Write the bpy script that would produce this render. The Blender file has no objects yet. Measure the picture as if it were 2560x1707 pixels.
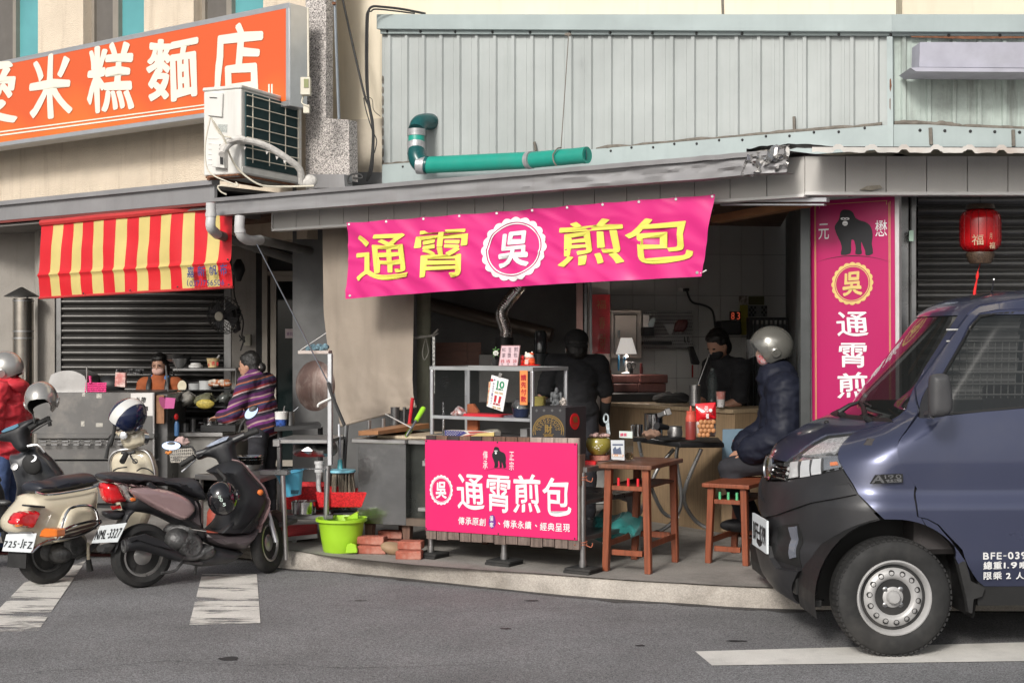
import bpy,bmesh,math,random
import numpy as np
from mathutils import Vector,Matrix,noise,geometry
random.seed(7)
R=math.radians
SC=bpy.context.scene
COL=SC.collection
F=3555.5
CX,CY,CH=1280.0,853.5,1.6
# ------ camera, light, exposure
cam_d=bpy.data.cameras.new('camera');cam=bpy.data.objects.new('camera',cam_d);COL.objects.link(cam)
cam.location=(0,0,CH);cam.rotation_euler=(R(90),0,0)
cam_d.sensor_width=36.0;cam_d.lens=50.0;cam_d.clip_start=0.05;cam_d.clip_end=400
SC.camera=cam
SUN_EL,SUN_AZ=31.0,204.0
world=bpy.data.worlds.new('World');SC.world=world;world.use_nodes=True
wn=world.node_tree;wn.nodes.clear()
wo=wn.nodes.new('ShaderNodeOutputWorld');wb=wn.nodes.new('ShaderNodeBackground')
sky=wn.nodes.new('ShaderNodeTexSky');sky.sky_type='NISHITA';sky.sun_disc=False
sky.sun_elevation=R(SUN_EL);sky.sun_rotation=R(SUN_AZ);sky.air_density=1.0;sky.dust_density=4.0;sky.ozone_density=1.0
hs=wn.nodes.new('ShaderNodeHueSaturation');hs.inputs['Saturation'].default_value=0.30
wn.links.new(sky.outputs[0],hs.inputs['Color']);wn.links.new(hs.outputs[0],wb.inputs['Color'])
wb.inputs['Strength'].default_value=0.10
wn.links.new(wb.outputs[0],wo.inputs['Surface'])
sd=bpy.data.lights.new('sun','SUN');sun=bpy.data.objects.new('sun',sd);COL.objects.link(sun)
sd.energy=2.3;sd.angle=R(12);sd.color=(1.0,0.955,0.89)
az=R(SUN_AZ);el=R(SUN_EL)
sdir=Vector((math.sin(az)*math.cos(el),math.cos(az)*math.cos(el),math.sin(el)))
sun.rotation_euler=sdir.to_track_quat('Z','Y').to_euler();sun.location=(-3,-6,12)
SC.view_settings.view_transform='Standard';SC.view_settings.look='None'
SC.view_settings.exposure=0.27;SC.view_settings.gamma=1.0
SC.cycles.max_bounces=8;SC.cycles.transparent_max_bounces=16
# ------ projection helpers
def W(px,py,d):
 return Vector(((px-CX)/F*d,d,CH+(CY-py)/F*d))
def Wg(px,py,z=0.0):
 return W(px,py,(CH-z)*F/(py-CY))
class PL:
 """vertical plane: angle th turns its right hand end towards the camera; off > 0 is behind it"""
 def __init__(s,px,d,th=0.0):
  s.ox=(px-CX)/F*d;s.oy=d;s.th=th
  t=R(th);s.dx,s.dy=math.cos(t),-math.sin(t);s.nx,s.ny=math.sin(t),math.cos(t)
 def uz(s,px,py,off=0.0):
  rx=(px-CX)/F
  t=(s.nx*s.ox+s.ny*s.oy+off)/(s.nx*rx+s.ny)
  X,Y=rx*t,t
  return((X-s.ox)*s.dx+(Y-s.oy)*s.dy,CH+(CY-py)/F*t)
 def w(s,u,off,z):
  return Vector((s.ox+u*s.dx+off*s.nx,s.oy+u*s.dy+off*s.ny,z))
 def pt(s,px,py,off=0.0):
  u,z=s.uz(px,py,off);return s.w(u,off,z)
def PG(px,py,th=0.0,z=0.0):
 return PL(px,(CH-z)*F/(py-CY),th)
def cc(x0,y0,sc):
 return lambda pts:[(x0+a/sc,y0+b/sc)for a,b in pts]if isinstance(pts,list)else(x0+pts[0]/sc,y0+pts[1]/sc)
C1=cc(0,0,2.6133);C2=cc(800,0,2.6133);C3=cc(1660,0,2.6133);C4=cc(0,500,2.6133);C5=cc(0,950,2.6133)
C6=cc(800,600,3.336);C7=cc(1350,600,3.336);C8=cc(1660,700,2.6133)
D1=cc(850,1000,3.485);D2=cc(1350,950,3.137);D3=cc(1860,1150,2.816);D4=cc(2000,400,4.127)
D5=cc(0,850,3.483);D6=cc(380,850,5.227);D8=cc(1050,880,5.227)
S1=cc(220,1000,3.2667);S2=cc(0,950,2.96);S3=cc(640,700,2.177);S4=cc(0,560,3.095);S5=cc(1080,700,4.9)
# ------ 2d helpers
def smooth2(poly,n=4,closed=True):
 P=[Vector(p)for p in poly];out=[]
 N=len(P);rng=range(N)if closed else range(N-1)
 for i in rng:
  if closed:p0,p1,p2,p3=P[i-1],P[i],P[(i+1)%N],P[(i+2)%N]
  else:p0,p1,p2,p3=P[max(i-1,0)],P[i],P[i+1],P[min(i+2,N-1)]
  for k in range(n):
   t=k/n
   out.append(0.5*((2*p1)+(p2-p0)*t+(2*p0-5*p1+4*p2-p3)*t*t+(3*p1-p0-3*p2+p3)*t**3))
 if not closed:out.append(P[-1])
 return[tuple(p)for p in out]
def inside(P,poly):
 x,y=P[:,0],P[:,1];c=np.zeros(len(P),bool);n=len(poly)
 for i in range(n):
  x1,y1=poly[i];x2,y2=poly[i-1]
  if y1==y2:continue
  c^=((y1>y)!=(y2>y))&(x<(x2-x1)*(y-y1)/(y2-y1)+x1)
 return c
def edist(P,poly):
 d=np.full(len(P),1e9);n=len(poly)
 for i in range(n):
  a=np.array(poly[i]);b=np.array(poly[(i+1)%n]);ab=b-a;L=(ab**2).sum()
  if L<1e-14:continue
  t=np.clip(((P-a)@ab)/L,0,1)
  d=np.minimum(d,np.hypot(*(P-(a+t[:,None]*ab)).T))
 return d
def dens(poly,step):
 out=[]
 n=len(poly)
 for i in range(n):
  a=Vector(poly[i]);b=Vector(poly[(i+1)%n]);k=max(1,int((b-a).length/step+.5))
  for j in range(k):out.append(tuple(a.lerp(b,j/k)))
 return out
def fillpoly(poly,step=None,ring=None,holes=(),stag=True):
 """triangulate a 2d outline with inner points; returns points, triangles, distance to the outline"""
 P=[tuple(p[:2])for p in poly];base=len(P)
 loops=[list(range(base))]
 for h in holes:
  loops.append(list(range(len(P),len(P)+len(h))));P+=[tuple(p[:2])for p in h]
 inner=[]
 if step:
  a=np.array(P);lo,hi=a.min(0),a.max(0)
  gx=np.arange(lo[0]+step*.5,hi[0],step);gy=np.arange(lo[1]+step*.5,hi[1],step)
  if len(gx)and len(gy):
   G=np.array([(x+(step*.5 if j%2 and stag else 0),y)for j,y in enumerate(gy)for x in gx])
   G=G[inside(G,poly)]
   for h in holes:
    if len(G):G=G[~inside(G,h)]
   if len(G):G=G[edist(G,poly)>step*(.45 if not ring else.8)]
   for h in holes:
    if len(G):G=G[edist(G,h)>step*.45]
   inner+=[tuple(g)for g in G]
 if ring:
  area=sum(poly[i-1][0]*poly[i][1]-poly[i][0]*poly[i-1][1]for i in range(len(poly)))
  sg=1 if area>0 else-1;n=len(poly);cand=[]
  for fr in(.05,.17,.38,.68):
   for i in range(n):
    t=Vector(poly[(i+1)%n])-Vector(poly[i-1])
    if t.length<1e-9:continue
    t.normalize();q=Vector(poly[i])+Vector((-t.y,t.x))*sg*ring*fr
    cand.append((q.x,q.y,fr*ring))
  C=np.array(cand);ok=inside(C[:,:2],poly);C=C[ok]
  dd=edist(C[:,:2],poly);C=C[dd>C[:,2]*.9]
  inner+=[tuple(c[:2])for c in C]
 V=[Vector(p)for p in P+inner]
 r=geometry.delaunay_2d_cdt(V,[],loops if len(loops)==1 else loops,1 if len(loops)==1 else 0,1e-7)
 vs=[(v.x,v.y)for v in r[0]];fs=[list(f)for f in r[2]]
 if len(loops)>1:
  c=np.array([np.mean([vs[i]for i in f],axis=0)for f in fs])
  ok=inside(c,poly)
  for h in holes:ok&=~inside(c,h)
  fs=[f for f,o in zip(fs,ok)if o]
 out=[]
 for f in fs:
  a,b,c_=(vs[i]for i in f[:3])
  if(b[0]-a[0])*(c_[1]-a[1])-(b[1]-a[1])*(c_[0]-a[0])<0:f=f[::-1]
  out.append(f)
 return vs,out
# ------ glyphs
_gc={}
def glyph(ch,off=0.0):
 k=(ch,off)
 if k not in _gc:
  c=bpy.data.curves.new('t','FONT');c.body=ch;c.offset=off;c.resolution_u=4
  o=bpy.data.objects.new('t',c);COL.objects.link(o)
  me=bpy.data.meshes.new_from_object(o.evaluated_get(bpy.context.evaluated_depsgraph_get()))
  v=np.array([(q.co.x,q.co.y)for q in me.vertices]);f=[list(p.vertices)for p in me.polygons]
  lo,hi=v.min(0),v.max(0)
  _gc[k]=((v-lo)/np.maximum(hi-lo,1e-6),f,(hi-lo))
  bpy.data.objects.remove(o);bpy.data.curves.remove(c);bpy.data.meshes.remove(me)
 return _gc[k]
# ------ mesh builder (world coordinates)
class MB:
 def __init__(s):s.v=[];s.f=[];s.m=[]
 def add(s,vs,fs,m=0):
  b=len(s.v);s.v+=[tuple(v)for v in vs];s.f+=[tuple(b+i for i in f)for f in fs];s.m+=[m]*len(fs);return s
 def hexa(s,a,b,m=0):
  return s.add(a+b,[(0,1,2,3),(7,6,5,4),(0,4,5,1),(1,5,6,2),(2,6,7,3),(3,7,4,0)],m)
 def pbox(s,pl,x0,y0,x1,y1,o0=0.0,o1=0.05,m=0):
  c=[pl.uz(x,y,o0)for x,y in((x0,y1),(x1,y1),(x1,y0),(x0,y0))]
  return s.hexa([pl.w(u,o0,z)for u,z in c],[pl.w(u,o1,z)for u,z in c],m)
 def ubox(s,pl,u0,u1,o0,o1,z0,z1,m=0):
  c=((u0,z0),(u1,z0),(u1,z1),(u0,z1))
  return s.hexa([pl.w(u,o0,z)for u,z in c],[pl.w(u,o1,z)for u,z in c],m)
 def slab(s,pl,poly,o0,o1,m=0,uz=False,holes=()):
  q=poly if uz else[pl.uz(x,y,o0)for x,y in poly]
  hq=[h if uz else[pl.uz(x,y,o0)for x,y in h]for h in holes]
  vs,fs=fillpoly(q,holes=hq);n=len(vs)
  V=[pl.w(u,o0,z)for u,z in vs]+[pl.w(u,o1,z)for u,z in vs]
  E={}
  for f in fs:
   for i in range(len(f)):
    e=(f[i],f[(i+1)%len(f)]);E[e]=1
  sides=[(b,a,a+n,b+n)for(a,b)in E if(b,a)not in E]
  return s.add(V,[tuple(f)for f in fs]+[tuple(i+n for i in f[::-1])for f in fs]+sides,m)
 def infl(s,pl,poly,o_tr,o_c,w,r,step=None,m=0,sm=3,back=1.0,uz=False,pw=2.0):
  """puffed solid: outline traced in the photo on the plane at o_tr, middle at o_c, half width w, edge radius r"""
  q=poly if uz else[pl.uz(x,y,o_tr)for x,y in poly]
  if sm:q=smooth2(q,sm)
  step=step or r*.8
  vs,fs=fillpoly(q,step,r)
  A=np.array(vs);d=np.clip(edist(A,q)/r,0,1)
  d[d<1e-5]=0
  h=w*(1-(1-d)**pw)**(1/pw)
  n=len(vs)
  V=[pl.w(u,o_c-hh,z)for(u,z),hh in zip(vs,h)]
  idx={};V2=[]
  for i,hh in enumerate(h):
   if hh<1e-6:idx[i]=i
   else:idx[i]=n+len(V2);V2 .append(pl.w(vs[i][0],o_c+hh*back,vs[i][1]))
  return s.add(V+V2,[tuple(f)for f in fs]+[tuple(idx[i]for i in f[::-1])for f in fs],m)
 def bar(s,p,q,w,h=None,m=0,up=(0,0,1)):
  p,q=Vector(p),Vector(q);h=h or w;d=(q-p).normalized();u=Vector(up)
  if abs(d.dot(u))>.98:u=Vector((0,1,0))
  a=d.cross(u).normalized();b=a.cross(d).normalized()
  c=[(-w/2,-h/2),(w/2,-h/2),(w/2,h/2),(-w/2,h/2)]
  return s.hexa([p+a*x+b*y for x,y in c],[q+a*x+b*y for x,y in c],m)
 def tube(s,pts,r,n=10,m=0,cap=True,sm=0,flat=1.0):
  P=[Vector(p)for p in pts]
  rr=list(r)if isinstance(r,(list,tuple))else[r]*len(P)
  if sm:
   Q=[];q2=[]
   N=len(P)
   for i in range(N-1):
    p0,p1,p2,p3=P[max(i-1,0)],P[i],P[i+1],P[min(i+2,N-1)]
    for k in range(sm):
     t=k/sm
     Q.append(0.5*((2*p1)+(p2-p0)*t+(2*p0-5*p1+4*p2-p3)*t*t+(3*p1-p0-3*p2+p3)*t**3));q2 .append(rr[i]*(1-t)+rr[i+1]*t)
   Q.append(P[-1]);q2 .append(rr[-1]);P,rr=Q,q2
  vs=[];a=None
  for i,p in enumerate(P):
   d=(P[min(i+1,len(P)-1)]-P[max(i-1,0)]).normalized()
   if a is None:
    u=Vector((0,0,1))if abs(d.z)<.9 else Vector((0,1,0));a=d.cross(u).normalized()
   else:a=(a-d*a.dot(d)).normalized()
   b=d.cross(a)
   for k in range(n):
    t=2*math.pi*k/n;vs.append(p+a*math.cos(t)*rr[i]+b*math.sin(t)*rr[i]*flat)
  fs=[(i*n+k,i*n+(k+1)%n,(i+1)*n+(k+1)%n,(i+1)*n+k)for i in range(len(P)-1)for k in range(n)]
  if cap:fs+=[tuple(range(n))[::-1],tuple((len(P)-1)*n+k for k in range(n))]
  return s.add(vs,fs,m)
 def lathe(s,c,ax,prof,n=24,m=0,sx=1.0,xdir=None):
  c=Vector(c);ax=Vector(ax).normalized()
  u=Vector(xdir)if xdir else(Vector((0,0,1))if abs(ax.z)<.9 else Vector((0,1,0)))
  a=(u-ax*u.dot(ax)).normalized();b=ax.cross(a);vs=[];fs=[]
  for r,h in prof:
   for k in range(n):
    t=2*math.pi*k/n;vs.append(c+ax*h+a*math.cos(t)*r*sx+b*math.sin(t)*r)
  for i in range(len(prof)-1):
   for k in range(n):fs.append((i*n+k,i*n+(k+1)%n,(i+1)*n+(k+1)%n,(i+1)*n+k))
  if prof[0][0]>1e-5:fs.append(tuple(range(n))[::-1])
  if prof[-1][0]>1e-5:fs.append(tuple((len(prof)-1)*n+k for k in range(n)))
  return s.add(vs,fs,m)
 def grid(s,fn,nu,nv,m=0,th=None):
  vs=[fn(i/nu,j/nv)for j in range(nv+1)for i in range(nu+1)]
  fs=[(j*(nu+1)+i,j*(nu+1)+i+1,(j+1)*(nu+1)+i+1,(j+1)*(nu+1)+i)for j in range(nv)for i in range(nu)]
  return s.add(vs,fs,m)
 def ell(s,c,rx,ry,rz,n=16,k=10,m=0,M=None):
  c=Vector(c);vs=[];fs=[]
  for j in range(k+1):
   t=math.pi*j/k
   for i in range(n):
    p=2*math.pi*i/n;v=Vector((rx*math.sin(t)*math.cos(p),ry*math.sin(t)*math.sin(p),rz*math.cos(t)))
    vs.append(c+(M@v if M else v))
  for j in range(k):
   for i in range(n):
    a,b,cc_,d=j*n+i,j*n+(i+1)%n,(j+1)*n+(i+1)%n,(j+1)*n+i
    fs.append((a,d,cc_,b))
  return s.add(vs,fs,m)
 def text(s,pl,items,off=-.003,bold=0.02,m=0,depth=0.0,fn=None,cuts=0):
  """items: (character, (x0,y0,x1,y1)) boxes or 4 corner quads (tl,tr,br,bl) in photo pixels"""
  shifts=[(0,0)]+([(bold*math.cos(t),bold*math.sin(t))for t in[k*math.pi/4 for k in range(8)]]if bold>.004 else[])
  for ch,b in items:
   g0,fs,dim=glyph(ch,0.0)
   for q_,(sx_,sy_)in enumerate(shifts):
    g=g0*(1-2*bold)+np.array([bold+sx_,bold+sy_])
    if bold>=.013:k_=ord(ch[0])%7;g=g+np.stack([.016*np.sin(g[:,1]*7+k_)+.010*np.sin(g[:,0]*13+g[:,1]*9),.018*np.sin(g[:,0]*6.5+k_*2)+.010*np.sin(g[:,1]*15+g[:,0]*8)],1)
    if len(b)==4 and not isinstance(b[0],(tuple,list)):b=((b[0],b[1]),(b[2],b[1]),(b[2],b[3]),(b[0],b[3]))
    tl,tr,br,bl=(pl.uz(x,y,off)for x,y in b)
    V=[]
    doff=-.0002*q_
    for x,y in g:
     u=(bl[0]*(1-x)+br[0]*x)*(1-y)+(tl[0]*(1-x)+tr[0]*x)*y
     z=(bl[1]*(1-x)+br[1]*x)*(1-y)+(tl[1]*(1-x)+tr[1]*x)*y
     o=off+doff+(fn(u,z)if fn else 0)
     V.append(pl.w(u,o,z))
    s.add(V,fs,m)
  return s
 def word(s,pl,txt,quad,off=-.003,bold=0.01,m=0,fn=None,gap=.12):
  """whole word fitted in a quad, characters keep their own widths"""
  ws=[max(glyph(c)[2][0],.12)if c!=' ' else.3 for c in txt];hs=max(glyph(c)[2][1]for c in txt if c!=' ')
  tot=sum(ws)+gap*(len(txt)-1);x=0
  tl,tr,br,bl=quad if isinstance(quad[0],(tuple,list))else((quad[0],quad[1]),(quad[2],quad[1]),(quad[2],quad[3]),(quad[0],quad[3]))
  L=lambda a,b,t:(a[0]+(b[0]-a[0])*t,a[1]+(b[1]-a[1])*t)
  for c,w_ in zip(txt,ws):
   if c!=' ':
    t0,t1=x/tot,(x+w_)/tot
    hh=glyph(c)[2][1]/hs;k0=0.0
    if c in '-·':k0=.42
    b0,b1,T0,T1=L(bl,br,t0),L(bl,br,t1),L(tl,tr,t0),L(tl,tr,t1)
    lo0,lo1,up0,up1=L(b0,T0,k0),L(b1,T1,k0),L(b0,T0,k0+hh),L(b1,T1,k0+hh)
    s.text(pl,[(c,(up0,up1,lo1,lo0))],off,bold,m,fn=fn)
   x+=w_+gap
  return s
 def build(s,name,mats,parent=None,ang=35,bevel=0,seg=1,disp=None,**props):
  me=bpy.data.meshes.new(name)
  mats=mats if isinstance(mats,(list,tuple))else[mats]
  me.from_pydata(s.v,[],s.f)
  for mt in mats:me.materials.append(mt)
  if len(mats)>1:me.polygons.foreach_set('material_index',[min(x,len(mats)-1)for x in s.m])
  me.update()
  if bevel or disp:
   bm=bmesh.new();bm.from_mesh(me)
   if bevel:
    bmesh.ops.remove_doubles(bm,verts=bm.verts,dist=1e-6)
    ed=[e for e in bm.edges if len(e.link_faces)==2 and e.calc_face_angle(0)>R(40)]
    if ed:bmesh.ops.bevel(bm,geom=ed,offset=bevel,segments=seg,profile=.5,affect='EDGES',clamp_overlap=True)
   if disp:
    for v in bm.verts:v.co+=disp(v.co)
   bm.to_mesh(me);bm.free()
  if ang:
   me.polygons.foreach_set('use_smooth',[True]*len(me.polygons));me.set_sharp_from_angle(angle=R(ang))
  o=bpy.data.objects.new(name,me);COL.objects.link(o)
  if parent:
   root=parent
   o.parent=parent
   me.transform(WM(parent).inverted())
  for k,v in props.items():o[k]=v
  return o
def WM(o):
 m=o.matrix_basis.copy()
 while o.parent:o=o.parent;m=o.matrix_basis@m
 return m
def frame(pl,base=None):
 """matrix of a thing standing on the plane's origin"""
 return Matrix.Translation((pl.ox,pl.oy,base or 0.0))@Matrix.Rotation(R(-pl.th),4,'Z')
def thing(name,label,cat,pl=None,z=0.0,group=None,loc=None):
 o=bpy.data.objects.new(name,None);COL.objects.link(o);o.empty_display_size=.1
 if pl:o.location=(pl.ox,pl.oy,z);o.rotation_euler=(0,0,R(-pl.th))
 if loc:o.location=loc
 o['label']=label;o['category']=cat
 if group:o['group']=group
 return o
def tag(o,label,cat,group=None):
 o['label']=label;o['category']=cat
 if group:o['group']=group
 me=o.data;n=len(me.vertices);a=np.empty(n*3);me.vertices.foreach_get('co',a);a=a.reshape(-1,3)
 c=Vector(((a[:,0].min()+a[:,0].max())/2,(a[:,1].min()+a[:,1].max())/2,a[:,2].min()))
 if me.users==1 and o.location.length==0:
  me.transform(Matrix.Translation(-c));o.location=c
 return o
def struct(o):o['kind']='structure';return o
def copy_tree(o,parent=None,shift=None,M=None):
 c=o.copy();COL.objects.link(c)
 if parent:c.parent=parent
 for ch in[x for x in SC.objects if x.parent==o]:copy_tree(ch,c)
 if shift is not None:c.location=Vector(o.location)+Vector(shift)
 return c
# ------ materials
_mats={}
def mat(name,col,rough=.6,metal=0.0,var=.12,vs=6.0,bump=0.0,bs=60.0,streak=0.0,streak_col=(.12,.10,.08),speck=0.0,sps=400.0,coat=0.0,spec=.5,trans=0.0,alpha=1.0,emit=None,es=0.0,rv=.15,wood=0.0,col2=None,c2s=3.0,c2t=.5,sheen=0.0,ior=1.45,sss=0.0,dirt=0.0,weave=0.0,coord='Object'):
 if name in _mats:return _mats[name]
 m=bpy.data.materials.new(name);m.use_nodes=True;nt=m.node_tree;N=nt.nodes;L=nt.links
 b=N['Principled BSDF'];tc=N.new('ShaderNodeTexCoord');src=tc.outputs[coord]
 def mixc(fac,a,c,mode='MIX'):
  x=N.new('ShaderNodeMix');x.data_type='RGBA';x.blend_type=mode;x.clamp_factor=True
  for s_,v in((x.inputs[0],fac),(x.inputs[6],a),(x.inputs[7],c)):
   if isinstance(v,bpy.types.NodeSocket):L.new(v,s_)
   else:s_.default_value=v if not isinstance(v,tuple)else(*v[:3],1)
  return x.outputs[2]
 def noi(scale,det=4,vec=None,rg=.55):
  n=N.new('ShaderNodeTexNoise');n.inputs['Scale'].default_value=scale;n.inputs['Detail'].default_value=det;n.inputs['Roughness'].default_value=rg
  L.new(vec or src,n.inputs['Vector']);return n.outputs[0]
 def ramp(v,a,c,lo=0.0,hi=1.0):
  r=N.new('ShaderNodeMapRange');r.inputs[1].default_value=a;r.inputs[2].default_value=c;r.inputs[3].default_value=lo;r.inputs[4].default_value=hi
  L.new(v,r.inputs[0]);return r.outputs[0]
 def scaled(v):
  mp=N.new('ShaderNodeMapping');mp.inputs['Scale'].default_value=v;L.new(src,mp.inputs[0]);return mp.outputs[0]
 c=tuple(col)
 cur=c
 if col2:cur=mixc(ramp(noi(c2s,6),c2t-.08,c2t+.08),c,tuple(col2))
 if var:
  n1=noi(vs,6);lo=tuple(x*(1-var)for x in(1,1,1));hi=tuple(1+var for _ in range(3))
  cur=mixc(1.0,cur,mixc(ramp(n1,.3,.7),lo,hi),'MULTIPLY')
 if wood:
  v=scaled((3,3,40)if wood<0 else(40,40,2.5));n2=noi(1.6,5,v)
  cur=mixc(ramp(n2,.42,.62,0,abs(wood)),cur,tuple(x*.42 for x in c))
 if streak:
  v=scaled((9,9,.7));n3=noi(1.3,7,v,.65)
  cur=mixc(ramp(n3,.52,.78,0,streak),cur,tuple(streak_col))
 if dirt:
  cur=mixc(ramp(noi(2.3,8,None,.7),.5,.72,0,dirt),cur,tuple(streak_col))
 if speck:
  v=N.new('ShaderNodeTexVoronoi');v.inputs['Scale'].default_value=sps;L.new(src,v.inputs['Vector'])
  h=N.new('ShaderNodeSeparateColor');L.new(v.outputs['Color'],h.inputs[0])
  cur=mixc(1.0,cur,mixc(h.outputs[0],tuple([1-speck]*3),tuple([1+speck]*3)),'MULTIPLY')
 if isinstance(cur,tuple):b.inputs['Base Color'].default_value=(*cur[:3],1)
 else:L.new(cur,b.inputs['Base Color'])
 if rv and rough>.05:L.new(ramp(noi(vs*1.7,5),.3,.7,max(rough*(1-rv),.02),min(rough*(1+rv),1)),b.inputs['Roughness'])
 else:b.inputs['Roughness'].default_value=rough
 b.inputs['Metallic'].default_value=metal;b.inputs['IOR'].default_value=ior
 b.inputs['Specular IOR Level'].default_value=spec
 if coat:b.inputs['Coat Weight'].default_value=coat;b.inputs['Coat Roughness'].default_value=.06
 if trans:b.inputs['Transmission Weight'].default_value=trans
 if alpha<1:b.inputs['Alpha'].default_value=alpha
 if sheen:b.inputs['Sheen Weight'].default_value=sheen
 if sss:b.inputs['Subsurface Weight'].default_value=sss;b.inputs['Subsurface Scale'].default_value=.01
 if emit:b.inputs['Emission Color'].default_value=(*emit,1);b.inputs['Emission Strength'].default_value=es
 if bump or weave:
  bn=N.new('ShaderNodeBump');bn.inputs['Strength'].default_value=min(1,bump or weave);bn.inputs['Distance'].default_value=.01
  L.new(noi(bs,5),bn.inputs['Height']);L.new(bn.outputs[0],b.inputs['Normal'])
 _mats[name]=m;return m
# ------ material palette
M_road=mat('asphalt',(.19,.19,.195),.9,var=.16,vs=1.3,bump=.7,bs=160,speck=.55,sps=190,col2=(.175,.173,.177),c2s=.7)
M_paint=None
def paint_mat():
 m=mat('road_paint',(.62,.60,.56),.8,var=.10,vs=5,bump=.5,bs=120,speck=.12,sps=180)
 nt=m.node_tree;N=nt.nodes;L=nt.links;b=N['Principled BSDF']
 tc=N.new('ShaderNodeTexCoord');mp=N.new('ShaderNodeMapping');mp.inputs['Scale'].default_value=(.6,2.6,1);L.new(tc.outputs['Object'],mp.inputs[0])
 n=N.new('ShaderNodeTexNoise');n.inputs['Scale'].default_value=2.2;n.inputs['Detail'].default_value=8;n.inputs['Roughness'].default_value=.68;L.new(mp.outputs[0],n.inputs['Vector'])
 r=N.new('ShaderNodeMapRange');r.inputs[1].default_value=.41;r.inputs[2].default_value=.49;L.new(n.outputs[0],r.inputs[0])
 L.new(r.outputs[0],b.inputs['Alpha']);return m
M_paint=paint_mat()
M_line=mat('fresh_line_paint',(.66,.64,.60),.75,var=.10,vs=4,bump=.4,bs=120,speck=.08,dirt=.35,streak_col=(.2,.19,.18))
M_pave=mat('pavement_concrete',(.25,.235,.215),.85,var=.2,vs=3,bump=.35,bs=60,dirt=.65,streak_col=(.10,.09,.08),speck=.12,sps=150)
M_kerb=mat('kerb_concrete',(.34,.31,.275),.9,var=.2,vs=5,bump=.6,bs=70,dirt=.55,streak_col=(.15,.125,.10),speck=.15,sps=160)
M_stucco=mat('cream_stucco',(.62,.53,.42),.9,var=.06,vs=4,bump=.9,bs=90,streak=.45,streak_col=(.30,.22,.15))
M_plast=mat('grey_plaster',(.27,.25,.225),.9,var=.1,vs=3,bump=.5,bs=80,streak=.3,streak_col=(.16,.14,.12))
M_cream=mat('cream_paint',(.70,.63,.50),.85,var=.05,vs=2,bump=.15,bs=30,streak=.25,streak_col=(.42,.34,.25))
M_pebble=mat('pebble_dash',(.42,.39,.37),.9,var=.1,vs=5,bump=1,bs=120,speck=.75,sps=130)
M_green=mat('pale_green_steel',(.355,.38,.375),.5,var=.10,vs=1.6,bump=.05,bs=8,streak=.5,dirt=.25,streak_col=(.27,.30,.29))
M_greenr=mat('streaked_green_steel',(.38,.44,.41),.55,var=.12,vs=3,streak=.85,streak_col=(.13,.13,.12),dirt=.6)  # right-hand sheet: green with heavy darker streaks and blotches
M_flash=mat('flashing_steel',(.33,.385,.385),.5,var=.08,vs=3,streak=.25,dirt=.35,streak_col=(.24,.27,.28))
M_seal=mat('old_sealant',(.15,.135,.115),.9,var=.3,vs=20)
M_rust=mat('rust',(.17,.075,.04),.9,var=.4,vs=30,bump=.5)
M_fasc=mat('grey_fascia_metal',(.30,.295,.30),.42,metal=.35,var=.10,vs=2.5,bump=.12,bs=4,streak=.35,streak_col=(.20,.18,.17))
M_crump=mat('crumpled_metal',(.55,.54,.53),.25,metal=.9,var=.15,vs=8)
M_friez=mat('frieze_panel_paint',(.50,.485,.46),.6,var=.05,vs=2,streak=.2,streak_col=(.33,.31,.29))
M_white=mat('white_trim',(.66,.65,.63),.5,var=.06,vs=5,dirt=.3,streak_col=(.35,.33,.3))
M_dark=mat('dark_gap',(.02,.02,.02),.8,var=.1)
M_ceil=mat('dark_soffit',(.16,.15,.14),.8,var=.15)
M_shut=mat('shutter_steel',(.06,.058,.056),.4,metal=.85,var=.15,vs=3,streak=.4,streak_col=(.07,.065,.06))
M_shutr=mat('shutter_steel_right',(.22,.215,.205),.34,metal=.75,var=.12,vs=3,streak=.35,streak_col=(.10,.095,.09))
M_steel=mat('stainless',(.42,.415,.41),.33,metal=.9,var=.12,vs=5,bump=.05,bs=14,dirt=.35,streak_col=(.22,.21,.2))
M_steeld=mat('stainless_dark',(.22,.22,.22),.30,metal=.85,var=.25,vs=4,bump=.12,bs=5,dirt=.4,streak_col=(.1,.1,.1))
M_chrome=mat('chrome',(.62,.62,.62),.12,metal=1,var=.05)
M_alu=mat('aluminium',(.55,.56,.58),.35,metal=.7,var=.06,vs=8)
M_tile=mat('wall_tile',(.50,.50,.48),.3,var=.05,vs=2)
M_grout=mat('grout',(.13,.13,.13),.9)
M_glass=mat('window_glass',(.008,.013,.013),.06,var=0,rv=0,spec=.3)
M_teal=mat('teal_window_glass',(.10,.32,.34),.05,var=.15,vs=1.5,rv=0,spec=.9)
M_screen=mat('window_screen',(.12,.11,.10),.8,var=.1)
M_frame=mat('window_frame',(.30,.27,.23),.5,metal=.3,var=.08)
M_clear=mat('clear_glass',(.02,.025,.025),.03,alpha=.10,var=0,rv=0,spec=.9)
M_pvc=mat('pvc_white',(.50,.50,.50),.45,var=.1,vs=5,dirt=.4,streak_col=(.25,.24,.22))
M_pvcg=mat('pvc_green',(.012,.26,.20),.4,var=.08,vs=4,dirt=.2,streak_col=(.1,.2,.17))
M_pvcd=mat('pvc_dark_green',(.008,.075,.078),.25,var=.1)
M_tape=mat('duct_tape',(.36,.36,.37),.4,metal=.4,var=.2,vs=20,bump=.3,bs=40)
M_black=mat('black_plastic',(.016,.016,.017),.5,var=.15)
M_rubber=mat('black_rubber',(.018,.018,.018),.75,var=.25,vs=9,dirt=.5,streak_col=(.06,.055,.05))
M_wire=mat('cable_black',(.03,.03,.03),.6)
M_acw=mat('air_conditioner_white',(.62,.61,.58),.5,var=.05,vs=4,streak=.35,streak_col=(.36,.34,.3))
M_fin=mat('condenser_fins',(.035,.075,.08),.55,metal=.3,var=.15,vs=8)
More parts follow.
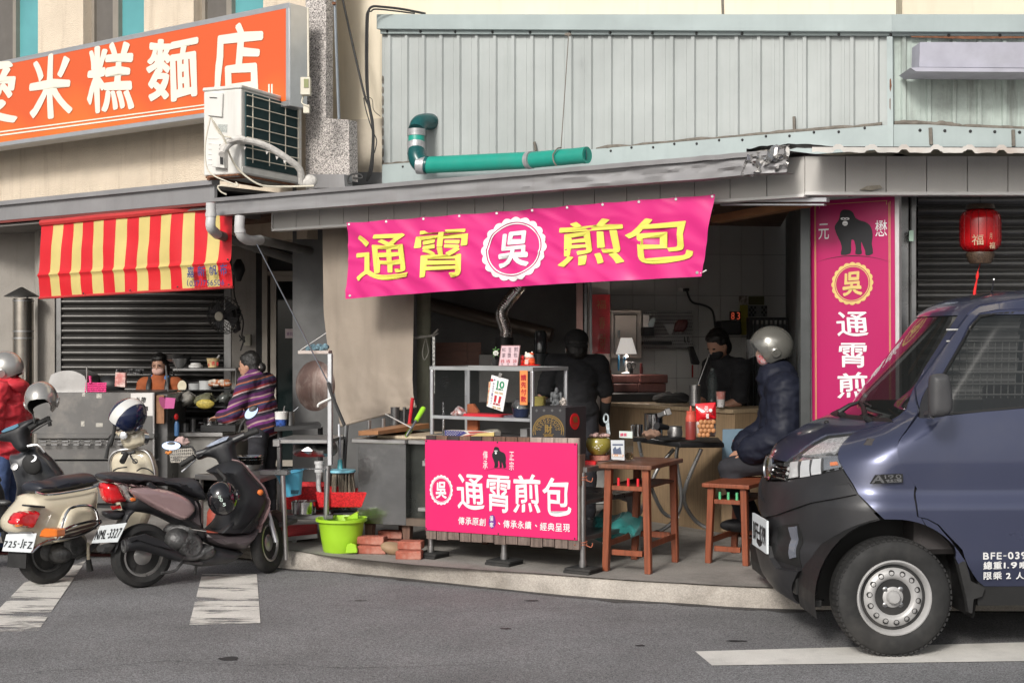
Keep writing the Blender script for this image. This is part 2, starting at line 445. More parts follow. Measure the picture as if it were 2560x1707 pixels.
M_ivory=mat('ivory_wire',(.62,.58,.48),.5,var=.1)
M_orwood=mat('varnished_red_wood',(.24,.065,.028),.45,var=.2,vs=4,wood=.6,dirt=.3,streak_col=(.07,.03,.02),bump=.1,bs=30)
M_greywood=mat('weathered_plank',(.17,.125,.105),.85,var=.3,vs=5,wood=.7,bump=.4,bs=50,dirt=.4,streak_col=(.32,.27,.25))
M_ply=mat('plywood',(.24,.165,.095),.7,var=.12,vs=3,wood=.3,dirt=.3,streak_col=(.13,.09,.06))
M_redwood=mat('brown_board',(.13,.05,.03),.55,var=.25,vs=3,wood=-.5)
M_brick=mat('red_brick',(.34,.10,.065),.9,var=.25,vs=14,bump=.6,bs=60,dirt=.7,streak_col=(.50,.38,.32))
M_tarp=mat('beige_tarpaulin',(.28,.235,.19),.75,var=.08,vs=3,streak=.3,streak_col=(.18,.15,.125),bump=.25,bs=16)
def ux(pl,px,off=0.0):return pl.uz(px,853,off)[0]
# ------ ground
road=MB();rng=60
road.grid(lambda a,b:Vector((-45+90*a,-25+75*b,0)),60,60)
struct(road.build('road',M_road,ang=0))
outer=[(-400,1366),(0,1372),(180,1377),(290,1382),(500,1388),(620,1396),(660,1414),(707,1421),(787,1426),(880,1433),(974,1441),(1114,1456),(1348,1482),(1535,1498),(1700,1508),(1860,1519),(2073,1525),(2500,1528),(3200,1530)]
inner_=[(-400,1350),(0,1356),(180,1360),(290,1362),(520,1366),(680,1371),(740,1376),(768,1381),(796,1386),(850,1393),(930,1401),(1068,1414),(1395,1437),(1560,1449),(1700,1457),(1860,1466),(2073,1471),(2500,1474),(3200,1476)]
ZP=.12
OU=[Vector(p)for p in smooth2(outer,4,False)];INN=[Vector(p)for p in smooth2(inner_,4,False)]
kb=MB();n=len(OU);rows=6;vs=[]
for i in range(n):
 a=Wg(OU[i].x,OU[i].y,0.0);b=Wg(INN[i].x,INN[i].y,ZP-.004)
 jit=noise.noise(Vector((a.x*5,0,3)))*.012
 for k in range(rows+1):
  t=k/rows
  p=a.lerp(b,t);z=(ZP-.004)*(1-(1-t)**2.6)
  q=Vector((p.x,p.y,z+noise.noise(Vector((p.x*6,p.y*6,1)))*.006*math.sin(math.pi*min(1,t*1.2))))
  if k==0:q.z=-.02;q.y+=jit
  vs.append(q)
fs=[(i*(rows+1)+k,(i+1)*(rows+1)+k,(i+1)*(rows+1)+k+1,i*(rows+1)+k+1)for i in range(n-1)for k in range(rows)]
kb.add(vs,fs);struct(kb.build('kerb',M_kerb,ang=60))
pv=MB();ring=[Wg(p.x,p.y,ZP)for p in INN]
back=[Vector((14,10,ZP)),Vector((14,30,ZP)),Vector((-16,30,ZP)),Vector((-16,14,ZP))]
poly=[(p.x,p.y)for p in ring+back]
v2,f2=fillpoly(poly,.6)
pv.add([(x,y,ZP)for x,y in v2],f2);struct(pv.build('pavement',M_pave,ang=0))
jt=MB()
for i in range(len(ring)-1):
 a,b=ring[i],ring[i+1]
 if a.x<-2.2:continue
 w_=.004+.004*noise.noise(a*7)
 jt.add([a+Vector((0,-w_,.002)),b+Vector((0,-w_,.002)),b+Vector((0,w_,.002)),a+Vector((0,w_,.002))],[(0,1,2,3)])
struct(jt.build('pavement_joint',M_dark,ang=0))
def decal(name,pts,z,m,k=14):
 mb=MB();P=[Wg(x,y,z)for x,y in pts]
 mb.grid(lambda a,b:(P[0].lerp(P[1],a)).lerp(P[3].lerp(P[2],a),b),k,k)
 return struct(mb.build(name,m,ang=0))
decal('crosswalk_stripe',[(505,1434),(642,1434),(651,1556),(473,1561)],.004,M_paint)
decal('crosswalk_stripe',[(60,1456),(215,1400),(95,1576),(-60,1580)],.004,M_paint)
decal('edge_line',[(1738,1627),(3000,1592),(3000,1645),(1780,1662)],.004,M_line)
decal('red_kerb_line',[(-200,1373),(300,1384),(300,1391),(-200,1381)],.004,mat('worn_red_paint',(.20,.06,.055),.85,var=.3,vs=9),4)
gm_=MB();gv=[]
for i in range(len(OU)):
 a=Wg(OU[i].x,OU[i].y,0);gv+=[a+Vector((0,.02,.003)),a+Vector((0,-.05-.10*abs(noise.noise(a*2.3))-.05*noise.noise(a*9),.003))]
gm_.add(gv,[(2*i,2*i+1,2*i+3,2*i+2)for i in range(len(OU)-1)]);struct(gm_.build('gutter',mat('gutter_grime',(.075,.07,.068),.85,var=.35,vs=5,bump=.6,bs=150,speck=.5,sps=170),ang=0))
def crack(pts,w_,sd):
 P=[Wg(x,y,.004)for x,y in pts];Q_=[]
 for i in range(len(P)-1):
  for k in range(16):q=P[i].lerp(P[i+1],k/16);Q_.append(q+Vector((.03*noise.noise(q*3+Vector((sd,0,0))),.05*noise.noise(q*5+Vector((0,sd,0))),0)))
 mb=MB();v=[]
 for i,q in enumerate(Q_):e=w_*(.4+abs(noise.noise(q*12)));v+=[q+Vector((0,-e,0)),q+Vector((0,e,0))]
 mb.add(v,[(2*i,2*i+2,2*i+3,2*i+1)for i in range(len(Q_)-1)]);struct(mb.build('road_crack',M_dark,ang=0))
crack([(-20,1690),(420,1652),(900,1668),(1300,1655)],.003,1);crack([(700,1500),(1100,1530),(1560,1512)],.002,5)
def blot(px,py,wx,wy,m,seed):
 c=Wg(px,py,.003);mb=MB();pts=[]
 for k in range(20):
  t=2*math.pi*k/20;r=1+.5*noise.noise(Vector((math.cos(t)*1.5,math.sin(t)*1.5,seed)))
  pts.append((c.x+wx*r*math.cos(t),c.y+wy*r*math.sin(t),.003))
 mb.add(pts,[tuple(range(20))]);return struct(mb.build('oil_stain',m,ang=0))
M_oil=mat('oil_stain',(.028,.028,.03),.7,var=.3)
for i,(x,y,a,b)in enumerate([(575,1645,.055,.04),(1600,1612,.03,.015),(1330,1500,.05,.02),(1840,1601,.05,.02),(1265,1570,.03,.02),(900,1500,.04,.015)]):blot(x,y,a,b,M_oil,i*3.1)
# ------ left building
CAN=PL(525,11.8,37)
lb=thing('left_building','cream stucco shop building with grey canopy on the left','building',PL(300,13.4,37))
WO=.95
w_=MB();UR=ux(CAN,768,WO)
wins=[(-110,95),(208,360),(484,658)]
zs=3.80;zt=6.2;last=ux(CAN,-420,WO)
edges=[]
for a,b in wins:
 ua,ub=ux(CAN,a,WO),ux(CAN,b,WO);edges.append((ua,ub))
 w_.ubox(CAN,last,ua,WO,WO+.3,zs,zt);last=ub
w_.ubox(CAN,last,UR,WO,WO+.3,zs,zt)
w_.ubox(CAN,ux(CAN,-420,WO),UR,WO,WO+.3,2.5,zs)
w_.build('upper_wall',M_stucco,lb,ang=0)
for(ua,ub),gx in zip(edges,((38,46),(288,302),(572,585))):
 g0,g1=ux(CAN,gx[0],WO+.12),ux(CAN,gx[1],WO+.12)
 fr=MB().ubox(CAN,ua,ub,WO+.10,WO+.2,zs,zs+.05).ubox(CAN,ua,ua+.045,WO+.10,WO+.2,zs+.05,zt).ubox(CAN,g0,g1,WO+.09,WO+.2,zs+.05,zt).ubox(CAN,ub-.02,ub,WO+.10,WO+.2,zs+.05,zt)
 f_=fr.build('window',M_frame,lb,ang=0)
 MB().ubox(CAN,ua+.045,g0,WO+.13,WO+.15,zs+.05,zt).build('screen',M_screen,f_,ang=0)
 MB().ubox(CAN,g1,ub-.02,WO+.14,WO+.16,zs+.05,zt).build('pane',M_teal,f_,ang=0)
ca=ux(CAN,-420);cb=ux(CAN,536)
MB().ubox(CAN,ca,cb,0,.03,2.755,2.895).build('canopy_fascia',M_fasc,lb,ang=0)
MB().ubox(CAN,ca,cb+.01,-.035,.05,2.895,2.935).build('fascia_lip',M_fasc,lb,ang=0)
MB().ubox(CAN,ca,cb,.03,WO-.002,2.86,2.89).build('canopy_roof',M_ceil,lb,ang=0)
MB().ubox(CAN,ca,cb,.03,2.6,2.70,2.72).build('soffit',M_ceil,lb,ang=0)
MB().ubox(CAN,ca,cb,-.005,.02,2.73,2.752).build('canopy_trim',mat('dull_red_trim',(.16,.035,.03),.6),lb,ang=0)
SH=PL(350,14.0,6)
cw=MB();cw.ubox(PL(60,14.9,8),-3,ux(PL(60,14.9,8),96),0,.5,0,2.8)
cw.build('grey_column',M_plast,lb,ang=0)
MB().tube([W(121,1250,14.3),W(121,560,14.3)],.13,20).build('round_column',M_plast,lb)
MB().ubox(SH,ux(SH,100),ux(SH,142),-.05,.3,0,3).build('side_wall',M_plast,lb,ang=0)
MB().pbox(PL(600,13.5,6),579,440,640,1400,0,.6).build('wall_pier',mat('pier_plaster',(.27,.25,.225),.9,var=.1,bump=.3,streak=.3),lb,ang=0)
MB().ubox(SH,-6,4.5,.35,.45,0,2.74).build('rear_wall',M_plast,lb,ang=0)
MB().pbox(SH,137,500,152,1400,-.03,.12).pbox(SH,560,500,577,1400,-.03,.12).build('shutter_rail',M_steeld,lb,ang=0)
def slat_mesh(pl,u0,u1,z,h):
 mb=MB();prof=[(.0,0),(-.004,.08),(-.017,.3),(-.021,.5),(-.017,.7),(-.004,.9),(.004,.94),(.004,.99)]
 vs=[pl.w(u,o,z+h*t)for o,t in prof for u in(u0,u1)]
 fs=[(2*i,2*i+1,2*i+3,2*i+2)for i in range(len(prof)-1)]
 return mb.add(vs,fs)
def shutter(pl,x0,x1,z0,z1,h,m,parent):
 u0,u1=ux(pl,x0),ux(pl,x1);k=int((z1-z0)/h)
 first=slat_mesh(pl,u0,u1,z0,h*.98).build('slat',m,parent,ang=50)
 for i in range(1,k):
  c=first.copy();COL.objects.link(c);c.parent=parent;c.location=(0,0,h*i)
shut=thing('roller_shutter','dark ribbed roller shutter behind the left food counter','shutter',SH)
MB().ubox(SH,ux(SH,150),ux(SH,562),.03,.05,.1,2.75).build('shutter_backing',M_dark,shut,ang=0)
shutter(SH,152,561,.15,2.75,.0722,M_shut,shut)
DR=PL(740,13.3,6)
door=thing('glass_door','metal framed glass door beside the beige hanging canvas','door',DR)
MB().pbox(DR,655,500,668,1400,-.02,.1).pbox(DR,676,690,690,1400,0,.08).pbox(DR,690,690,800,703,0,.08).pbox(DR,794,690,812,1400,0,.08).pbox(DR,668,678,812,689,-.01,.09).pbox(DR,640,500,655,1400,.05,.3,1).pbox(DR,690,1150,794,1165,0,.08).build('door_frame',[M_frame,M_dark],door,ang=0)
MB().pbox(DR,690,703,794,1400,.03,.04).build('pane',M_glass,door,ang=0)
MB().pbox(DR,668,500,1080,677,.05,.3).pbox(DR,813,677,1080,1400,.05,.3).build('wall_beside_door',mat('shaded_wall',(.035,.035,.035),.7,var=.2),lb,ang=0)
pp=MB().pbox(DR,713,822,747,845,-.003,.0).pbox(DR,751,823,790,844,-.003,0)
pp.build('paper_notice',mat('pale_pink_paper',(.5,.42,.43),.8),door,ang=0)
MB().word(DR,'請勿推拉',(717,830,743,839),off=-.005,bold=.03).word(DR,'推',(758,828,772,840),off=-.005,bold=.03).build('lettering',mat('faint_purple_ink',(.25,.16,.24),.8),door,ang=0)
# ------ cream building behind
cr=thing('cream_building','tall cream painted building behind the pale green metal wall','building',PL(1280,12.1,30))
CRP=PL(1280,12.1,30)
MB().ubox(CRP,ux(CRP,813),ux(CRP,2240),0,.4,3.0,6.5).ubox(PL(2240,10.62,0),0,3,0,.4,3.0,6.5).build('cream_wall',M_cream,cr,ang=0)
MB().slab(CRP,[(876,300),(958,296),(962,460),(874,460)],-.03,-.003).build('plaster_patch',mat('rough_patch',(.55,.49,.40),.9,var=.12,bump=.6,bs=12),cr,ang=0)
PIL=PL(790,12.36,30)
MB().ubox(PIL,ux(PIL,764),ux(PIL,815),0,.10,2.8,6.5).build('pebble_pillar',M_pebble,cr,ang=0)
MB().slab(PIL,[(815.5,296),(872,300),(874,452),(815.5,452)],-.0,.12).build('pebble_ledge',M_pebble,cr,ang=0)
MB().slab(PIL,[(768,436),(860,436),(862,470),(768,470)],-.12,-.01).build('ledge_cap',M_fasc,cr,ang=0)
MB().slab(CRP,[(1802,-30),(1808,-30),(1810,40),(1804,40)],-.008,-.001).build('wall_crack',M_seal,cr,ang=0)
# ------ stall building
GW=PL(2230,10.4,30)
sb=thing('stall_building','pale green corrugated metal building above the pink bannered bun stall','building',PL(1500,11,36))
def ribs(pl,u0,u1,zb0,zb1,zt0,zt1,pitch,off=0.0,ph=0.0):
 prof=[];u=u0
 L_=abs(u1-u0);k=0
 pts=[(u0,0)]
 c=u0+pitch*(.5+ph)
 while c<u1-.03:
  pts+=[(c-.085,0),(c-.083,-.003),(c-.060,-.003),(c-.058,0)]if c-.085>u0 else[]
  pts+=[(c-.022,0),(c-.013,-.022),(c+.013,-.022),(c+.022,0)];c+=pitch
 pts.append((u1,0));pts=sorted(set(pts));vs=[];fs=[]
 for u,o in pts:
  t=(u-u0)/(u1-u0)
  vs+=[pl.w(u,off+o,zb0+(zb1-zb0)*t),pl.w(u,off+o,zt0+(zt1-zt0)*t)]
 for i in range(len(pts)-1):fs.append((2*i,2*i+2,2*i+3,2*i+1))
 mb=MB();mb.add(vs,fs);return mb
gu=ux(GW,955);ZB=3.10
tz0=GW.uz(955,70)[1];tz1=GW.uz(2230,80)[1]
ribs(GW,gu,0,ZB,ZB,tz0,tz1,.181).build('corrugated_sheet',M_green,sb,ang=30)
GF=PL(2230,10.4,0)
ribs(GF,0,1.6,ZB,ZB,tz1-.003,tz1-.02,.184,ph=-.05).build('corrugated_sheet',M_greenr,sb,ang=30)
fl=MB();fl.slab(GW,[(941,36),(2232,36),(2232,80),(941,73)],-.085,.05)
fl.slab(GF,[(2228,36),(2800,36),(2800,82),(2228,80)],-.085,.05)
fl.slab(GW,[(950,74),(2231,81.5),(2231,90),(950,85)],-.045,-.024)
fl.slab(GF,[(2229,81.5),(2800,82.5),(2800,91),(2229,90)],-.045,-.024)
fl.build('top_flashing',M_flash,sb,ang=0,bevel=.004)
bf=MB();bf.slab(GW,[(955,412),(1500,372),(1900,338),(2230,312),(2230,372),(955,462)],-.045,-.026)
bf.slab(GF,[(2230.5,312),(2320,312),(2420,318),(2800,332),(2800,378),(2230.5,372)],-.045,-.026)
bf.build('bottom_flashing',M_flash,sb,ang=0)
sl=MB()
def sealline(pl,pts,r,m=0):
 P=[]
 for i in range(len(pts)-1):
  for k in range(14):
   t=k/14;P.append((pts[i][0]*(1-t)+pts[i+1][0]*t,pts[i][1]*(1-t)+pts[i+1][1]*t+3*noise.noise(Vector((pts[i][0]+40*t,0,0)))))
 sl.tube([pl.pt(x,y,-.032)for x,y in P],[r*(1+.9*noise.noise(Vector((x*.05,y*.05,2))))for x,y in P],6,m,flat=1.6)
sealline(GW,[(958,410),(1100,400)],.007);sealline(GW,[(1490,372),(1900,336),(2228,309)],.010);sealline(GF,[(2236,309),(2320,309),(2420,316),(2700,330)],.012)
sl.tube([GW.pt(x,y,-.03)for x,y in((1985,292),(1986,333))],.012,6);sl.tube([GW.pt(x,y,-.03)for x,y in((1336,355),(1340,378))],.011,6)
sl.tube([GF.pt(x,y,-.05)for x,y in((2326,320),(2328,362))],.014,6);sl.tube([GF.pt(x,y,-.05)for x,y in((2533,325),(2534,366))],.014,6)
for k in range(11):
 x=957+3*noise.noise(Vector((k,1,1)));sl.ell(GW.pt(x,200+k*26,-.01),.010,.006,.03+.03*random.random(),6,4)
sl.build('dried_sealant',M_seal,sb,kind='stuff')
cn=MB();cn.slab(GW,[(2217,92),(2231,92),(2233,372),(2219,372)],-.055,-.03);cn.build('corner_trim',M_flash,sb,ang=0)
MB().slab(GW,[(2224,200),(2227,196),(2229,215),(2226,230),(2224,222)],-.058,-.0565).slab(GW,[(2224,248),(2226,246),(2226,276),(2224,270)],-.058,-.0565).slab(GF,[(2278,90.5),(2560,91.5),(2560,96),(2420,98),(2278,94)],-.05,-.0455).build('rust_patch',M_rust,sb,ang=0)
sc_=MB()
for x in(968,1051,1138,1231,1325,1424,1525,1631,1741,1855,1974,2097,2227):sc_.ell(GW.pt(x,79+(x-968)*.007,-.05),.012,.008,.012,8,5)
for i,x in enumerate((1007,1527,1579,1633,1686,1742,1798,1856,1915,1974,2035,2097,2162)):sc_.ell(GW.pt(x,417-(x-1007)*.0835+(4 if i%2 else 0),-.047),.011,.006,.011,8,5)
for x in(2300,2362,2426,2487,2549):sc_.ell(GF.pt(x,326+(x-2300)*.02,-.048),.012,.006,.012,8,5)
for x in(2372,2500):sc_.ell(GF.pt(x,89,-.05),.012,.006,.012,8,5)
sc_.build('screw_heads',M_black,sb,kind='stuff')
MB().slab(PL(2400,10.1,0),[(2300,106),(2800,106),(2800,172),(2298,168)],0,.2).slab(PL(2400,10.05,0),[(2276,170),(2300,169),(2800,174),(2800,182),(2290,179)],0,.3).build('window_hood',mat('lavender_grey_steel',(.36,.36,.42),.5,var=.1,dirt=.3,streak_col=(.2,.2,.2)),sb,ang=0)
FR=PL(1280,10.3,36)
fz0,fz1=2.53,2.765
fu0,fu1=ux(FR,683),ux(FR,2012);npan=18;pw=(fu1-fu0)/npan
p0=MB().ubox(FR,fu0+.003,fu0+pw-.003,0,.02,fz0,fz1).build('frieze_panel',M_friez,sb,ang=0)
for i in range(1,npan):
 c=p0 .copy();COL.objects.link(c);c.parent=sb
 d=Matrix.Rotation(R(sb.rotation_euler.z)*0-sb.rotation_euler.z,4,'Z')@Vector((FR.dx*pw*i,FR.dy*pw*i,0));c.location=d
cu=FR.w(fu1,0,0);FRR=PL(2012,cu.y,0)
q0=MB().ubox(FRR,.003,.253,0,.02,fz0+.012,fz1).build('frieze_panel',M_friez,sb,ang=0)
for i in range(1,9):
 c=q0 .copy();COL.objects.link(c);c.parent=sb
 c.location=Matrix.Rotation(-sb.rotation_euler.z,4,'Z')@Vector((.256*i,0,0))
MB().ubox(FR,fu0,fu1,.021,.06,fz0,fz1-.02).ubox(FRR,0,2.4,.021,.06,fz0+.012,fz1-.02).build('frieze_backing',M_dark,sb,ang=0)
MB().ubox(FR,fu0-.01,fu1,-.012,.08,fz0-.022,fz0-.001).ubox(FRR,0,2.4,-.012,.08,fz0-.01,fz0+.011).ubox(FR,fu0-.012,fu0-.001,-.012,.08,fz0-.02,fz1).build('frieze_trim',M_white,sb,ang=0,bevel=.002)
MB().slab(FRR,[(2168,465),(2200,463),(2206,470),(2180,476),(2150,474)],-.03,-.013).build('broken_foam',mat('old_foam',(.3,.27,.22),.9,var=.3,vs=20),sb,ang=0)
FA=PL(1966,8.73,36)
a0=ux(FA,540);az0,az1=2.637,2.748
def dent(u,z):
 t=max(0,(u-a0)/-a0)
 return(noise.noise(Vector((u*2.2,z*3,4)))*.035+noise.noise(Vector((u*7,z*6,1)))*.014)*(.15+t**3*1.3)
am=MB()
am.grid(lambda a,b:FA.w(a0*(1-a),dent(a0*(1-a),b),az0+(az1-az0)*b+.012*noise.noise(Vector((a*12,0,0)))*(a**3)),150,6)
am.grid(lambda a,b:FA.w(a0*(1-a),dent(a0*(1-a),0)+.12*b,az0+.012*noise.noise(Vector((a*12,0,0)))*(a**3)),150,2)
am.ubox(FA,a0-.004,a0,-.0,.5,az0,az1)
am.build('awning_fascia',M_fasc,sb,ang=40)
lm=MB()
def lipf(a,b):
 u=a0*(1-a);t=[(-.0,0),(-.03,.0),(-.034,.03),(.03,.034)][int(round(b*3))]
 return FA.w(u,t[0]+dent(u,1),az1+t[1]+.03*max(0,a-.8)*noise.noise(Vector((a*40,2,1))))
lm.grid(lipf,150,3);lm.build('awning_lip',M_fasc,sb,ang=30)
rf=MB()
def rp(pl,px,z,off=0):u=ux(pl,px,off);return pl.w(u,off,z)
A_,B_,C_,D_=rp(FA,540,2.775,.02),rp(FA,1966,2.775,.02),GW.w(0,-.05,2.95),rp(GW,700,2.95)
rf.grid(lambda a,b:A_.lerp(B_,a).lerp(D_.lerp(C_,a),b)+Vector((0,0,-.02*math.sin(b*3.14))),20,10)
rf.build('awning_roof',M_fasc,sb,ang=40)
cm=MB()
cq=[FA.pt(1868,386,-.05),FA.pt(1974,362,-.02),FA.pt(1968,420,-.0),FA.pt(1850,440,-.01)]
cm.grid(lambda a,b:cq[0].lerp(cq[1],a).lerp(cq[3].lerp(cq[2],a),b)+FA.w(0,-1,0).lerp(FA.w(0,-1,0),0)*0+(FA.w(0,-.09,0)-FA.w(0,0,0))*(noise.noise(Vector((a*4,b*3,8)))+.5*noise.noise(Vector((a*9,b*8,3))))+Vector((0,0,.05))*noise.noise(Vector((a*5,b*4,2))),16,10)
cm.build('crumpled_end',M_crump,sb,ang=12)
tb=MB();tb.grid(lambda a,b:W(1866+210*a,372-12*math.sin(a*2.6)+18*b*(1-a*.6)+4*noise.noise(Vector((a*9,b*3,0))),8.85+.25*b),20,4)
tb.build('torn_tar_sheet',mat('black_tar_sheet',(.015,.015,.018),.4,var=.2),sb,ang=20)
ed=MB()
def edg(a,b):
 x=2030+800*a;ph=(x-2030)/81.5%1
 bump_=7.5 if.72<ph<.92 else(0 if ph<.66 or ph>.98 else 4)
 y=368+3*a+bump_*-1+(13-3*noise.noise(Vector((a*30,0,0))))*b
 return W(x,y-(0),8.55+.02*b)if b<.99 else W(x,y,8.55)
ed.grid(edg,200,1)
p_=[W(2000,366,8.56),W(2830,369,8.56),W(2830,372,10.3),W(2200,372,10.3)]
ed.add(p_,[(0,1,2,3)]);ed.build('roof_sheet_edge',mat('roof_sheet_white',(.52,.50,.47),.5,var=.15,dirt=.5,streak_col=(.3,.18,.12)),sb,ang=0)
MB().pbox(PL(2270,9.35,0),2250,470,2272,1500,0,.12).pbox(PL(2270,9.35,0),2278,470,2291,1500,-.04,.12).build('steel_post',mat('post_steel',(.28,.28,.28),.3,metal=.8,var=.2,dirt=.5,streak_col=(.1,.1,.1)),sb,ang=0,bevel=.003)
MB().pbox(PL(2264,9.34,0),2273,470,2277,1500,.02,.12).pbox(PL(2264,9.34,0),2273,576,2284,603,-.055,-.045,1).build('post_channel',[M_dark,mat('pale_green_sticker',(.4,.55,.45),.6)],sb,ang=0)
TW=PL(1700,13.0,-8)
tu=ux(TW,1582);tz=TW.uz(1582,738)[1]
t0=MB().ubox(TW,tu+.002,tu+.203,0,.012,tz+.002,tz+.376).build('tile',M_tile,sb,ang=0)
for i in range(-2,10):
 for j in range(-5,3):
  if i==0 and j==0:continue
  c=t0 .copy();COL.objects.link(c);c.parent=sb
  c.location=Matrix.Rotation(-sb.rotation_euler.z,4,'Z')@Vector((TW.dx*.205*i,TW.dy*.205*i,.378*j))
MB().ubox(TW,-3.5,2.2,.013,.2,0,3.1).build('rear_wall',M_grout,sb,ang=0)
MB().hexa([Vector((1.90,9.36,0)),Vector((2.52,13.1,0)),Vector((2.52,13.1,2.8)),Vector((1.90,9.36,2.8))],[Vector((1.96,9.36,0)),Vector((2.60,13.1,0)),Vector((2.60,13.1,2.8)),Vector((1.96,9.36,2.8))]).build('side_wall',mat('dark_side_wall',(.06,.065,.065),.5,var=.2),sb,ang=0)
cx0=MB();cp=[FR.w(fu0,.1,2.66),FR.w(fu1+.0,.1,2.66),Vector((2.6,14,2.66)),Vector((-3.2,14,2.66))]
cx0 .hexa(cp,[p+Vector((0,0,.04))for p in cp]);cx0 .build('ceiling',mat('wood_ceiling',(.13,.07,.04),.6,var=.2),sb,ang=0)
MB().bar(W(1790,549,9.9),W(2018,508,9.3),.1,.05).build('lit_ceiling_strip',mat('orange_wood',(.35,.17,.08),.5,var=.15),sb,ang=0)  # bar for the orange-lit wood ceiling, that light put into its colour
MB().pbox(PL(1900,9.2,36),1800,494,2066,505,0,.05).pbox(PL(1900,9.2,36),1800,509,2060,514,.02,.06).build('door_track',M_alu,sb,ang=0,bevel=.002)
HW=PL(1230,12.9,0)
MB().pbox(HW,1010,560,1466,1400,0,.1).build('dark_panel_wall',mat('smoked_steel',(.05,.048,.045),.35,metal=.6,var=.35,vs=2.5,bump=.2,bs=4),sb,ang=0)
MB().pbox(PL(1455,12.0,0),1441,600,1457,1250,0,.05).build('steel_upright',mat('pink_reflection_steel',(.36,.22,.20),.3,metal=.7,var=.15),sb,ang=0)  # pinkish reflection on the stainless column is put into its colour
MB().pbox(PL(1455,12.0,0),1461,600,1467,1250,0,.05).pbox(PL(1455,12.0,0),1474,600,1479,1250,.02,.05).build('steel_edge',M_steeld,sb,ang=0)
MB().pbox(PL(1480,12.6,0),1469,640,1524,1040,.0,.03).build('cream_board',mat('cream_door',(.45,.41,.38),.5),sb,ang=0)
pt_=MB().tube([W(1060,1330,11.6),W(1060,560,11.6)],.057,14);pt_.build('concrete_post',mat('mossy_concrete',(.22,.225,.17),.9,var=.2,vs=4,dirt=.5,bump=.4),sb)
def one(mb,name,mats,label,cat,group=None,**k):
 return tag(mb.build(name,mats,None,**k),label,cat,group)
def Q(x0,y0,x1,y1,rise):return((x0,y0+rise),(x1,y0),(x1,y1-rise),(x0,y1))
V0=cc(0,0,.91875)
def cq(C,q):return tuple(C(p)for p in q)
def ringstrip(mb,pl,c,ri,ro,off,m=0,n=72,sx=1.0,fn=None,rise=0.0,scal=0,amp=0):
 vs=[]
 for k in range(n):
  t=2*math.pi*k/n
  for r in(ri,ro*(1+amp*abs(math.cos(scal*t/2))-amp*.5)if scal else ro):
   x=c[0]+r*sx*math.cos(t);y=c[1]-r*math.sin(t)-rise*(r*sx*math.cos(t))
   u,z=pl.uz(x,y,off);vs.append(pl.w(u,off+(fn(u,z)if fn else 0),z))
 fs=[(2*k,2*k+1,(2*k+3)%(2*n),(2*k+2)%(2*n))for k in range(n)]
 mb.add(vs,fs,m)
def emblem(mb,pl,c,r,off,m=0,sx=1.0,fn=None,rise=0.0,bold=.05):
 ringstrip(mb,pl,c,r*.87,r,off,m,160,sx,fn,rise,20,.07)
 ringstrip(mb,pl,c,r*.80,r*.835,off,m,72,sx,fn,rise)
 a=r*.48
 mb.text(pl,[('吳',((c[0]-a*sx,c[1]-a*1.2+rise*a),(c[0]+a*sx,c[1]-a*1.2-rise*a),(c[0]+a*sx,c[1]+a*1.2-rise*a),(c[0]-a*sx,c[1]+a*1.2+rise*a)))],off,bold,m,fn=fn)
GOR=[(.30,.0),(.42,.02),(.50,.08),(.55,.18),(.68,.24),(.80,.27),(.92,.34),(.98,.46),(.99,.60),(.97,.75),(1.0,.96),(.82,1.0),(.80,.90),(.74,.78),(.70,.70),(.70,.85),(.71,.97),(.55,.97),(.56,.85),(.52,.68),(.45,.66),(.44,.80),(.42,.96),(.18,.99),(.20,.85),(.17,.72),(.05,.50),(.02,.36),(.10,.26),(.14,.18),(.16,.07),(.22,.01)]
def gorilla(mb,pl,x0,y0,x1,y1,off,md,mw,rise=0.0):
 f=lambda a,b:(x0+(x1-x0)*a,y0+(y1-y0)*b-rise*(x1-x0)*a)
 mb.slab(pl,[f(a,b)for a,b in smooth2(GOR,2)],off,off+.002,md)
 for a,b,ra,rb in((.235,.20,.065,.028),(.335,.20,.065,.028),(.285,.30,.07,.055)):
  mb.slab(pl,[f(a+ra*math.cos(t),b+rb*math.sin(t))for t in[k*.524 for k in range(12)]],off-.002,off-.0005,mw)
 for a,b in((.24,.205),(.33,.205)):mb.slab(pl,[f(a+.022*math.cos(t),b+.014*math.sin(t))for t in[k*.785 for k in range(8)]],off-.003,off-.0022,md)
 mb.slab(pl,[f(.24,.315),f(.33,.315),f(.33,.325),f(.24,.325)],off-.003,off-.0022,md)
 hx=[(-.5+2.0*k/20,1.0+.16*((k/20-.5)*2)**2)for k in range(21)]
 mb.slab(pl,[f(a,b)for a,b in hx]+[f(a,b+.02*(1-abs(i/20-.5)*2))for i,(a,b)in reversed(list(enumerate(hx)))][1:-1],off,off+.001,md)
# ---- orange light box sign
SG=PL(723,1,37)
k_=CAN.uz(723,853,.5)[0];SG=PL(723,CAN.w(k_,.5,0).y,37)
sg=thing('shop_sign','long orange light box sign with cream brush characters above the grey canopy','sign',SG,z=3.4)
zt_,zb_=SG.uz(723,7)[1],SG.uz(723,264)[1];ul=ux(SG,-420)
MB().ubox(SG,ul,-.001,.012,.215,zb_,zt_).build('sign_box',M_alu,sg,ang=0,bevel=.004)
fr=MB();t_=.042
fr.ubox(SG,ul,0,0,.012,zt_-t_,zt_+.002).ubox(SG,ul,0,0,.012,zb_-.002,zb_+t_).ubox(SG,-t_,0,0,.0115,zb_+t_,zt_-t_)
fr.build('sign_frame',M_alu,sg,ang=0,bevel=.003)
mo=bpy.data.materials.new('orange_print');mo.use_nodes=True;nt=mo.node_tree;b_=nt.nodes['Principled BSDF']
tc=nt.nodes.new('ShaderNodeTexCoord');sx=nt.nodes.new('ShaderNodeSeparateXYZ');nt.links.new(tc.outputs['Object'],sx.inputs[0])
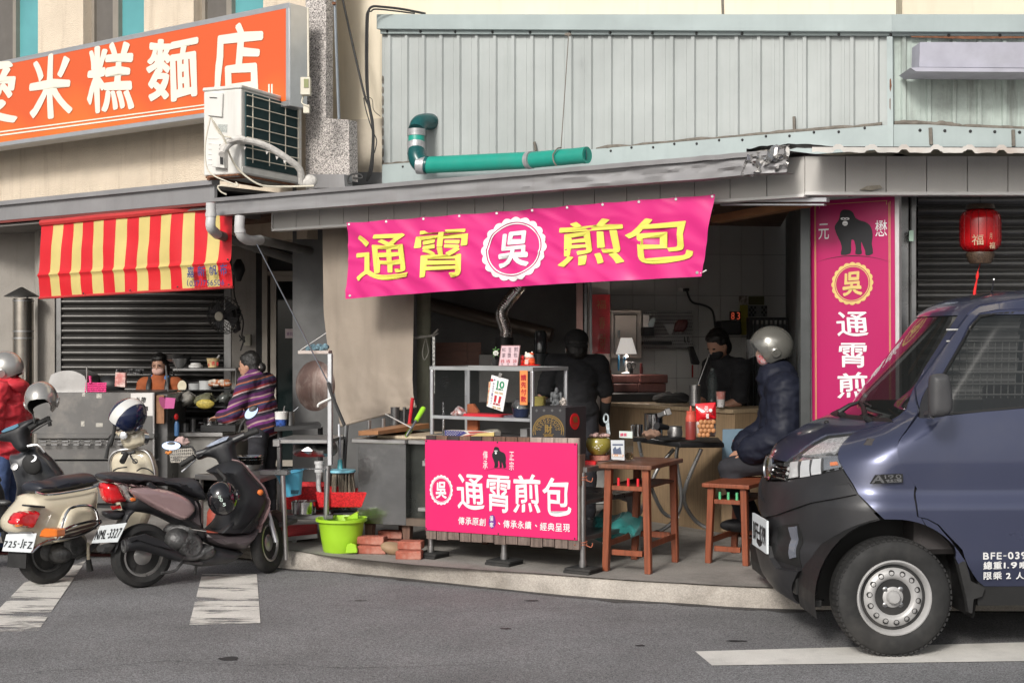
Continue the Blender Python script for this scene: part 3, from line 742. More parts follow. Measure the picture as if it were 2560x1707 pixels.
nz=nt.nodes.new('ShaderNodeTexNoise');nz.inputs['Scale'].default_value=.9;nt.links.new(tc.outputs['Object'],nz.inputs['Vector'])
mr=nt.nodes.new('ShaderNodeMath');mr.operation='MULTIPLY_ADD';mr.inputs[1].default_value=-.75;mr.inputs[2].default_value=.30;nt.links.new(sx.outputs[2],mr.inputs[0])
ad=nt.nodes.new('ShaderNodeMath');ad.operation='MULTIPLY_ADD';ad.inputs[1].default_value=.75;nt.links.new(nz.outputs[0],ad.inputs[0]);nt.links.new(mr.outputs[0],ad.inputs[2])
rp_=nt.nodes.new('ShaderNodeValToRGB');nt.links.new(ad.outputs[0],rp_.inputs[0]);e=rp_.color_ramp.elements
e[0].position=.30;e[0].color=(.62,.10,.028,1);e[1].position=.95;e[1].color=(.76,.30,.03,1);e.new(.6).color=(.70,.17,.03,1)
nt.links.new(rp_.outputs[0],b_.inputs['Base Color']);b_.inputs['Roughness'].default_value=.35
MB().ubox(SG,ul+.01,-t_,.004,.0115,zb_+t_,zt_-t_).build('sign_face',mo,sg,ang=0)
M_cch=mat('cream_lettering',(.74,.70,.60),.5,var=.03)
tx=MB()
def C1q(x0,y0,x1,y1,rise):return cq(C1,Q(x0,y0,x1,y1,rise))
def brush(x0,y0,x1,y1):return C1q(x0,y0,x1,y1,(x1-x0)*.10)
tx.text(SG,[('愛',brush(-230,395,110,835)),('米',brush(190,345,472,795)),('糕',brush(568,270,872,748)),('麵',brush(962,225,1290,675)),('店',brush(1385,145,1712,640))],-.001,.024)
for y0,y1 in((858,867),(880,890)):tx.slab(SG,[C1((-600,y0+80)),C1((1760,y0-232)),C1((1760,y1-233)),C1((-600,y1+80))],-.001,.003)
for x in(1752,1771):tx.slab(SG,[C1((x,552)),C1((x+9,550)),C1((x+9,640)),C1((x,640))],-.001,.003)
tx.build('lettering',M_cch,sg,ang=0)
mt_=MB();mt_.pbox(PL(762,11.75,0),751,193,775,237,0,.08);mt_.pbox(PL(762,11.75,0),759,197,772,220,-.006,-.001,1)
mt_.tube([W(770,20,11.85),W(771,193,11.8)],.010,6);mt_.tube([W(760,237,11.8),W(755,258,11.8),W(772,268,11.8),W(765,282,11.85)],.008,6,sm=4);mt_.pbox(PL(762,11.8,0),758,262,773,283,0,.05)
one(mt_,'junction_box',[M_ivory,mat('meter_window',(.25,.27,.12),.2)],'small cream electric timer box on the end of the orange sign','electric box',ang=0,bevel=.003)
# ---- air conditioner
AR=PL(603,11.5,-65.8);AL=PL(603,11.5,24.2)
ac=thing('air_conditioner','white outdoor air conditioner unit sitting on the canopy edge','air conditioner',AR,z=2.95)
zc0=2.955;zc1=AR.uz(603,212)[1]
MB().ubox(AR,0,.88,0,.37,zc0,zc1-.03).build('casing',M_acw,ac,ang=0,bevel=.012,seg=2)
MB().ubox(AR,-.008,.888,-.008,.378,zc1-.03,zc1).build('top_cover',M_acw,ac,ang=0,bevel=.008)
fn_=MB()
for k in range(90):u=.05+.76*k/90;fn_.ubox(AR,u,u+.0035,-.012,-.002,zc0+.07,zc1-.05)
fn_.ubox(AR,.05,.82,-.003,-.0015,zc0+.07,zc1-.05)
fn_.build('condenser_fins',M_fin,ac,ang=0,kind='stuff')
gd=MB()
for u in(.12,.36,.60,.80):gd.tube([AR.w(u,-.03,zc0+.1),AR.w(u,-.03,zc1-.06)],.0045,5)
for k in range(7):z=zc0+.13+k*.085;gd.tube([AR.w(.04,-.03,z),AR.w(.84,-.03,z)],.0045,5)
gd.build('wire_guard',M_ivory,ac,ang=0)
MB().ubox(AR,.82,.88,-.012,-.002,zc0+.03,zc1-.04).ubox(AR,.0,.88,-.012,-.002,zc0+.01,zc0+.06).build('side_frame',M_acw,ac,ang=0,bevel=.004)
sl_=MB()
for k in range(6):sl_.pbox(AL,520,345+k*13,545,348+k*13,-.005,0)
sl_.build('vent_slot',M_acw,ac,ang=0,bevel=.002)
MB().slab(AL,[C1((1350,600)),C1((1455,610)),C1((1448,765)),C1((1355,755))],-.02,0).slab(AL,[C1((1365,632)),C1((1420,635)),C1((1415,645)),C1((1368,643))],-.026,-.02,1).build('side_cover',[M_acw,M_black],ac,ang=0,bevel=.004)
MB().slab(AL,[C1((1380,935)),C1((1465,945)),C1((1465,1100)),C1((1385,1090))],-.05,0).slab(AL,[C1((1432,940)),C1((1462,943)),C1((1462,1080)),C1((1436,1075))],-.056,-.05,1).build('valve_cover',[M_acw,M_black],ac,ang=0,bevel=.005)
MB().slab(AL,[C1((1425,812)),C1((1485,815)),C1((1482,868)),C1((1425,862))],-.003,0).build('rating_label',mat('rating_label',(.38,.40,.38),.6,speck=.5,sps=300),ac,ang=0)
def pp1(pts,d0,d1=None,C=C1):
 n=len(pts);d1=d1 or d0
 return[W(*C(p),d0+(d1-d0)*i/max(1,n-1))for i,p in enumerate(pts)]
hs_=MB().tube(pp1([(1450,1010),(1470,970),(1530,925),(1640,925),(1760,965),(1880,1040),(1960,1110),(1970,1200)],11.3,11.8),.028,10,sm=5)
hs_.tube(pp1([(1445,980),(1480,930),(1560,905),(1600,915)],11.38,11.4),.024,10,sm=5)
for p in((1590,955),(1735,985),(1800,1020),(1850,1045)):q=W(*C1(p),11.45);hs_.add([q,q+Vector((.025,0,-.008)),q+Vector((.008,0,-.032))],[(0,1,2)])
hs_.ell(W(*C1((2020,1185)),11.8),.07,.05,.055);hs_.build('insulated_hose',mat('hose_wrap',(.55,.53,.50),.8,var=.2,vs=25,bump=.6,bs=40),ac)
cb=MB();cb.tube(pp1([(1375,765),(1340,950),(1350,1090),(1400,1150),(1520,1200),(1545,1210)],11.35),.006,6,sm=5);cb.tube(pp1([(1380,770),(1430,870),(1510,900)],11.35),.006,6,sm=5)
cb.tube(pp1([(1390,790),(1460,900),(1500,1010),(1560,1110),(1680,1200),(1800,1220),(2050,1215)],11.3,11.6),.008,6,sm=5);cb.tube(pp1([(1540,1190),(1550,1215),(1430,1215),(1440,1250),(1480,1272)],11.3),.006,6,sm=5)
cb.build('cable',M_ivory,ac)
bk=MB().bar(AR.w(.02,.02,2.945),AR.w(.8,.02,2.945),.03,.014).bar(AR.w(.02,.35,2.945),AR.w(.8,.35,2.945),.03,.014).bar(AR.w(.1,-.02,2.937),AR.w(.1,.4,2.937),.03,.012).bar(AL.w(-.33,.02,2.946),AL.w(0,-.02,2.946),.03,.014)
bk.build('bracket',M_rust,ac,ang=0)
# ---- green vent pipe
vp=thing('vent_pipe','green plastic exhaust pipe with grey tape bent along the metal wall','pipe',PL(1100,12.0,30),z=2.9)
def P2_(x,y,d):return W(*C2((x,y)),d)
MB().tube([P2_(690,1080,12.1),P2_(1370,1048,11.55)],[.072,.069],24).build('pipe_run',M_pvcg,vp)
pe=MB().tube([P2_(1370,1048,11.55),P2_(1745,1014,11.2)],[.066,.064],24,cap=False);pe.tube([P2_(1745,1014,11.2),P2_(1370,1048,11.55)],[.060,.060],24,cap=False)
pe.lathe(P2_(1745,1014,11.2),P2_(1745,1014,11.2)-P2_(1370,1048,11.55),[(.060,0),(.0665,.001),(.0665,-.03)],24);pe.build('pipe_end',M_pvcg,vp)
MB().ell(P2_(1735,1015,11.22),.01,.055,.055).build('pipe_inside',M_pvcd,vp)
MB().tube([P2_(630,885,12.2),P2_(630,940,12.18)],.070,24).build('pipe_piece',M_pvcg,vp)
MB().tube([P2_(745,800,12.45),P2_(700,796,12.35),P2_(650,808,12.25),P2_(632,850,12.2)],.073,24,sm=6).build('elbow',M_pvcd,vp)
MB().tube([P2_(630,985,12.15),P2_(632,1025,12.12),P2_(655,1068,12.1),P2_(705,1080,12.08)],.075,24,sm=6).build('elbow',M_pvcd,vp)
tp=MB().tube([P2_(724,797,12.4),P2_(770,805,12.55)],[.076,.078],24).tube([P2_(630,845,12.2),P2_(630,888,12.2)],.077,24).tube([P2_(630,938,12.18),P2_(629,1005,12.15)],.078,24).tube([P2_(640,1060+18,12.1),P2_(690,1082,12.08)],.0775,24).tube([P2_(1360,1049,11.55),P2_(1385,1046,11.52)],.072,24)
tp.build('tape',M_tape,vp,kind='stuff')
rb=MB().tube([P2_(1522,1010,11.3),P2_(1525,1050,11.2),P2_(1545,1085,11.2)],.006,6,sm=4).tube([P2_(1522,1010,11.3),P2_(1550,972,11.3),P2_(1575,968,11.35)],.006,6,sm=4).tube([P2_(1575,968,11.35),P2_(1625,225,11.35)],.004,5).ell(P2_(1620,228,11.4),.03,.012,.015)
rb.build('hanging_wire',mat('twisted_wire',(.16,.14,.12),.7),vp)
# ---- conduits and cables on the cream wall
cd=MB().tube([W(835,-60,12.3),W(840,100,12.3),W(853,458,12.25)],.013,8);cd.pbox(PL(853,12.3,0),848,338,860,386,-.03,.03,1);cd.tube([W(835,6,12.28),W(835,12,12.28)],.017,8,1)
one(cd,'steel_conduit',[mat('bluish_conduit',(.26,.29,.32),.4,metal=.5,var=.1),M_rust],'blue grey vertical conduit on the pebble dashed pillar','conduit')
k1=MB();k1 .tube(pp1([(1420/10-0,-30),(215,300),(290,620),(320,700),(345,860),(335,1050),(310,1170)],12.5,C=C2),.010,6,sm=5)
k1 .tube(pp1([(690,92),(540,62),(400,46),(345,45),(318,70),(303,150),(302,530),(325,700),(347,830),(342,1090),(305,1185)],12.5,C=C2),.011,6,sm=5)
k1 .tube(pp1([(620,90),(500,75),(370,62),(335,75),(316,110),(312,400),(318,640),(335,740),(352,860),(350,1010)],12.48,C=C2),.007,6,sm=5)
k1 .tube(pp1([(290,630),(340,650),(350,720),(395,762)],12.48,C=C2),.003,5,sm=5);k1 .tube(pp1([(285,640),(300,720),(340,850),(370,920),(355,1000)],12.48,C=C2),.005,5,sm=5)
k1 .tube(pp1([(150,1140),(160,1175),(210,1200),(180,1190),(190,1150),(240,1135),(275,1150),(270,1165),(215,1163)],12.1,C=C2),.008,6,sm=5)
one(k1,'wall_cable',M_wire,'bundle of black cables running down the cream wall','cable')
# ---- white downpipes under the awning
for i,(pts,lab)in enumerate((([(1378,20,11.55),(1378,110,11.55),(1378,180,11.55),(1420,225,11.7),(1600,290,12.2),(2105,450,13.0)],'white drain pipe beside the striped awning, lower of the two bends'),([(1568,105,11.4),(1568,215,11.4),(1620,262,11.5),(1700,262,11.7),(2105,350,12.8)],'white drain pipe hanging at the grey awning corner'))):
 P=[W(*C4((x,y)),d)for x,y,d in pts];t=thing('drain_pipe',lab,'pipe',loc=P[-1]);k=2 if i else 3
 MB().tube(P[:k+1]if i==0 else P[:2]+[P[2],P[3]],.041,14,sm=4).build('elbow',M_pvc,t)
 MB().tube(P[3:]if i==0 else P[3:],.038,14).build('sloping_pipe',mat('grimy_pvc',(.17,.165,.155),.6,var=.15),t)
 MB().tube([P[1]+Vector((0,0,.03)),P[1]-Vector((0,0,.0))],.046,14).build('collar',M_pvc,t)
# ---- striped awning
ST=PL(340,12.3,30)
sw=thing('striped_awning','red and yellow striped roll-down canvas awning over the shutter','awning',ST,z=1.9)
xt0,xt1=C4((252,140)),C4((1340,45));xb0,xb1=C4((250,640)),C4((1510,568))
TL,TR,BR,BL=C4((250,150)),C4((1504,33)),C4((1510,568)),C4((250,640))
NS=[0,.060,.110,.168,.219,.279,.332,.393,.447,.509,.567,.628,.683,.745,.803,.87,.932,1.0]
def aw(a,b):
 x=(BL[0]*(1-a)+BR[0]*a)*(1-b)+(TL[0]*(1-a)+TR[0]*a)*b
 y=(BL[1]*(1-a)+BR[1]*a)*(1-b)+(TL[1]*(1-a)+TR[1]*a)*b
 u,z=ST.uz(x,y);hb=.30
 o=-.018*math.exp(-((b-hb)/.022)**2)+.03*max(0,hb-b)-.0+.014*math.sin(a*40+b*3)*(1-abs(b-hb))*.35+.02*noise.noise(Vector((a*5,b*3,5)))
 o+=.05*(b-hb)if b>hb else.02*(hb-b)
 return u,o,z
M_red=mat('red_canvas',(.55,.014,.022),.42,var=.07,vs=4,bump=.1,bs=20);M_yel=mat('yellow_canvas',(.54,.44,.16),.42,var=.07,vs=4,bump=.1,bs=20)
mb=MB()
for i in range(17):
 mb.grid(lambda a,b:ST.w(*aw(NS[i]+(NS[i+1]-NS[i])*a,b)),5,50,i%2)
mb.build('canvas',[M_red,M_yel],sw,ang=60)
hm=MB();hm.tube([ST.w(*aw(a/20,0))for a in range(21)],.012,8);hm.tube([ST.w(*aw(a/20,1))for a in range(21)],.03,8)
hm.build('hem_bar',mat('dull_red_hem',(.42,.03,.03),.5),sw)
t2=MB();fa=lambda u,z:-.012
for ch,(x,y,x2,y2)in zip('嘉新帆布',((1222,432,1268,510),(1290,428,1340,500),(1368,425,1418,495),(1436,412,1482,495))):t2 .text(ST,[(ch,cq(C4,Q(x,y,x2,y2,4)))],-.055,.015)
t2 .word(ST,'(037)756506',cq(C4,Q(1222,508,1465,565,8)),-.055,.015)
t2 .build('lettering',mat('blue_print',(.03,.045,.16),.6),sw,ang=0)
gr=MB()
for p in((545,610),(850,590),(1160,568),(1495,553),(1488,388)):gr.ell(ST.pt(*C4(p),-.02),.008,.005,.008,8,5)
gr.build('eyelet',M_black,sw,kind='stuff')
# ---- pink banner
BP=PL(1280,10.22,36)
bn=thing('hanging_banner','long pink banner with yellow characters and white round emblem hung under the awning','banner',BP,z=2.0)
TL,TR,BR,BL=(882,558),(1797,487),(1762,692),(877,748)
uL,uR=ux(BP,878),ux(BP,1797)
def bwave(u,z):
 t=(u-uL)/(uR-uL);h=(z-2.0)/.55
 return-.05+.020*math.sin(t*9+h*4)*(.3+.5*h)+.03*noise.noise(Vector((u*1.1+z*.8,z*1.8,3)))+.020*noise.noise(Vector((u*5+z*4,z*3.5,1)))-.010*(1-abs(noise.noise(Vector((u*3.2+z*6,z*2.2-u,7))))*2)**3+.03*(1-h)*0+.014*math.exp(-((t-.93+(1-h)*.10)/.035)**2)
def bpx(a,b):
 sag=5*math.sin(math.pi*a)*0
 x=(BL[0]*(1-a)+BR[0]*a)*(1-b)+(TL[0]*(1-a)+TR[0]*a)*b
 y=(BL[1]*(1-a)+BR[1]*a)*(1-b)+(TL[1]*(1-a)+TR[1]*a)*b
 if b>.5:y+=2.2*abs(math.sin(a*math.pi*10))*(b-.5)*2
 if b<.5:y-=4*math.sin(math.pi*a)*(.5-b)*2
 return x,y
def bpt(a,b):
 u,z=BP.uz(*bpx(a,b));return BP.w(u,bwave(u,z),z)
M_pink=mat('pink_banner_vinyl',(.60,.025,.19),.38,var=.05,vs=1.5,bump=.12,bs=5,coat=.15)
MB().grid(bpt,140,34).build('banner_cloth',M_pink,bn,ang=70)
M_yl=mat('banner_yellow',(.70,.66,.12),.45,var=.03);M_wl=mat('print_white',(.74,.74,.74),.45,var=.03)
lt=MB();vf=lambda x0,y0,x1,y1,r=8:cq(V0,Q(x0,y0,x1,y1,r))
fnw=lambda u,z:bwave(u,z)
lt.text(BP,[('通',vf(830,535,948,648)),('霄',vf(966,524,1086,641)),('煎',vf(1292,503,1442,614)),('包',vf(1448,495,1597,608))],-.007,.014,0,fn=fnw)
emblem(lt,BP,V0((1190,573)),78,-.007,1,.98,fnw,.075,.03)
lt.build('lettering',[M_yl,M_wl],bn,ang=0)
ey=MB()
for k in range(11):p=bpt(k/10*.985+.007,.975);ey.lathe(p+Vector((0,-.008,0)),(0,1,0),[(.004,0),(.009,0),(.010,.004)],10)
for a,b in((.012,.04),(.985,.05)):p=bpt(a,b);ey.lathe(p+Vector((0,-.008,0)),(0,1,0),[(.004,0),(.010,0),(.011,.004)],10)
ey.build('eyelet',M_chrome,bn,kind='stuff')
tie=MB()
for k in range(11):p=bpt(k/10*.985+.007,.985);tie.tube([p,p+Vector((.005,.06,.03))],.003,5)
p=bpt(.995,.04);tie.tube([p,p+Vector((.04,0,.02))],.005,5);tie.build('tie',M_white,bn,kind='stuff')
# ---- vertical sign
VSP=PL(2140,9.28,33)
vs_=thing('vertical_sign','tall dark pink sign with gorilla emblem beside the stall opening','sign',VSP,z=.3)
def d4(p):return D4(p)
TLs,TRs=D4((60,435)),D4((1022,325))
MB().slab(VSP,[TLs,TRs,(2249,1330),(2027,1330)],0,.05).build('sign_frame',mat('sign_frame_grey',(.52,.50,.50),.4,metal=.3,var=.08,dirt=.3,streak_col=(.3,.29,.28)),vs_,ang=0,bevel=.002)
M_mag=mat('magenta_panel',(.40,.007,.10),.38,var=.05,vs=2)
MB().slab(VSP,[D4((105,430)),D4((975,372)),(2240,1300),(2033,1300)],-.006,-.0005).build('sign_panel',M_mag,vs_,ang=0)
gl=MB()
for x0,y0,x1,y1 in((148,470,158,1600),(158,480,168,1600),(926,425,936,1600),(914,440,920,1600)):
 a,b=C8((985,700)),0
 gl.slab(VSP,[D4((x0,y0)),D4((x0+4,y0)),(D4((x0+4,0))[0]+3,1200),(D4((x0,0))[0]+3,1200)],-.008,-.0065)
gl.slab(VSP,[D4((190,462)),D4((900,418)),D4((900,422)),D4((190,466))],-.008,-.0065)
for cx_,cy_ in((175,480),(905,440)):
 for k in range(9):gl.slab(VSP,[D4((cx_+26*math.cos(k*2.1)+5*math.cos(t),cy_+18*math.sin(k*3.3)+5*math.sin(t)))for t in(0,1.6,3.1,4.7)],-.008,-.0065)
emblem(gl,VSP,D4((540,1275)),52,-.008,0,.98,None,.06,.03)
gl.build('gold_print',mat('gold_print',(.62,.46,.16),.5),vs_,ang=0)
wl=MB();wl.text(VSP,[('元',cq(D4,Q(190,655,298,822,6))),('懋',cq(D4,Q(776,618,898,790,6)))],-.008,.0)
wl.text(VSP,[('通',cq(C8,Q(1130,205,1332,368,4))),('霄',cq(C8,Q(1145,408,1325,572,3))),('煎',cq(C8,Q(1135,603,1330,770,2))),('包',cq(C8,Q(1130,810,1330,980,0)))],-.008,.014)
wl.build('lettering',M_wl,vs_,ang=0)
gp=MB();a,b=D4((350,512)),D4((752,985));gorilla(gp,VSP,a[0],a[1],b[0],b[1],-.008,0,1)
gp.build('gorilla_emblem',[mat('print_black',(.012,.012,.015),.5),M_wl],vs_,ang=0)
# ---- right shutter, lantern
RS=PL(2400,10.1,0)
rsh=thing('roller_shutter','closed grey roller shutter behind the red paper lantern','shutter',RS)
MB().ubox(RS,ux(RS,2286),ux(RS,2900),.03,.05,.1,2.75).build('shutter_backing',M_dark,rsh,ang=0)
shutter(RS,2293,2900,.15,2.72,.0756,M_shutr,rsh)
MB().ubox(RS,ux(RS,2900),6,-.2,.2,0,2.75).build('end_wall',M_plast,sb,ang=0)
LN=PL(2450,9.35,0);lc=W(2450.5,577,9.35)
ln=thing('red_lantern','red paper lantern with gold characters and hanging tassel','lantern',loc=lc-Vector((0,0,.25)))
s_=9.35/F;pr=[]
for k in range(13):
 t=k/12;yy=1.0-2*t
 r=49*(1-abs(yy)**5*.30)*(1 if abs(yy)<.8 else 1-.35*(abs(yy)-.8)/.2)
 pr.append((r*s_,-yy*55*s_))
MB().lathe(lc,(0,0,1),pr,36).build('lantern_paper',mat('red_lantern_paper',(.52,.008,.012),.25,var=.12,vs=14,coat=.4,trans=.0),ln)
rbm=MB()
for k in range(16):t=2*math.pi*k/16;rbm.tube([lc+Vector((r*1.012*math.cos(t),r*1.012*math.sin(t),h))for r,h in pr],.002,4)
rbm.build('lantern_rib',mat('dark_red_rib',(.25,.006,.01),.4),ln)
MB().lathe(lc,(0,0,1),[(36*s_,53*s_),(34*s_,62*s_),(32*s_,66*s_),(20*s_,66*s_)],24).lathe(lc,(0,0,1),[(34*s_,-54*s_),(35*s_,-62*s_),(26*s_,-82*s_),(24*s_,-82*s_)],24).build('collar',mat('gold_black_collar',(.07,.045,.03),.5,speck=.7,sps=260),ln)
fu=MB()
def lan(pl_u,z):
 return-math.sqrt(max(0,(49*s_)**2-pl_u**2))-.003
LP=PL(2450.5,9.35,0)
fu.text(LP,[('福',D4((1722,785))+D4((1825,890))),('福',D4((1885,862))+D4((1950,928)))],0,.0,fn=lambda u,z:lan(u,z));fu.text(LP,[('月',D4((1885,770))+D4((1915,830)))],0,0,fn=lambda u,z:lan(u,z))
fu.build('lettering',mat('pale_gold',(.62,.45,.30),.5),ln,ang=0)
MB().tube([lc-Vector((0,0,82*s_)),W(*D4((1835,1150)),9.35)],.002,5).tube([W(*D4((1835,1150)),9.35),W(*D4((1830,1195)),9.35),W(*D4((1822,1250)),9.35)],[.004,.011,.004],8).tube([W(*D4((1822,1250)),9.35),W(*D4((1805,1330)),9.35),W(*D4((1798,1395)),9.35)],[.005,.009,.010],8).build('tassel',mat('red_tassel',(.7,.02,.02),.7),ln)
MB().tube([lc+Vector((0,0,66*s_)),W(*D4((1858,340)),9.35)],.002,5).build('hanging_string',M_wire,ln)
# ---- steel chimney on the left, beige canvas, stay rods
ch=thing('steel_chimney','polished steel stove chimney with conical rain cap by the grey column','chimney',PL(58,13.9))
MB().tube([W(58,1262,13.9),W(58,746,13.9)],.098,28).build('flue',mat('flue_steel',(.40,.37,.33),.22,metal=.95,var=.15),ch)
for y in(750,826,843):MB().tube([W(58,y+4,13.9),W(58,y,13.9)],.102,28).build('flue_band',M_steel,ch)
MB().lathe(W(54,742,13.9),(0,0,1),[(.165,0),(.16,.01),(.01,.095)],28).build('rain_cap',mat('dark_cap',(.05,.048,.045),.5,metal=.5),ch)
MB().tube([W(68,750,13.9),W(68,735,13.9)],.01,6).build('cap_strut',M_steeld,ch)
TP=PL(900,11.65,30)
def tpx(a,b):
 Lp=[(850,1064),(842,1010),(823,905),(809,780),(806,560)];Rp=[(1039,1015),(1033,985),(1031,945),(1035,740),(1037,545)]
 tt=b*4;i=min(3,int(tt));f=tt-i
 l=(Lp[i][0]*(1-f)+Lp[i+1][0]*f,Lp[i][1]*(1-f)+Lp[i+1][1]*f);r=(Rp[i][0]*(1-f)+Rp[i+1][0]*f,Rp[i][1]*(1-f)+Rp[i+1][1]*f)
 return l[0]*(1-a)+r[0]*a,l[1]*(1-a)+r[1]*a
def tpt(a,b):
 x,y=tpx(a,b);o=.5*(b-1)*.25+.035*math.sin(a*5+.5)*(1-b*.4)+.010*math.sin(a*17+b*2)+.02*noise.noise(Vector((a*4,b*2,0)))*1.5+.007*noise.noise(Vector((a*14+b*4,b*10,0)))-.04*math.exp(-((a-.97)/.1)**2)*(1-b)
 u,z=TP.uz(x,y,o);return TP.w(u,o,z)
tpm=MB().grid(tpt,40,50)
tc_=thing('hanging_canvas','plain beige canvas curtain hanging left of the bun stall','canvas',TP,z=1.0)
tpm.build('canvas_sheet',M_tarp,tc_,ang=80)
MB().tube([tpt(a/12,0)for a in range(13)],.012,8).build('bottom_hem',M_tarp,tc_)
MB().tube([tpt(.60,0),W(*S3((840,800)),9.7)],.005,5).build('guy_rope',M_white,tc_)
c_=MB();
for(x,y,x2,y2)in((820,98,826,104),(818,112,828,117),(820,128,826,132),(818,150,828,158)):c_.slab(TP,[S3((x,y)),S3((x2,y)),S3((x2,y2)),S3((x,y2))],-.06,-.058)
c_.build('printed_mark',mat('faded_mark',(.14,.11,.09),.9),tc_,ang=0)
rd=MB().tube([W(*C4((1680,290)),11.3),W(*C4((2145,1195)),10.1)],.006,6);rd.tube([W(*C4((2145,1195)),10.1),W(*C4((2175,1290)),10.05),W(*C4((2250,1470)),10.0)],.014,6,1,sm=4)
one(rd,'awning_strut',[M_chrome,M_wire],'thin steel stay rod running down from the drain pipe','rod')
# ---- bun stall cart
CT=PG(1260,1410,33,ZP)
CTD=.78
def zz(pl,px,py,off=0.0):return pl.uz(px,py,off)[1]
cart=thing('stall_cart','stainless stall cart with plank front on square rubber pads','food cart',CT,z=ZP)
tz_=zz(CT,1448,1180);u0,u1=ux(CT,1068),ux(CT,1462)
for i,(px,off)in enumerate(((1077,0),(1260,0),(1457,0),(1090,CTD),(1455,CTD))):
 u=ux(CT,px)if off==0 else(u0+.03,None,None,u0+.03,u1-.03)[i]
 MB().tube([CT.w(u,off,ZP+.06),CT.w(u,off,tz_)],.019,12).tube([CT.w(u,off,ZP+.035),CT.w(u,off,ZP+.075)],.024,12).build('leg',M_steel,cart)
 if off==0:
  pd=MB();pd.ubox(CT,u-.095,u+.095,-.09,.09,ZP,ZP+.018).ubox(CT,u-.088,u+.10,-.085,.085,ZP+.0185,ZP+.034)
  pd.build('rubber_pad',M_rubber,cart,ang=0,bevel=.003)
MB().ubox(CT,u0-.02,u1+.02,-.01,CTD+.03,tz_,tz_+.035).build('table_top',M_steel,cart,ang=0,bevel=.004)
sh1=zz(CT,1457,1262);sh2=zz(CT,1457,1352)
MB().ubox(CT,u0,u1,.0,CTD,sh1,sh1+.03).build('shelf',M_steeld,cart,ang=0,bevel=.003)
MB().ubox(CT,u0,u1,.0,CTD,sh2,sh2+.03).build('shelf',M_steeld,cart,ang=0,bevel=.003)
bx=[750,840,940,1042,1141,1240,1341,1444,1549,1657,1763,1868,1986,2086]
M_pk=[mat('dark_plank',(.045,.03,.03),.7,var=.3,wood=.4),mat('brown_plank',(.16,.085,.06),.75,var=.3,vs=8,wood=.6),M_greywood,mat('pale_plank',(.38,.30,.26),.8,var=.25,vs=9,wood=.5,dirt=.4,streak_col=(.2,.13,.10))]
tops=[0,1,0,1,0,1,1,1,1,3,3,3,3]
for i in range(13):
 g=3;x0,x1=bx[i]+g,bx[i+1]-g
 yt=308+(x0-745)*.018;yb=1205+(x0-750)*.072+6*math.sin(i*2.3)
 p=MB().slab(CT,[D1((x0-5,yt)),D1((x1-5,yt+1)),D1((x1,yb+6)),D1((x0,yb))],-.05+.003*math.sin(i*5),-.028)
 p.build('plank',M_pk[tops[i]]if i not in()else M_greywood,cart,ang=0,bevel=.002)
MB().slab(CT,[D1((748,640)),D1((2086,700)),D1((2086,740)),D1((748,680))],-.0275,-.002).slab(CT,[D1((748,1130)),D1((2086,1200)),D1((2086,1245)),D1((748,1175))],-.0275,-.002).build('plank_rail',M_greywood,cart,ang=0)
gp_=MB()
for i in range(13):
 x0,x1=bx[i]+3,bx[i+1]-3;y0=1130+(x0-745)*.07;yb=1205+(x0-750)*.072+6*math.sin(i*2.3)
 gp_.slab(CT,[D1((x0+1,y0)),D1((x1-1,y0+6)),D1((x1-1,yb+4)),D1((x0+1,yb-1))],-.0575,-.0545)
gp_.build('weathered_plank_end',M_greywood,cart,ang=0,kind='stuff')
MB().slab(CT,[D2((300,585)),D2((312,585)),D2((312,830)),D2((300,830))],-.05,.02).build('end_board',M_pk[1],cart,ang=0,bevel=.002)
wr=MB()
for y in(780,1290):
 c=CT.pt(*D2((338,y)),0)
 wr.tube([c+Vector((.026*math.cos(t*.6),.026*math.sin(t*.6),.0015*t-.01))for t in range(24)],.0025,5)
 wr.tube([c+Vector((.02,-.02,0)),c+Vector((.05,-.04,-.01)),c+Vector((.06,-.03,.015))],.0025,5,sm=3);wr.tube([c+Vector((-.02,-.02,0)),c+Vector((-.06,-.04,.006))],.0025,5)
wr.build('tying_wire',mat('copper_wire',(.45,.14,.08),.4),cart,kind='stuff')
BD=CT
sb2=thing('sign_board','bright pink board with white characters fixed to the stall cart','sign',CT,z=.35)
q=[D1((740,345)),D1((2065,375)),D1((2066,1221)),D1((744,1131))]
M_pkb=mat('pink_board',(.62,.018,.13),.4,var=.03,vs=2)
MB().slab(BD,q,-.066,-.059).build('board',M_pkb,sb2,ang=0,bevel=.001)
sc2=MB()
for p in((752,357),(1372,368),(2048,385),(752,1118),(1380,1163),(2045,1205)):sc2 .ell(BD.pt(*D1(p),-.067),.006,.003,.006,8,4)
sc2 .build('screw_heads',M_black,sb2,kind='stuff')
wl=MB()
def dq(x0,y0,x1,y1,r):return cq(D1,Q(x0,y0,x1,y1,r))
wl.text(BD,[('通',dq(1022,650,1255,945,-10)),('霄',dq(1280,657,1485,968,-10)),('煎',dq(1513,655,1748,975,-12)),('包',dq(1768,675,2010,998,-14))],-.068,.014)
wl.text(BD,[(c,dq(*b,-2))for c,b in(('傳',(1245,443,1286,515)),('承',(1245,527,1286,598)),('正',(1475,450,1516,520)),('宗',(1475,535,1514,608)))],-.068,.0)
for c,b in zip('傳承原創',((1030,1018),(1092,1022),(1153,1026),(1213,1030))):wl.text(BD,[(c,dq(b[0],b[1],b[0]+55,b[1]+62,-3))],-.068,.012)
for i,c in enumerate('傳承永續'):wl.text(BD,[(c,dq(1422+i*63,1045+i*3.5,1478+i*63,1110+i*3.5,-3))],-.068,.012)
for i,c in enumerate('經典呈現'):wl.text(BD,[(c,dq(1743+i*67,1066+i*4,1802+i*67,1132+i*4,-3))],-.068,.012)
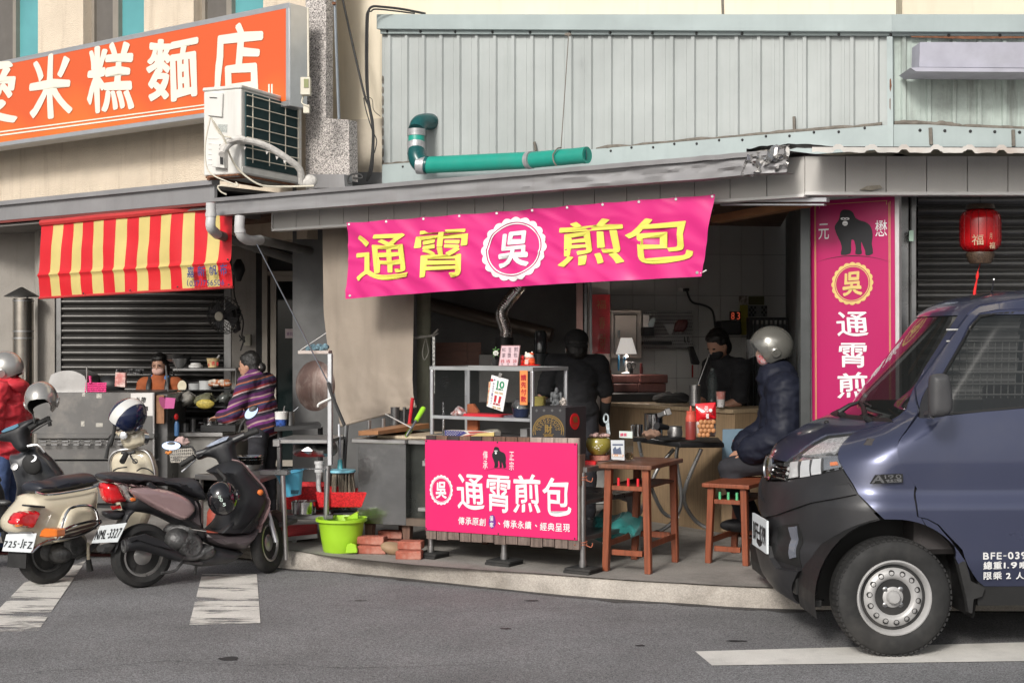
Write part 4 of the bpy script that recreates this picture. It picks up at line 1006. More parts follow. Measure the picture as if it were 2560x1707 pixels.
for x,y in((1378,1062),(1700,1082)):wl.text(BD,[('、',dq(x,y,x+18,y+22,0))],-.068,.06)
emblem(wl,BD,D1((882,782)),36.5,-.068,0,.77,None,-.03,.03)
wl.build('lettering',M_wl,sb2,ang=0)
a,b=D1((1322,405)),D1((1446,590));gm=MB();gorilla(gm,BD,a[0],a[1],b[0],b[1],-.068,0,1,-.01)
gm.build('gorilla_emblem',[mat('print_black',(.02,.02,.02)),M_wl],sb2,ang=0)
cx_,cy_=1325,1057
vm=MB().slab(BD,[D1((cx_+30*math.cos(t)*(1+.06*math.sin(5*t)),cy_+60*math.sin(t)))for t in[k*.3141 for k in range(20)]],-.0685,-.0665)
vm.text(BD,[('張',dq(1306,1008,1336,1052,0)),('家',dq(1306,1062,1338,1106,0))],-.070,.02,1)
vm.build('purple_seal',[mat('purple_print',(.16,.02,.24),.5),M_wl],sb2,ang=0)
# ---- display case
cz0,cz1=zz(CT,1200,1092,.08),zz(CT,1200,917,.08);e0,e1=ux(CT,1074,.08),ux(CT,1332,.08);eD=.46
dc=thing('display_case','aluminium and glass display case on top of the stall cart','display case',CT,z=cz0)
t=.024
fr=MB()
for u in(e0,e1-t):
 for o in(.08,.08+eD-t):fr.ubox(CT,u,u+t,o,o+t,cz0,cz1-t)
fr.build('corner_post',M_alu,dc,ang=0,bevel=.006,seg=2,kind='stuff')
MB().ubox(CT,e0,e1,.08,.08+t,cz1-t,cz1).ubox(CT,e0,e1,.08+eD-t,.08+eD,cz1-t,cz1).ubox(CT,e0,e0+t,.08+t,.08+eD-t,cz1-t,cz1).ubox(CT,e1-t,e1,.08+t,.08+eD-t,cz1-t,cz1).build('top_rail',mat('worn_aluminium',(.42,.43,.43),.4,metal=.6,var=.15,dirt=.4,streak_col=(.3,.29,.27)),dc,ang=0,bevel=.006,seg=2)
zm=zz(CT,1200,1046,.08)
MB().ubox(CT,e0+t,e1-t,.082,.082+.012,zm-.012,zm+.012).ubox(CT,e0+t,e1-t,.08+eD-t,.08+eD-.008,zm-.010,zm+.010).build('middle_rail',M_alu,dc,ang=0,bevel=.003)
ud=ux(CT,1160,.5)
MB().ubox(CT,ud,ud+.02,.51,.525,cz0,cz1-t).ubox(CT,ud+.028,ud+.048,.50,.509,cz0,cz1-t).build('sliding_frame',M_alu,dc,ang=0)
MB().ubox(CT,e0+t,e1-t,.1,.5,zm-.004,zm+.002).ubox(CT,e0+t,ud,.2,.5,zm+.13,zm+.134).build('glass_shelf',M_clear,dc,ang=0)
MB().ubox(CT,e0+t,e1-t,.086,.089,zm+.012,cz1-t).build('front_glass',M_clear,dc,ang=0)
MB().ubox(CT,e1-.012,e1-.009,.08+t,.08+eD-t,cz0,cz1-t).build('side_glass',M_clear,dc,ang=0)
MB().ubox(CT,e0+t,e1-t,.1,.5,cz0-.0,cz0+.006).build('case_floor',M_steeld,dc,ang=0)
def D8q(*p):return[D8(x)for x in p]
one(MB().slab(CT,D8q((545,800),(1070,822),(1070,864),(510,852)),.18,.32),'red_folder',mat('pinkish_red_plastic',(.75,.03,.05),.4,var=.05),'flat pinkish red folder lying on the glass shelf inside the case','folder',ang=0,bevel=.003)
one(MB().slab(CT,D8q((1050,825),(1240,828),(1245,866),(1050,864)),.2,.34),'notebook',mat('lilac_paper',(.40,.36,.45),.7),'pale lilac paper pad at the right end of the red folder','notepad',ang=0)
bg=MB();P=D8((500,785))
bg.infl(CT,[D8(p)for p in((412,845),(420,780),(455,765),(500,700),(560,740),(600,790),(590,850))],.2,.2,.05,.05,m=0,sm=2)
one(bg,'candy_bag',mat('bag_red_clear',(.45,.16,.14),.25,var=.8,vs=40,col2=(.55,.50,.50),c2s=30),'crinkled clear bag of red sweets beside the red folder','bag')
bw=W(*D8((1320,815)),9.65)
one(MB().lathe(bw-Vector((0,0,.035)),(0,0,1),[(.02,0),(.05,.02),(.062,.075),(.058,.075)],20),'blue_bowl',mat('navy_bowl',(.02,.03,.08),.3),'dark blue bowl holding a plastic bag inside the display case','bowl')
one(MB().infl(CT,[D8(p)for p in((1190,690),(1235,620),(1290,640),(1340,700),(1370,780),(1290,780),(1220,760))],.22,.24,.05,.04,sm=2),'plastic_bag',mat('clear_bag',(.22,.23,.23),.15,var=.6,vs=25,coat=.6),'crumpled clear plastic bag stuffed in the blue bowl','bag',disp=lambda c:Vector((0,1,1))*noise.noise(c*45)*.012)
cal=MB();CQ=[D8(p)for p in((935,300),(1155,360),(1083,778),(870,706))]
CP=PL(1240,9.50,20)
cal.slab(CP,CQ,0,.012);cal.build
ct_=thing('paper_calendar','white tear off calendar showing a green 10 and a red 11','calendar',CP,z=1.1)
cal.build('calendar_pages',mat('calendar_white',(.72,.71,.70),.7,var=.05),ct_,ang=0)
g_=MB();g_.word(CP,'10',cq(D8,((1012,368),(1112,390),(1092,482),(1000,462))),-.002,.05,0);g_.build('green_number',mat('green_ink',(.01,.22,.10),.6),ct_,ang=0)
g_=MB();g_.word(CP,'11',cq(D8,((975,560),(1065,582),(1042,672),(962,650))),-.002,.05,0)
g_.word(CP,'星期日',cq(D8,((955,655),(1048,680),(1042,705),(950,680))),-.002,.02);g_.slab(CP,[D8((940+20*math.cos(k),365+20*math.sin(k)))for k in range(6)],-.002,-.001);g_.build('red_number',mat('red_ink',(.45,.012,.03),.6),ct_,ang=0)
g_=MB();g_.word(CP,'星期六',cq(D8,((992,462),(1092,486),(1088,512),(988,488))),-.002,.02);g_.build('green_small_print',_mats['green_ink'],ct_,ang=0)
g_=MB()
for i in range(9):y=400+i*32;g_.text(CP,[('農宜忌沖煞日時吉方'[i],D8((950-i*4.5,y))+D8((975-i*4.5,y+24)))],-.002,0)
for x,y in((975,360),(940,552)):g_.slab(CP,[D8((x,y-15)),D8((x+14,y+12)),D8((x-12,y+10))],-.002,-.001)
g_.build('purple_print',mat('purple_ink',(.10,.07,.22),.6),ct_,ang=0)
g_=MB()
for(x,y)in((975,510),(1035,520),(945,700),(1005,715)):
 for j in range(4):g_.slab(CP,[D8((x,y+j*8)),D8((x+50,y+j*8+11)),D8((x+49,y+j*8+15)),D8((x-1,y+j*8+4))],-.002,-.001)
g_.build('ochre_print',mat('ochre_ink',(.45,.28,.12),.7),ct_,ang=0)
MB().slab(CP,D8q((900,380),(925,400),(905,520),(885,690),(872,690),(890,520)),-.002,-.001).build('picture_strip',mat('picture_strip',(.50,.42,.25),.6,col2=(.5,.12,.08),c2s=40,var=.3,vs=50),ct_,ang=0)
MB().slab(CP,D8q((1035,270),(1075,285),(1050,335),(1018,325)),-.006,0).build('clip',M_chrome,ct_,ang=0)
OSP=PL(1310,9.42,33)
os_=thing('paper_strip','narrow orange strip with red characters hanging on the case corner','sign',OSP,z=1.1)
MB().slab(OSP,D8q((1304,242),(1405,240),(1403,690),(1306,688)),0,.003).build('paper',mat('orange_paper',(.72,.24,.07),.6,var=.06),os_,ang=0)
g_=MB()
for i,c in enumerate('請先付款'):g_.text(OSP,[(c,D8((1318,292+i*94))+D8((1388,372+i*94)))],-.002,.02)
g_.build('lettering',mat('red_ink',(.5,.015,.01)),os_,ang=0)
fb=thing('patterned_box','long low box printed with stars and wavy stripes under the case','box',CT,z=.95)
fz=MB();fz.slab(CT,D8q((320,1020),(600,1030),(970,1045),(968,1098),(325,1098)),.06,.14);fz.build('box_body',mat('flag_white',(.58,.54,.48),.6),fb,ang=0)
MB().slab(CT,D8q((322,1021),(560,1029),(610,1055),(520,1096),(326,1096)),.056,.0595).build('blue_field',mat('flag_blue',(.05,.05,.18),.6),fb,ang=0)
st=MB()
for j in range(4):
 for i in range(7-j):st.slab(CT,[D8((345+i*34+(j%2)*17+6*math.cos(k*1.257),1036+j*16+5*math.sin(k*1.257)))for k in range(5)],.053,.0555)
st.build('star',mat('flag_white',(.6,.6,.6)),fb,ang=0,kind='stuff')
MB().slab(CT,D8q((620,1040),(760,1036),(900,1048),(760,1052),(650,1062)),.053,.0595).slab(CT,D8q((560,1090),(660,1074),(760,1062),(700,1084),(620,1096)),.053,.0595).build('red_stripe',mat('flag_red',(.42,.07,.06),.6),fb,ang=0)
MB().slab(CT,D8q((740,1062),(968,1046),(966,1096),(660,1097)),.054,.0595).build('yellow_field',mat('flag_yellow',(.55,.42,.16),.6),fb,ang=0)
one(MB().slab(CT,D8q((612,678),(690,676),(752,770),(752,1030),(612,1030)),.30,.33),'cutting_board',mat('orange_board',(.42,.12,.045),.5,wood=.4),'orange brown wooden board standing inside the display case','board',ang=0,bevel=.003)
one(MB().pbox(PL(1307,9.6,30),1300,1071,1318,1092,0,.08),'steel_tin',M_steel,'small square steel tin low in the display case corner','tin',ang=0,bevel=.003)
one(MB().infl(CT,[D8(p)for p in((790,1030),(880,1008),(980,1012),(1000,1040),(960,1060),(800,1050))],.16,.2,.04,.03,sm=2),'folded_cloth',mat('dull_cloth',(.25,.24,.20),.9,var=.4,vs=25),'folded grey cloth beside the star patterned box','cloth')
sp=MB();
for i in range(9):sp.tube([W(1108,1005+i*5,9.9),W(1108,1008+i*5,9.9)],.008,8)
sp.tube([W(1108,1032,9.9),W(1108,1092,9.9)],.008,8);one(sp,'steel_rod',M_chrome,'thin ringed steel rod standing at the left in the case','rod')
def S5q(*p):return[S5(x)for x in p]
MC=PL(1270,9.56,20)
mc=thing('price_card','pink framed price card on top of the display case','price card',MC,z=1.43)
MB().slab(MC,S5q((848,800),(1082,800),(1050,1056),(813,1052)),0,.006).build('frame',mat('card_frame',(.25,.13,.13),.4),mc,ang=0)
MB().slab(MC,S5q((855,808),(1073,808),(1044,1046),(822,1046)),-.003,-.0005).build('card',mat('pink_card',(.58,.42,.45),.6,var=.04),mc,ang=0)
g_=MB()
for c,b in(('紅',(858,830,905,875)),('茶',(858,895,900,950)),('豆',(935,828,972,880)),('漿',(925,892,968,950)),('煎',(1005,820,1058,880)),('包',(1000,890,1048,945)),('元',(845,1022,870,1042)),('元',(918,1022,943,1042)),('元',(993,1022,1020,1042))):g_.text(MC,[(c,S5(b[:2])+S5(b[2:]))],-.005,0)
g_.build('lettering',mat('dark_ink',(.06,.03,.05),.6),mc,ang=0)
g_=MB()
for c,b in(('15',(845,975,885,1012)),('15',(915,975,955,1012)),('20',(993,975,1035,1010))):g_.word(MC,c,S5(b[:2])+S5(b[2:]),-.005,.01)
g_.build('price',mat('red_ink',(.5,.02,.03)),mc,ang=0)
ck=W(*S5((1195,960)),9.6);s=9.6/F/4.9
cat=thing('cat_figurine','red and white beckoning cat figurine on top of the case','figurine',loc=W(*S5((1195,1048)),9.6))
def cw_(x,y,dd=0):return W(*S5((x,y)),9.6+dd)
MB().ell(cw_(1190,1005),75*s,55*s,48*s).ell(cw_(1200,975,.0),62*s,50*s,40*s).build('body',mat('cat_orange',(.68,.10,.03),.25,coat=.4),cat)
MB().ell(cw_(1187,930),58*s,50*s,42*s).ell(cw_(1152,893),14*s,10*s,17*s).ell(cw_(1225,893),14*s,10*s,17*s).build('head',mat('cat_white',(.72,.68,.60),.25,coat=.4),cat)
MB().ell(cw_(1215,905,-.006),34*s,30*s,18*s).build('head_patch',mat('cat_orange',(.68,.10,.03)),cat)
MB().ell(cw_(1105,950,-.01),24*s,24*s,32*s).ell(cw_(1100,1000,-.01),20*s,20*s,40*s).lathe(cw_(1195,1045),(0,0,1),[(135*s,0),(135*s,10*s),(70*s,16*s)],20).build('raised_paw',mat('cat_red',(.65,.02,.02),.25,coat=.4),cat)
MB().lathe(cw_(1200,950),(0,0,1),[(50*s,-4*s),(56*s,0),(50*s,5*s)],20).slab(PL(1320,9.55,0),S5q((1140,970),(1180,968),(1178,1030),(1135,1028)),0,.002).build('collar',mat('cat_trim',(.72,.45,.40),.3),cat)
pl_=thing('potted_ornament','small black pot with white flower and green leaves beside the price card','potted plant',loc=W(*S5((770,1050)),9.6))
MB().lathe(W(*S5((765,1048)),9.6),(0,0,1),[(24*s,0),(34*s,30*s),(38*s,70*s),(32*s,70*s),(30*s,60*s)],16).build('pot',mat('glossy_black',(.03,.03,.03),.15,coat=.5),pl_)
lf=MB()
for k in range(16):
 a=k*2.4;c=W(*S5((785+30*math.cos(a),930-6*k+10*math.sin(a))),9.6+.02*math.sin(a));lf.ell(c,16*s,10*s,9*s,8,5,M=Matrix.Rotation(a,3,'Y'))
lf.build('leaves',mat('leaf_green',(.06,.16,.04),.5,var=.4,vs=50),pl_,kind='stuff')
fl_=MB()
for k in range(7):a=k*.9;fl_.ell(W(*S5((782+22*math.cos(a),895+22*math.sin(a))),9.56),14*s,8*s,12*s,8,5)
fl_.ell(W(*S5((782,895)),9.55),9*s,9*s,9*s,8,5);fl_.build('flower',mat('petal_white',(.6,.6,.55),.6,var=.1),pl_)
GB=CT;gx0,gx1=1328.5,1413.5
gbx=thing('gift_box','tall black box with round gold emblem and red oval sticker','box',CT,z=tz_)
og=-.012;ug0,ug1=ux(CT,gx0,og),ux(CT,gx1,og);zg1=zz(CT,1370,1017,og)
MB().ubox(CT,ug0,ug1,og,og+.27,tz_+.036,zg1).build('box_body',mat('charcoal_card',(.03,.028,.03),.5,var=.06),gbx,ang=0,bevel=.003)
em=MB();c=D1((1815,268))
def gring(ri,ro,n=60):
 vs=[];fs=[]
 for k in range(n+1):
  t=math.pi*k/n*1.18-.09*math.pi
  for r in(ri,ro):u,z=CT.uz(c[0]+r*math.cos(t)*.98,c[1]-r*math.sin(t),og-.002);vs.append(CT.w(u,og-.002,z))
 em.add(vs,[(2*k,2*k+1,2*k+3,2*k+2)for k in range(n)])
gring(38.5,40);gring(33,35);
for k in range(44):
 t=math.pi*k/43;em.slab(CT,[(c[0]+36.8*math.cos(t)+1.2*math.cos(q),c[1]-36.8*math.sin(t)+1.2*math.sin(q))for q in(0,1.57,3.14,4.71)],og-.002,og-.0005)
for k in range(9):
 t=.2+(math.pi-.4)*k/8
 for rr,w2 in((28,3.6),(21,2.6)):
  x,y=c[0]+rr*math.cos(t),c[1]-rr*math.sin(t)
  vs=[];
  for q in range(17):
   a=q*.39
   for r in(w2*.55,w2):u,z=CT.uz(x+r*math.cos(a),y+r*math.sin(a),og-.002);vs.append(CT.w(u,og-.002,z))
  em.add(vs,[(2*q,2*q+1,2*q+3,2*q+2)for q in range(14)])
em.text(CT,[('財',(c[0]-10,c[1]-16,c[0]+10,c[1]+6))],og-.002,.03);em.text(CT,[('寶',(c[0]-14,c[1]+7,c[0]+14,c[1]+15))],og-.002,0)
em.build('gold_emblem',mat('matt_gold',(.34,.22,.07),.4,metal=.5),gbx,ang=0)
GS=PL(1,1,0);k0=CT.w(ug1,og,0);GS=PL(CX+F*k0 .x/k0 .y,k0 .y,33-90)
ov=MB();oc=D1((2047,185))
ov.slab(GS,[(oc[0]+11.5*math.cos(t),oc[1]+20.5*math.sin(t))for t in[k*.2618 for k in range(24)]],-.003,-.0005)
ov.text(GS,[('福',(oc[0]-6,oc[1]-13,oc[0]+6,oc[1]+3))],-.006,.02,1);ov.word(GS,'2020',(oc[0]-6,oc[1]+7,oc[0]+6,oc[1]+13),-.006,0,1)
ov.build('oval_sticker',[mat('sticker_red',(.68,.015,.02),.4),mat('matt_gold',(.34,.22,.07))],gbx,ang=0)
hl=MB()
for x in(1712,1777,1848,1918):hl.slab(CT,[D1((x,76)),D1((x+12,90)),D1((x,104)),D1((x-12,90))],og-.002,og-.0005)
hl.build('cut_out_mark',mat('grey_mark',(.10,.10,.10),.5),gbx,ang=0)
GZ=zg1;s8=9.55/F/5.227
def gw_(x,y,dd=0):return W(*D8((x,y)),9.55+dd)
gf=MB()
for x,y,a,b,dd in((1775,570,52,62,0),(1775,640,48,50,0),(1785,505,27,34,-.01),(1784,480,20,20,-.005),(1782,530,18,14,-.03),(1725,560,24,42,-.005),(1838,560,24,40,-.005),(1715,620,18,40,-.015),(1842,612,18,36,-.015),(1745,660,22,34,-.02),(1770,690,26,14,-.03),(1800,670,24,34,-.02),(1730,690,30,14,0)):gf.ell(gw_(x,y,dd),a*s8,min(a,b)*s8,b*s8,12,8)
one(gf,'gorilla_figurine',mat('slate_grey_resin',(.10,.105,.11),.5,bump=.6,bs=120,var=.2,vs=30),'small slate grey gorilla figurine standing on the black gift box','figurine')
one(MB().lathe(gw_(1868,716,-.01),(0,0,1),[(30*s8,0),(44*s8,35*s8),(46*s8,75*s8),(34*s8,108*s8),(12*s8,124*s8),(.0001,128*s8)],16),'carved_egg',mat('carved_ivory',(.45,.40,.36),.6,speck=.9,sps=160,bump=1,bs=200),'pale carved egg shaped ornament beside the gorilla figurine','ornament')
one(MB().slab(PL(1347,9.75,10),D8q((1488,580),(1622,582),(1616,600),(1614,716),(1492,716),(1498,610)),0,.09),'yellow_jug',mat('olive_plastic',(.38,.32,.08),.4,var=.06),'olive yellow plastic jug inside the right end of the case','jug',ang=0,bevel=.006)
# ---- steel work table left of the cart
ST2=PG(1010,1353,33,ZP+.0)
ST2=PL(1015,10.05,20)
wt=thing('steel_cabinet','dented stainless cabinet on wooden feet left of the pink board','cabinet',ST2,z=ZP)
zt1=zz(ST2,950,1097);zb1=zz(ST2,950,1310);w0,w1=ux(ST2,895),ux(ST2,1015)
MB().ubox(ST2,w0,w1,0,.7,zb1,zt1-.03).build('cabinet_body',mat('dented_stainless',(.36,.36,.36),.17,metal=.95,var=.15,vs=4,bump=.5,bs=3.2,dirt=.5,streak_col=(.2,.2,.2)),wt,ang=0,bevel=.002)
s2u=PL(1,1,0);kk=ST2 .w(w1,0,0)
MB().ubox(ST2,w1,w1+.50,.08,.7,zb1+.03,zt1-.03).build('open_side',mat('dark_oily_steel',(.06,.065,.06),.3,metal=.7,var=.4,vs=3,dirt=.4,streak_col=(.25,.2,.15)),wt,ang=0)
MB().ubox(ST2,w0-.035,w1+.01,-.035,.74,zt1-.03,zt1).ubox(ST2,w1+.011,w1+.52,.0,.74,zt1-.032,zt1-.002).build('cabinet_top',M_steel,wt,ang=0,bevel=.004)
MB().ubox(ST2,w1+.001,w1+.50,.0,.06,zb1,zb1+.05).build('bottom_rail',mat('greasy_brown',(.11,.08,.06),.6,var=.3),wt,ang=0)
for u,o in((w0+.07,.03),(w1-.02,.05),(w0+.06,.62),(w1+.4,.5)):
 MB().hexa([ST2 .w(u-.02,o,ZP+.0),ST2 .w(u+.02,o,ZP),ST2 .w(u+.02,o+.045,ZP),ST2 .w(u-.02,o+.045,ZP)],[ST2 .w(u-.032,o-.005,zb1),ST2 .w(u+.032,o-.005,zb1),ST2 .w(u+.032,o+.055,zb1),ST2 .w(u-.032,o+.055,zb1)]).build('foot',M_pk[1],wt,ang=0)
MB().slab(ST2,[D1((718,528)),D1((742,528)),D1((742,572)),D1((718,572))],.0,.05).slab(ST2,[D1((680,935)),D1((742,938)),D1((742,968)),D1((680,964))],0,.05).build('hinge',M_steel,wt,ang=0,kind='stuff')
one(MB().ubox(ST2,ux(ST2,930),w1+.5,.08,.62,zt1+.001,zt1+.02),'chopping_board',mat('pale_board',(.46,.38,.27),.7,wood=.3),'thin pale board lying on the steel cabinet top','board',ang=0,bevel=.003)
one(MB().hexa([W(*D1((158,268)),10.2),W(*D1((330,268)),9.95),W(*D1((330,303)),9.95),W(*D1((160,310)),10.2)][::-1],[W(*D1((560,205)),11.2),W(*D1((780,200)),10.6),W(*D1((780,245)),10.6),W(*D1((560,250)),11.2)][::-1]),'wooden_shelf_board',mat('orange_wood',(.35,.17,.08)),'reddish wooden board raised behind the steel cabinet','board',ang=0,bevel=.003)
for(x,y0,y1)in((255,175,330),(378,160,330),(455,285,320)):one(MB().tube([W(*D1((x,y0)),10.7),W(*D1((x,y1)),10.7)],.014,8),'table_post',M_steel,'short steel post, %s of the three under the reddish board'%{255:'leftmost',378:'middle',455:'rightmost'}[x],'post',group='steel posts behind the cabinet')
for x,w2 in((480,40),(560,14)):one(MB().tube([W(*D1((x,60)),11.2),W(*D1((x,215)),11.2)],w2*11.2/F/3.485,12),'vertical_pipe',M_steeld,'dark vertical pipe behind the boards, the %s one'%('thick' if w2>20 else 'thin'),'pipe')
one(MB().tube([W(*D1((632,-20)),11.0),W(*D1((622,70)),11.0),W(*D1((605,205)),11.0)],.014,8),'broom_stick',mat('red_plastic_handle',(.5,.02,.03),.4),'long red handle standing behind the canvas corner','tool handle')
vb=thing('hand_whisk','steel kitchen tool with lime green grip leaning on the cabinet','kitchen tool',loc=W(*D1((580,330)),9.75))
MB().tube([W(*D1((735,60)),9.9),W(*D1((725,75)),9.9),W(*D1((663,178)),9.83)],[.012,.019,.016],12).build('grip',mat('lime_green_plastic',(.30,.62,.03),.35,var=.04),vb)
MB().tube([W(*D1((663,178)),9.83),W(*D1((575,318)),9.75)],.009,8).build('shaft',M_chrome,vb)
rg=MB();a,b=W(*D1((622,243)),9.8),W(*D1((575,318)),9.75)
for i in range(6):p=a.lerp(b,i/6);rg.tube([p,p.lerp(b,.05)],.015,8)
rg.build('spring',M_chrome,vb,kind='stuff')
BRK=[((147,1215,378,1275),9.95,12),((148,1275,396,1338),9.90,10),((328,1148,538,1215),10.25,20),((385,1215,545,1272),10.28,14),((500,1250,706,1315),9.72,10),((482,1313,705,1378),9.66,8)]
LB=['upper brick of the left pair beside the green bucket','lower brick of the left pair beside the green bucket','upper brick at the back behind the left pair','half hidden lower brick at the back','upper brick of the right pair under the cabinet foot','lower brick of the right pair, nearest the cart leg']
zprev={}
for(b,d,th),lab in zip(BRK,LB):
 x0,y0=D1(b[:2]);x1,y1=D1(b[2:]);pl=PL((x0+x1)/2,d,th)
 jit=random.Random(b[0])
 z0=ZP if 'lower' in lab else ZP+.058;h=.056
 m_=MB().ubox(pl,ux(pl,x0),ux(pl,x1),0,.10,z0,z0+h)
 def dsp(c,s=b[0]):return Vector((0,0,0))+.004*noise.noise_vector(c*22+Vector((s,0,0)))
 m2=m_.build('brick',M_brick,None,ang=0,bevel=.008,seg=2,disp=dsp);tag(m2,'red '+lab if 'brick' in lab else lab,'brick','loose red bricks on the pavement')
pc=Wg(*D1((450,1350)),ZP);one(MB().ell(pc+Vector((0,.05,.042)),.085,.06,.043,M=Matrix.Rotation(.25,3,'Y')),'river_stone',mat('tan_stone',(.30,.20,.12),.7,var=.15,bump=.2),'smooth tan stone between the two brick piles','stone',disp=lambda c:noise.noise(c*9)*Vector((0,.01,.012)))
bk_=thing('mop_bucket','lime green plastic mop bucket standing at the kerb','bucket',loc=Wg(850,1385,ZP))
M_lime=mat('lime_plastic',(.33,.58,.03),.38,var=.06,vs=6,dirt=.25,streak_col=(.2,.28,.04));c=Wg(848,1384,ZP)+Vector((0,.13,0));s=9.95/F
pf=[(42,0),(44,3),(50,40),(55,74),(56,76),(62,77),(62,84),(57,84),(54,76),(48,40),(42,8),(1,6)]
MB().lathe(c,(0,0,1),[(r*s,h*s)for r,h in pf],32,xdir=(1,0,0),sx=1.05).build('bucket_body',M_lime,bk_)
MB().slab(PL(848,c.y-.15,0),[D1((p))for p in((50,1290),(60,1255),(100,1245),(140,1262),(150,1300),(150,1330),(50,1335))],-.012,.02).build('foot_recess',M_lime,bk_,ang=0,bevel=.005)
b2_=MB().lathe(c+Vector((.10,.0,72*s)),(0,0,1),[(20*s,0),(28*s,14*s),(30*s,14*s),(22*s,0)],20);b2_.slab(PL(895,c.y,0),S3q:=[S3(p)for p in((500,1290),(545,1265),(553,1268),(553,1310),(505,1303))],-.06,.03)
b2_.build('wringer',M_lime,bk_,ang=35)
def d3(p,d):return W(*S3(p),d)
br=thing('broom','blue capped straw broom hanging behind the sink','broom',loc=d3((460,1155),10.4))
MB().tube([d3((452,785),10.5),d3((457,980),10.42)],.010,8).build('handle',M_alu,br)
MB().tube([d3((457,978),10.42),d3((458,1034),10.4)],[.016,.020],10).build('socket',mat('turquoise_plastic',(.08,.38,.42),.4),br)
MB().lathe(d3((460,1042),10.4),(0,0,1),[(.10,-.008),(.113,0),(.11,.014),(.03,.022)],24).build('cap',mat('light_blue_plastic',(.22,.55,.68),.4),br)
bs_=MB();rr=random.Random(3)
for k in range(90):
 a=rr.random()*6.28;r=.098*math.sqrt(rr.random());p=d3((460,1048),10.4)+Vector((r*math.cos(a),r*math.sin(a),0));q=p+Vector((.01*math.cos(a)+rr.uniform(-.012,.012),0,-.235-rr.random()*.03));bs_.tube([p,p.lerp(q,.5)+Vector((rr.uniform(-.01,.01),0,0)),q],.0052,4)
bs_.build('bristles',mat('straw_bristles',(.20,.175,.135),.9,var=.4,vs=30),br,kind='stuff')
one(MB().tube([d3((492,790),10.6),d3((478,1035),10.55)],.016,8),'squeegee_pole',M_steeld,'grey metal pole leaning just right of the broom','pole')
SKP=PL(760,10.15,8);sk=thing('steel_sink','freestanding stainless sink with tall corner post and lower shelf','sink',SKP,z=0.02)
def sb_(x0,y0,x1,y1,o0,o1,nm,m,bv=.004):
 return MB().pbox(SKP,*S3((x0,y0)),*S3((x1,y1)),o0,o1).build(nm,m,sk,ang=0,bevel=bv)
sb_(90,867,388,890,0,.5,'sink_rim',M_steel);sb_(90,868,130,906,-.01,.03,'rim_corner',M_steel)
MB().infl(SKP,[S3(p)for p in((170,888),(388,888),(386,955),(360,972),(200,972),(175,950))],.04,.25,.2,.05,sm=2).build('basin',M_steel,sk)
sb_(113,906,133,1330,.0,.035,'leg',M_steeld);sb_(388,400,412,1010,-.01,.03,'tall_post',M_alu);
MB().tube([SKP.pt(*S3((390,1010)),.02),SKP.pt(*S3((382,1300)),.02)],.021,10).build('leg',M_steel,sk)
MB().tube([SKP.pt(*S3((145,1060)),-.25),SKP.pt(*S3((164,1520)),-.25)],.018,10).build('leg',M_steel,sk)
sb_(20,1035,172,1062,-.28,-.2,'side_rail',M_steeld);sb_(172,1024,380,1030,-.02,0,'cross_rod',M_chrome,.001)
sb_(90,1278,420,1302,0,.4,'lower_shelf',M_steeld);sb_(60,1320,160,1345,-.2,.1,'side_rail',M_steeld)
MB().tube([SKP.pt(*S3(p),.12)for p in((344,985),(345,1035),(342,1080),(340,1120),(352,1180),(375,1225),(400,1275))],[.03,.03,.018,.017,.017,.017,.017],12,sm=4).build('drain_pipe',M_pvc,sk)
MB().tube([SKP.pt(*S3((344,985)),.12),SKP.pt(*S3((344,1000)),.12)],.035,12).tube([SKP.pt(*S3((344,1022)),.12),SKP.pt(*S3((344,1045)),.12)],.034,12).build('drain_nut',M_pvc,sk)
b_=thing('blue_basket','small light blue plastic basket hooked under the sink','basket',loc=d3((205,1180),10.1))
bl=mat('sky_blue_plastic',(.10,.42,.62),.35,var=.06)
MB().lathe(d3((205,1172),10.1),(-.18,0,1),[(.055,0),(.075,.08),(.098,.165),(.104,.165),(.104,.175),(.095,.175),(.07,.08),(.05,.01)],24).build('basket_body',bl,b_)
sl_=MB()
for k in range(10):sl_.tube([d3((192+k*4.5,1142),10.0),d3((192+k*4,1162),10.01)],.002,4)
sl_.build('slot',M_black,b_,kind='stuff')
def crate(mb,cx_,cy_,d,w,dp,h,fl,m):
 c=d3((cx_,cy_),d);P=lambda x,y,z:c+Vector((x,y,z))
 b=[P(-w/2,-dp/2,0),P(w/2,-dp/2,0),P(w/2,dp/2,0),P(-w/2,dp/2,0)];f=1+fl
 t=[P(-w/2*f,-dp/2*f,h),P(w/2*f,-dp/2*f,h),P(w/2*f,dp/2*f,h),P(-w/2*f,dp/2*f,h)]
 t2=[c+(p-c)*.94+Vector((0,0,h*.06))for p in t];b2=[c+(p-c)*.94+Vector((0,0,.01))for p in b]
 v=b+t+t2+b2;fs=[(3,2,1,0),(12,13,14,15)]
 for i in range(4):j=(i+1)%4;fs+=[(i,j,4+j,4+i),(4+i,4+j,8+j,8+i),(8+i,8+j,12+j,12+i)]
 mb.add(v,fs,m)
M_rbk=mat('red_basket_plastic',(.50,.015,.02),.4,var=.1,speck=.35,sps=120)
m1=MB();crate(m1,320,1235,10.5,.38,.3,.17,.12,0);one(m1,'red_basket',M_rbk,'deep red plastic basket behind the sink drain pipe','basket',ang=0,bevel=.006)
m1=MB();crate(m1,490,1225,10.3,.36,.26,.11,.12,0);one(m1,'red_basket',M_rbk,'shallow red plastic basket under the broom','basket',ang=0,bevel=.006)
one(MB().hexa([d3((420,1268),10.2),d3((548,1262),10.2),d3((552,1240),10.6),d3((430,1240),10.6)],[d3((420,1275),10.2),d3((548,1270),10.2),d3((552,1248),10.6),d3((430,1248),10.6)]),'black_tray',M_black,'flat black tray under the shallow red basket','tray',ang=0)
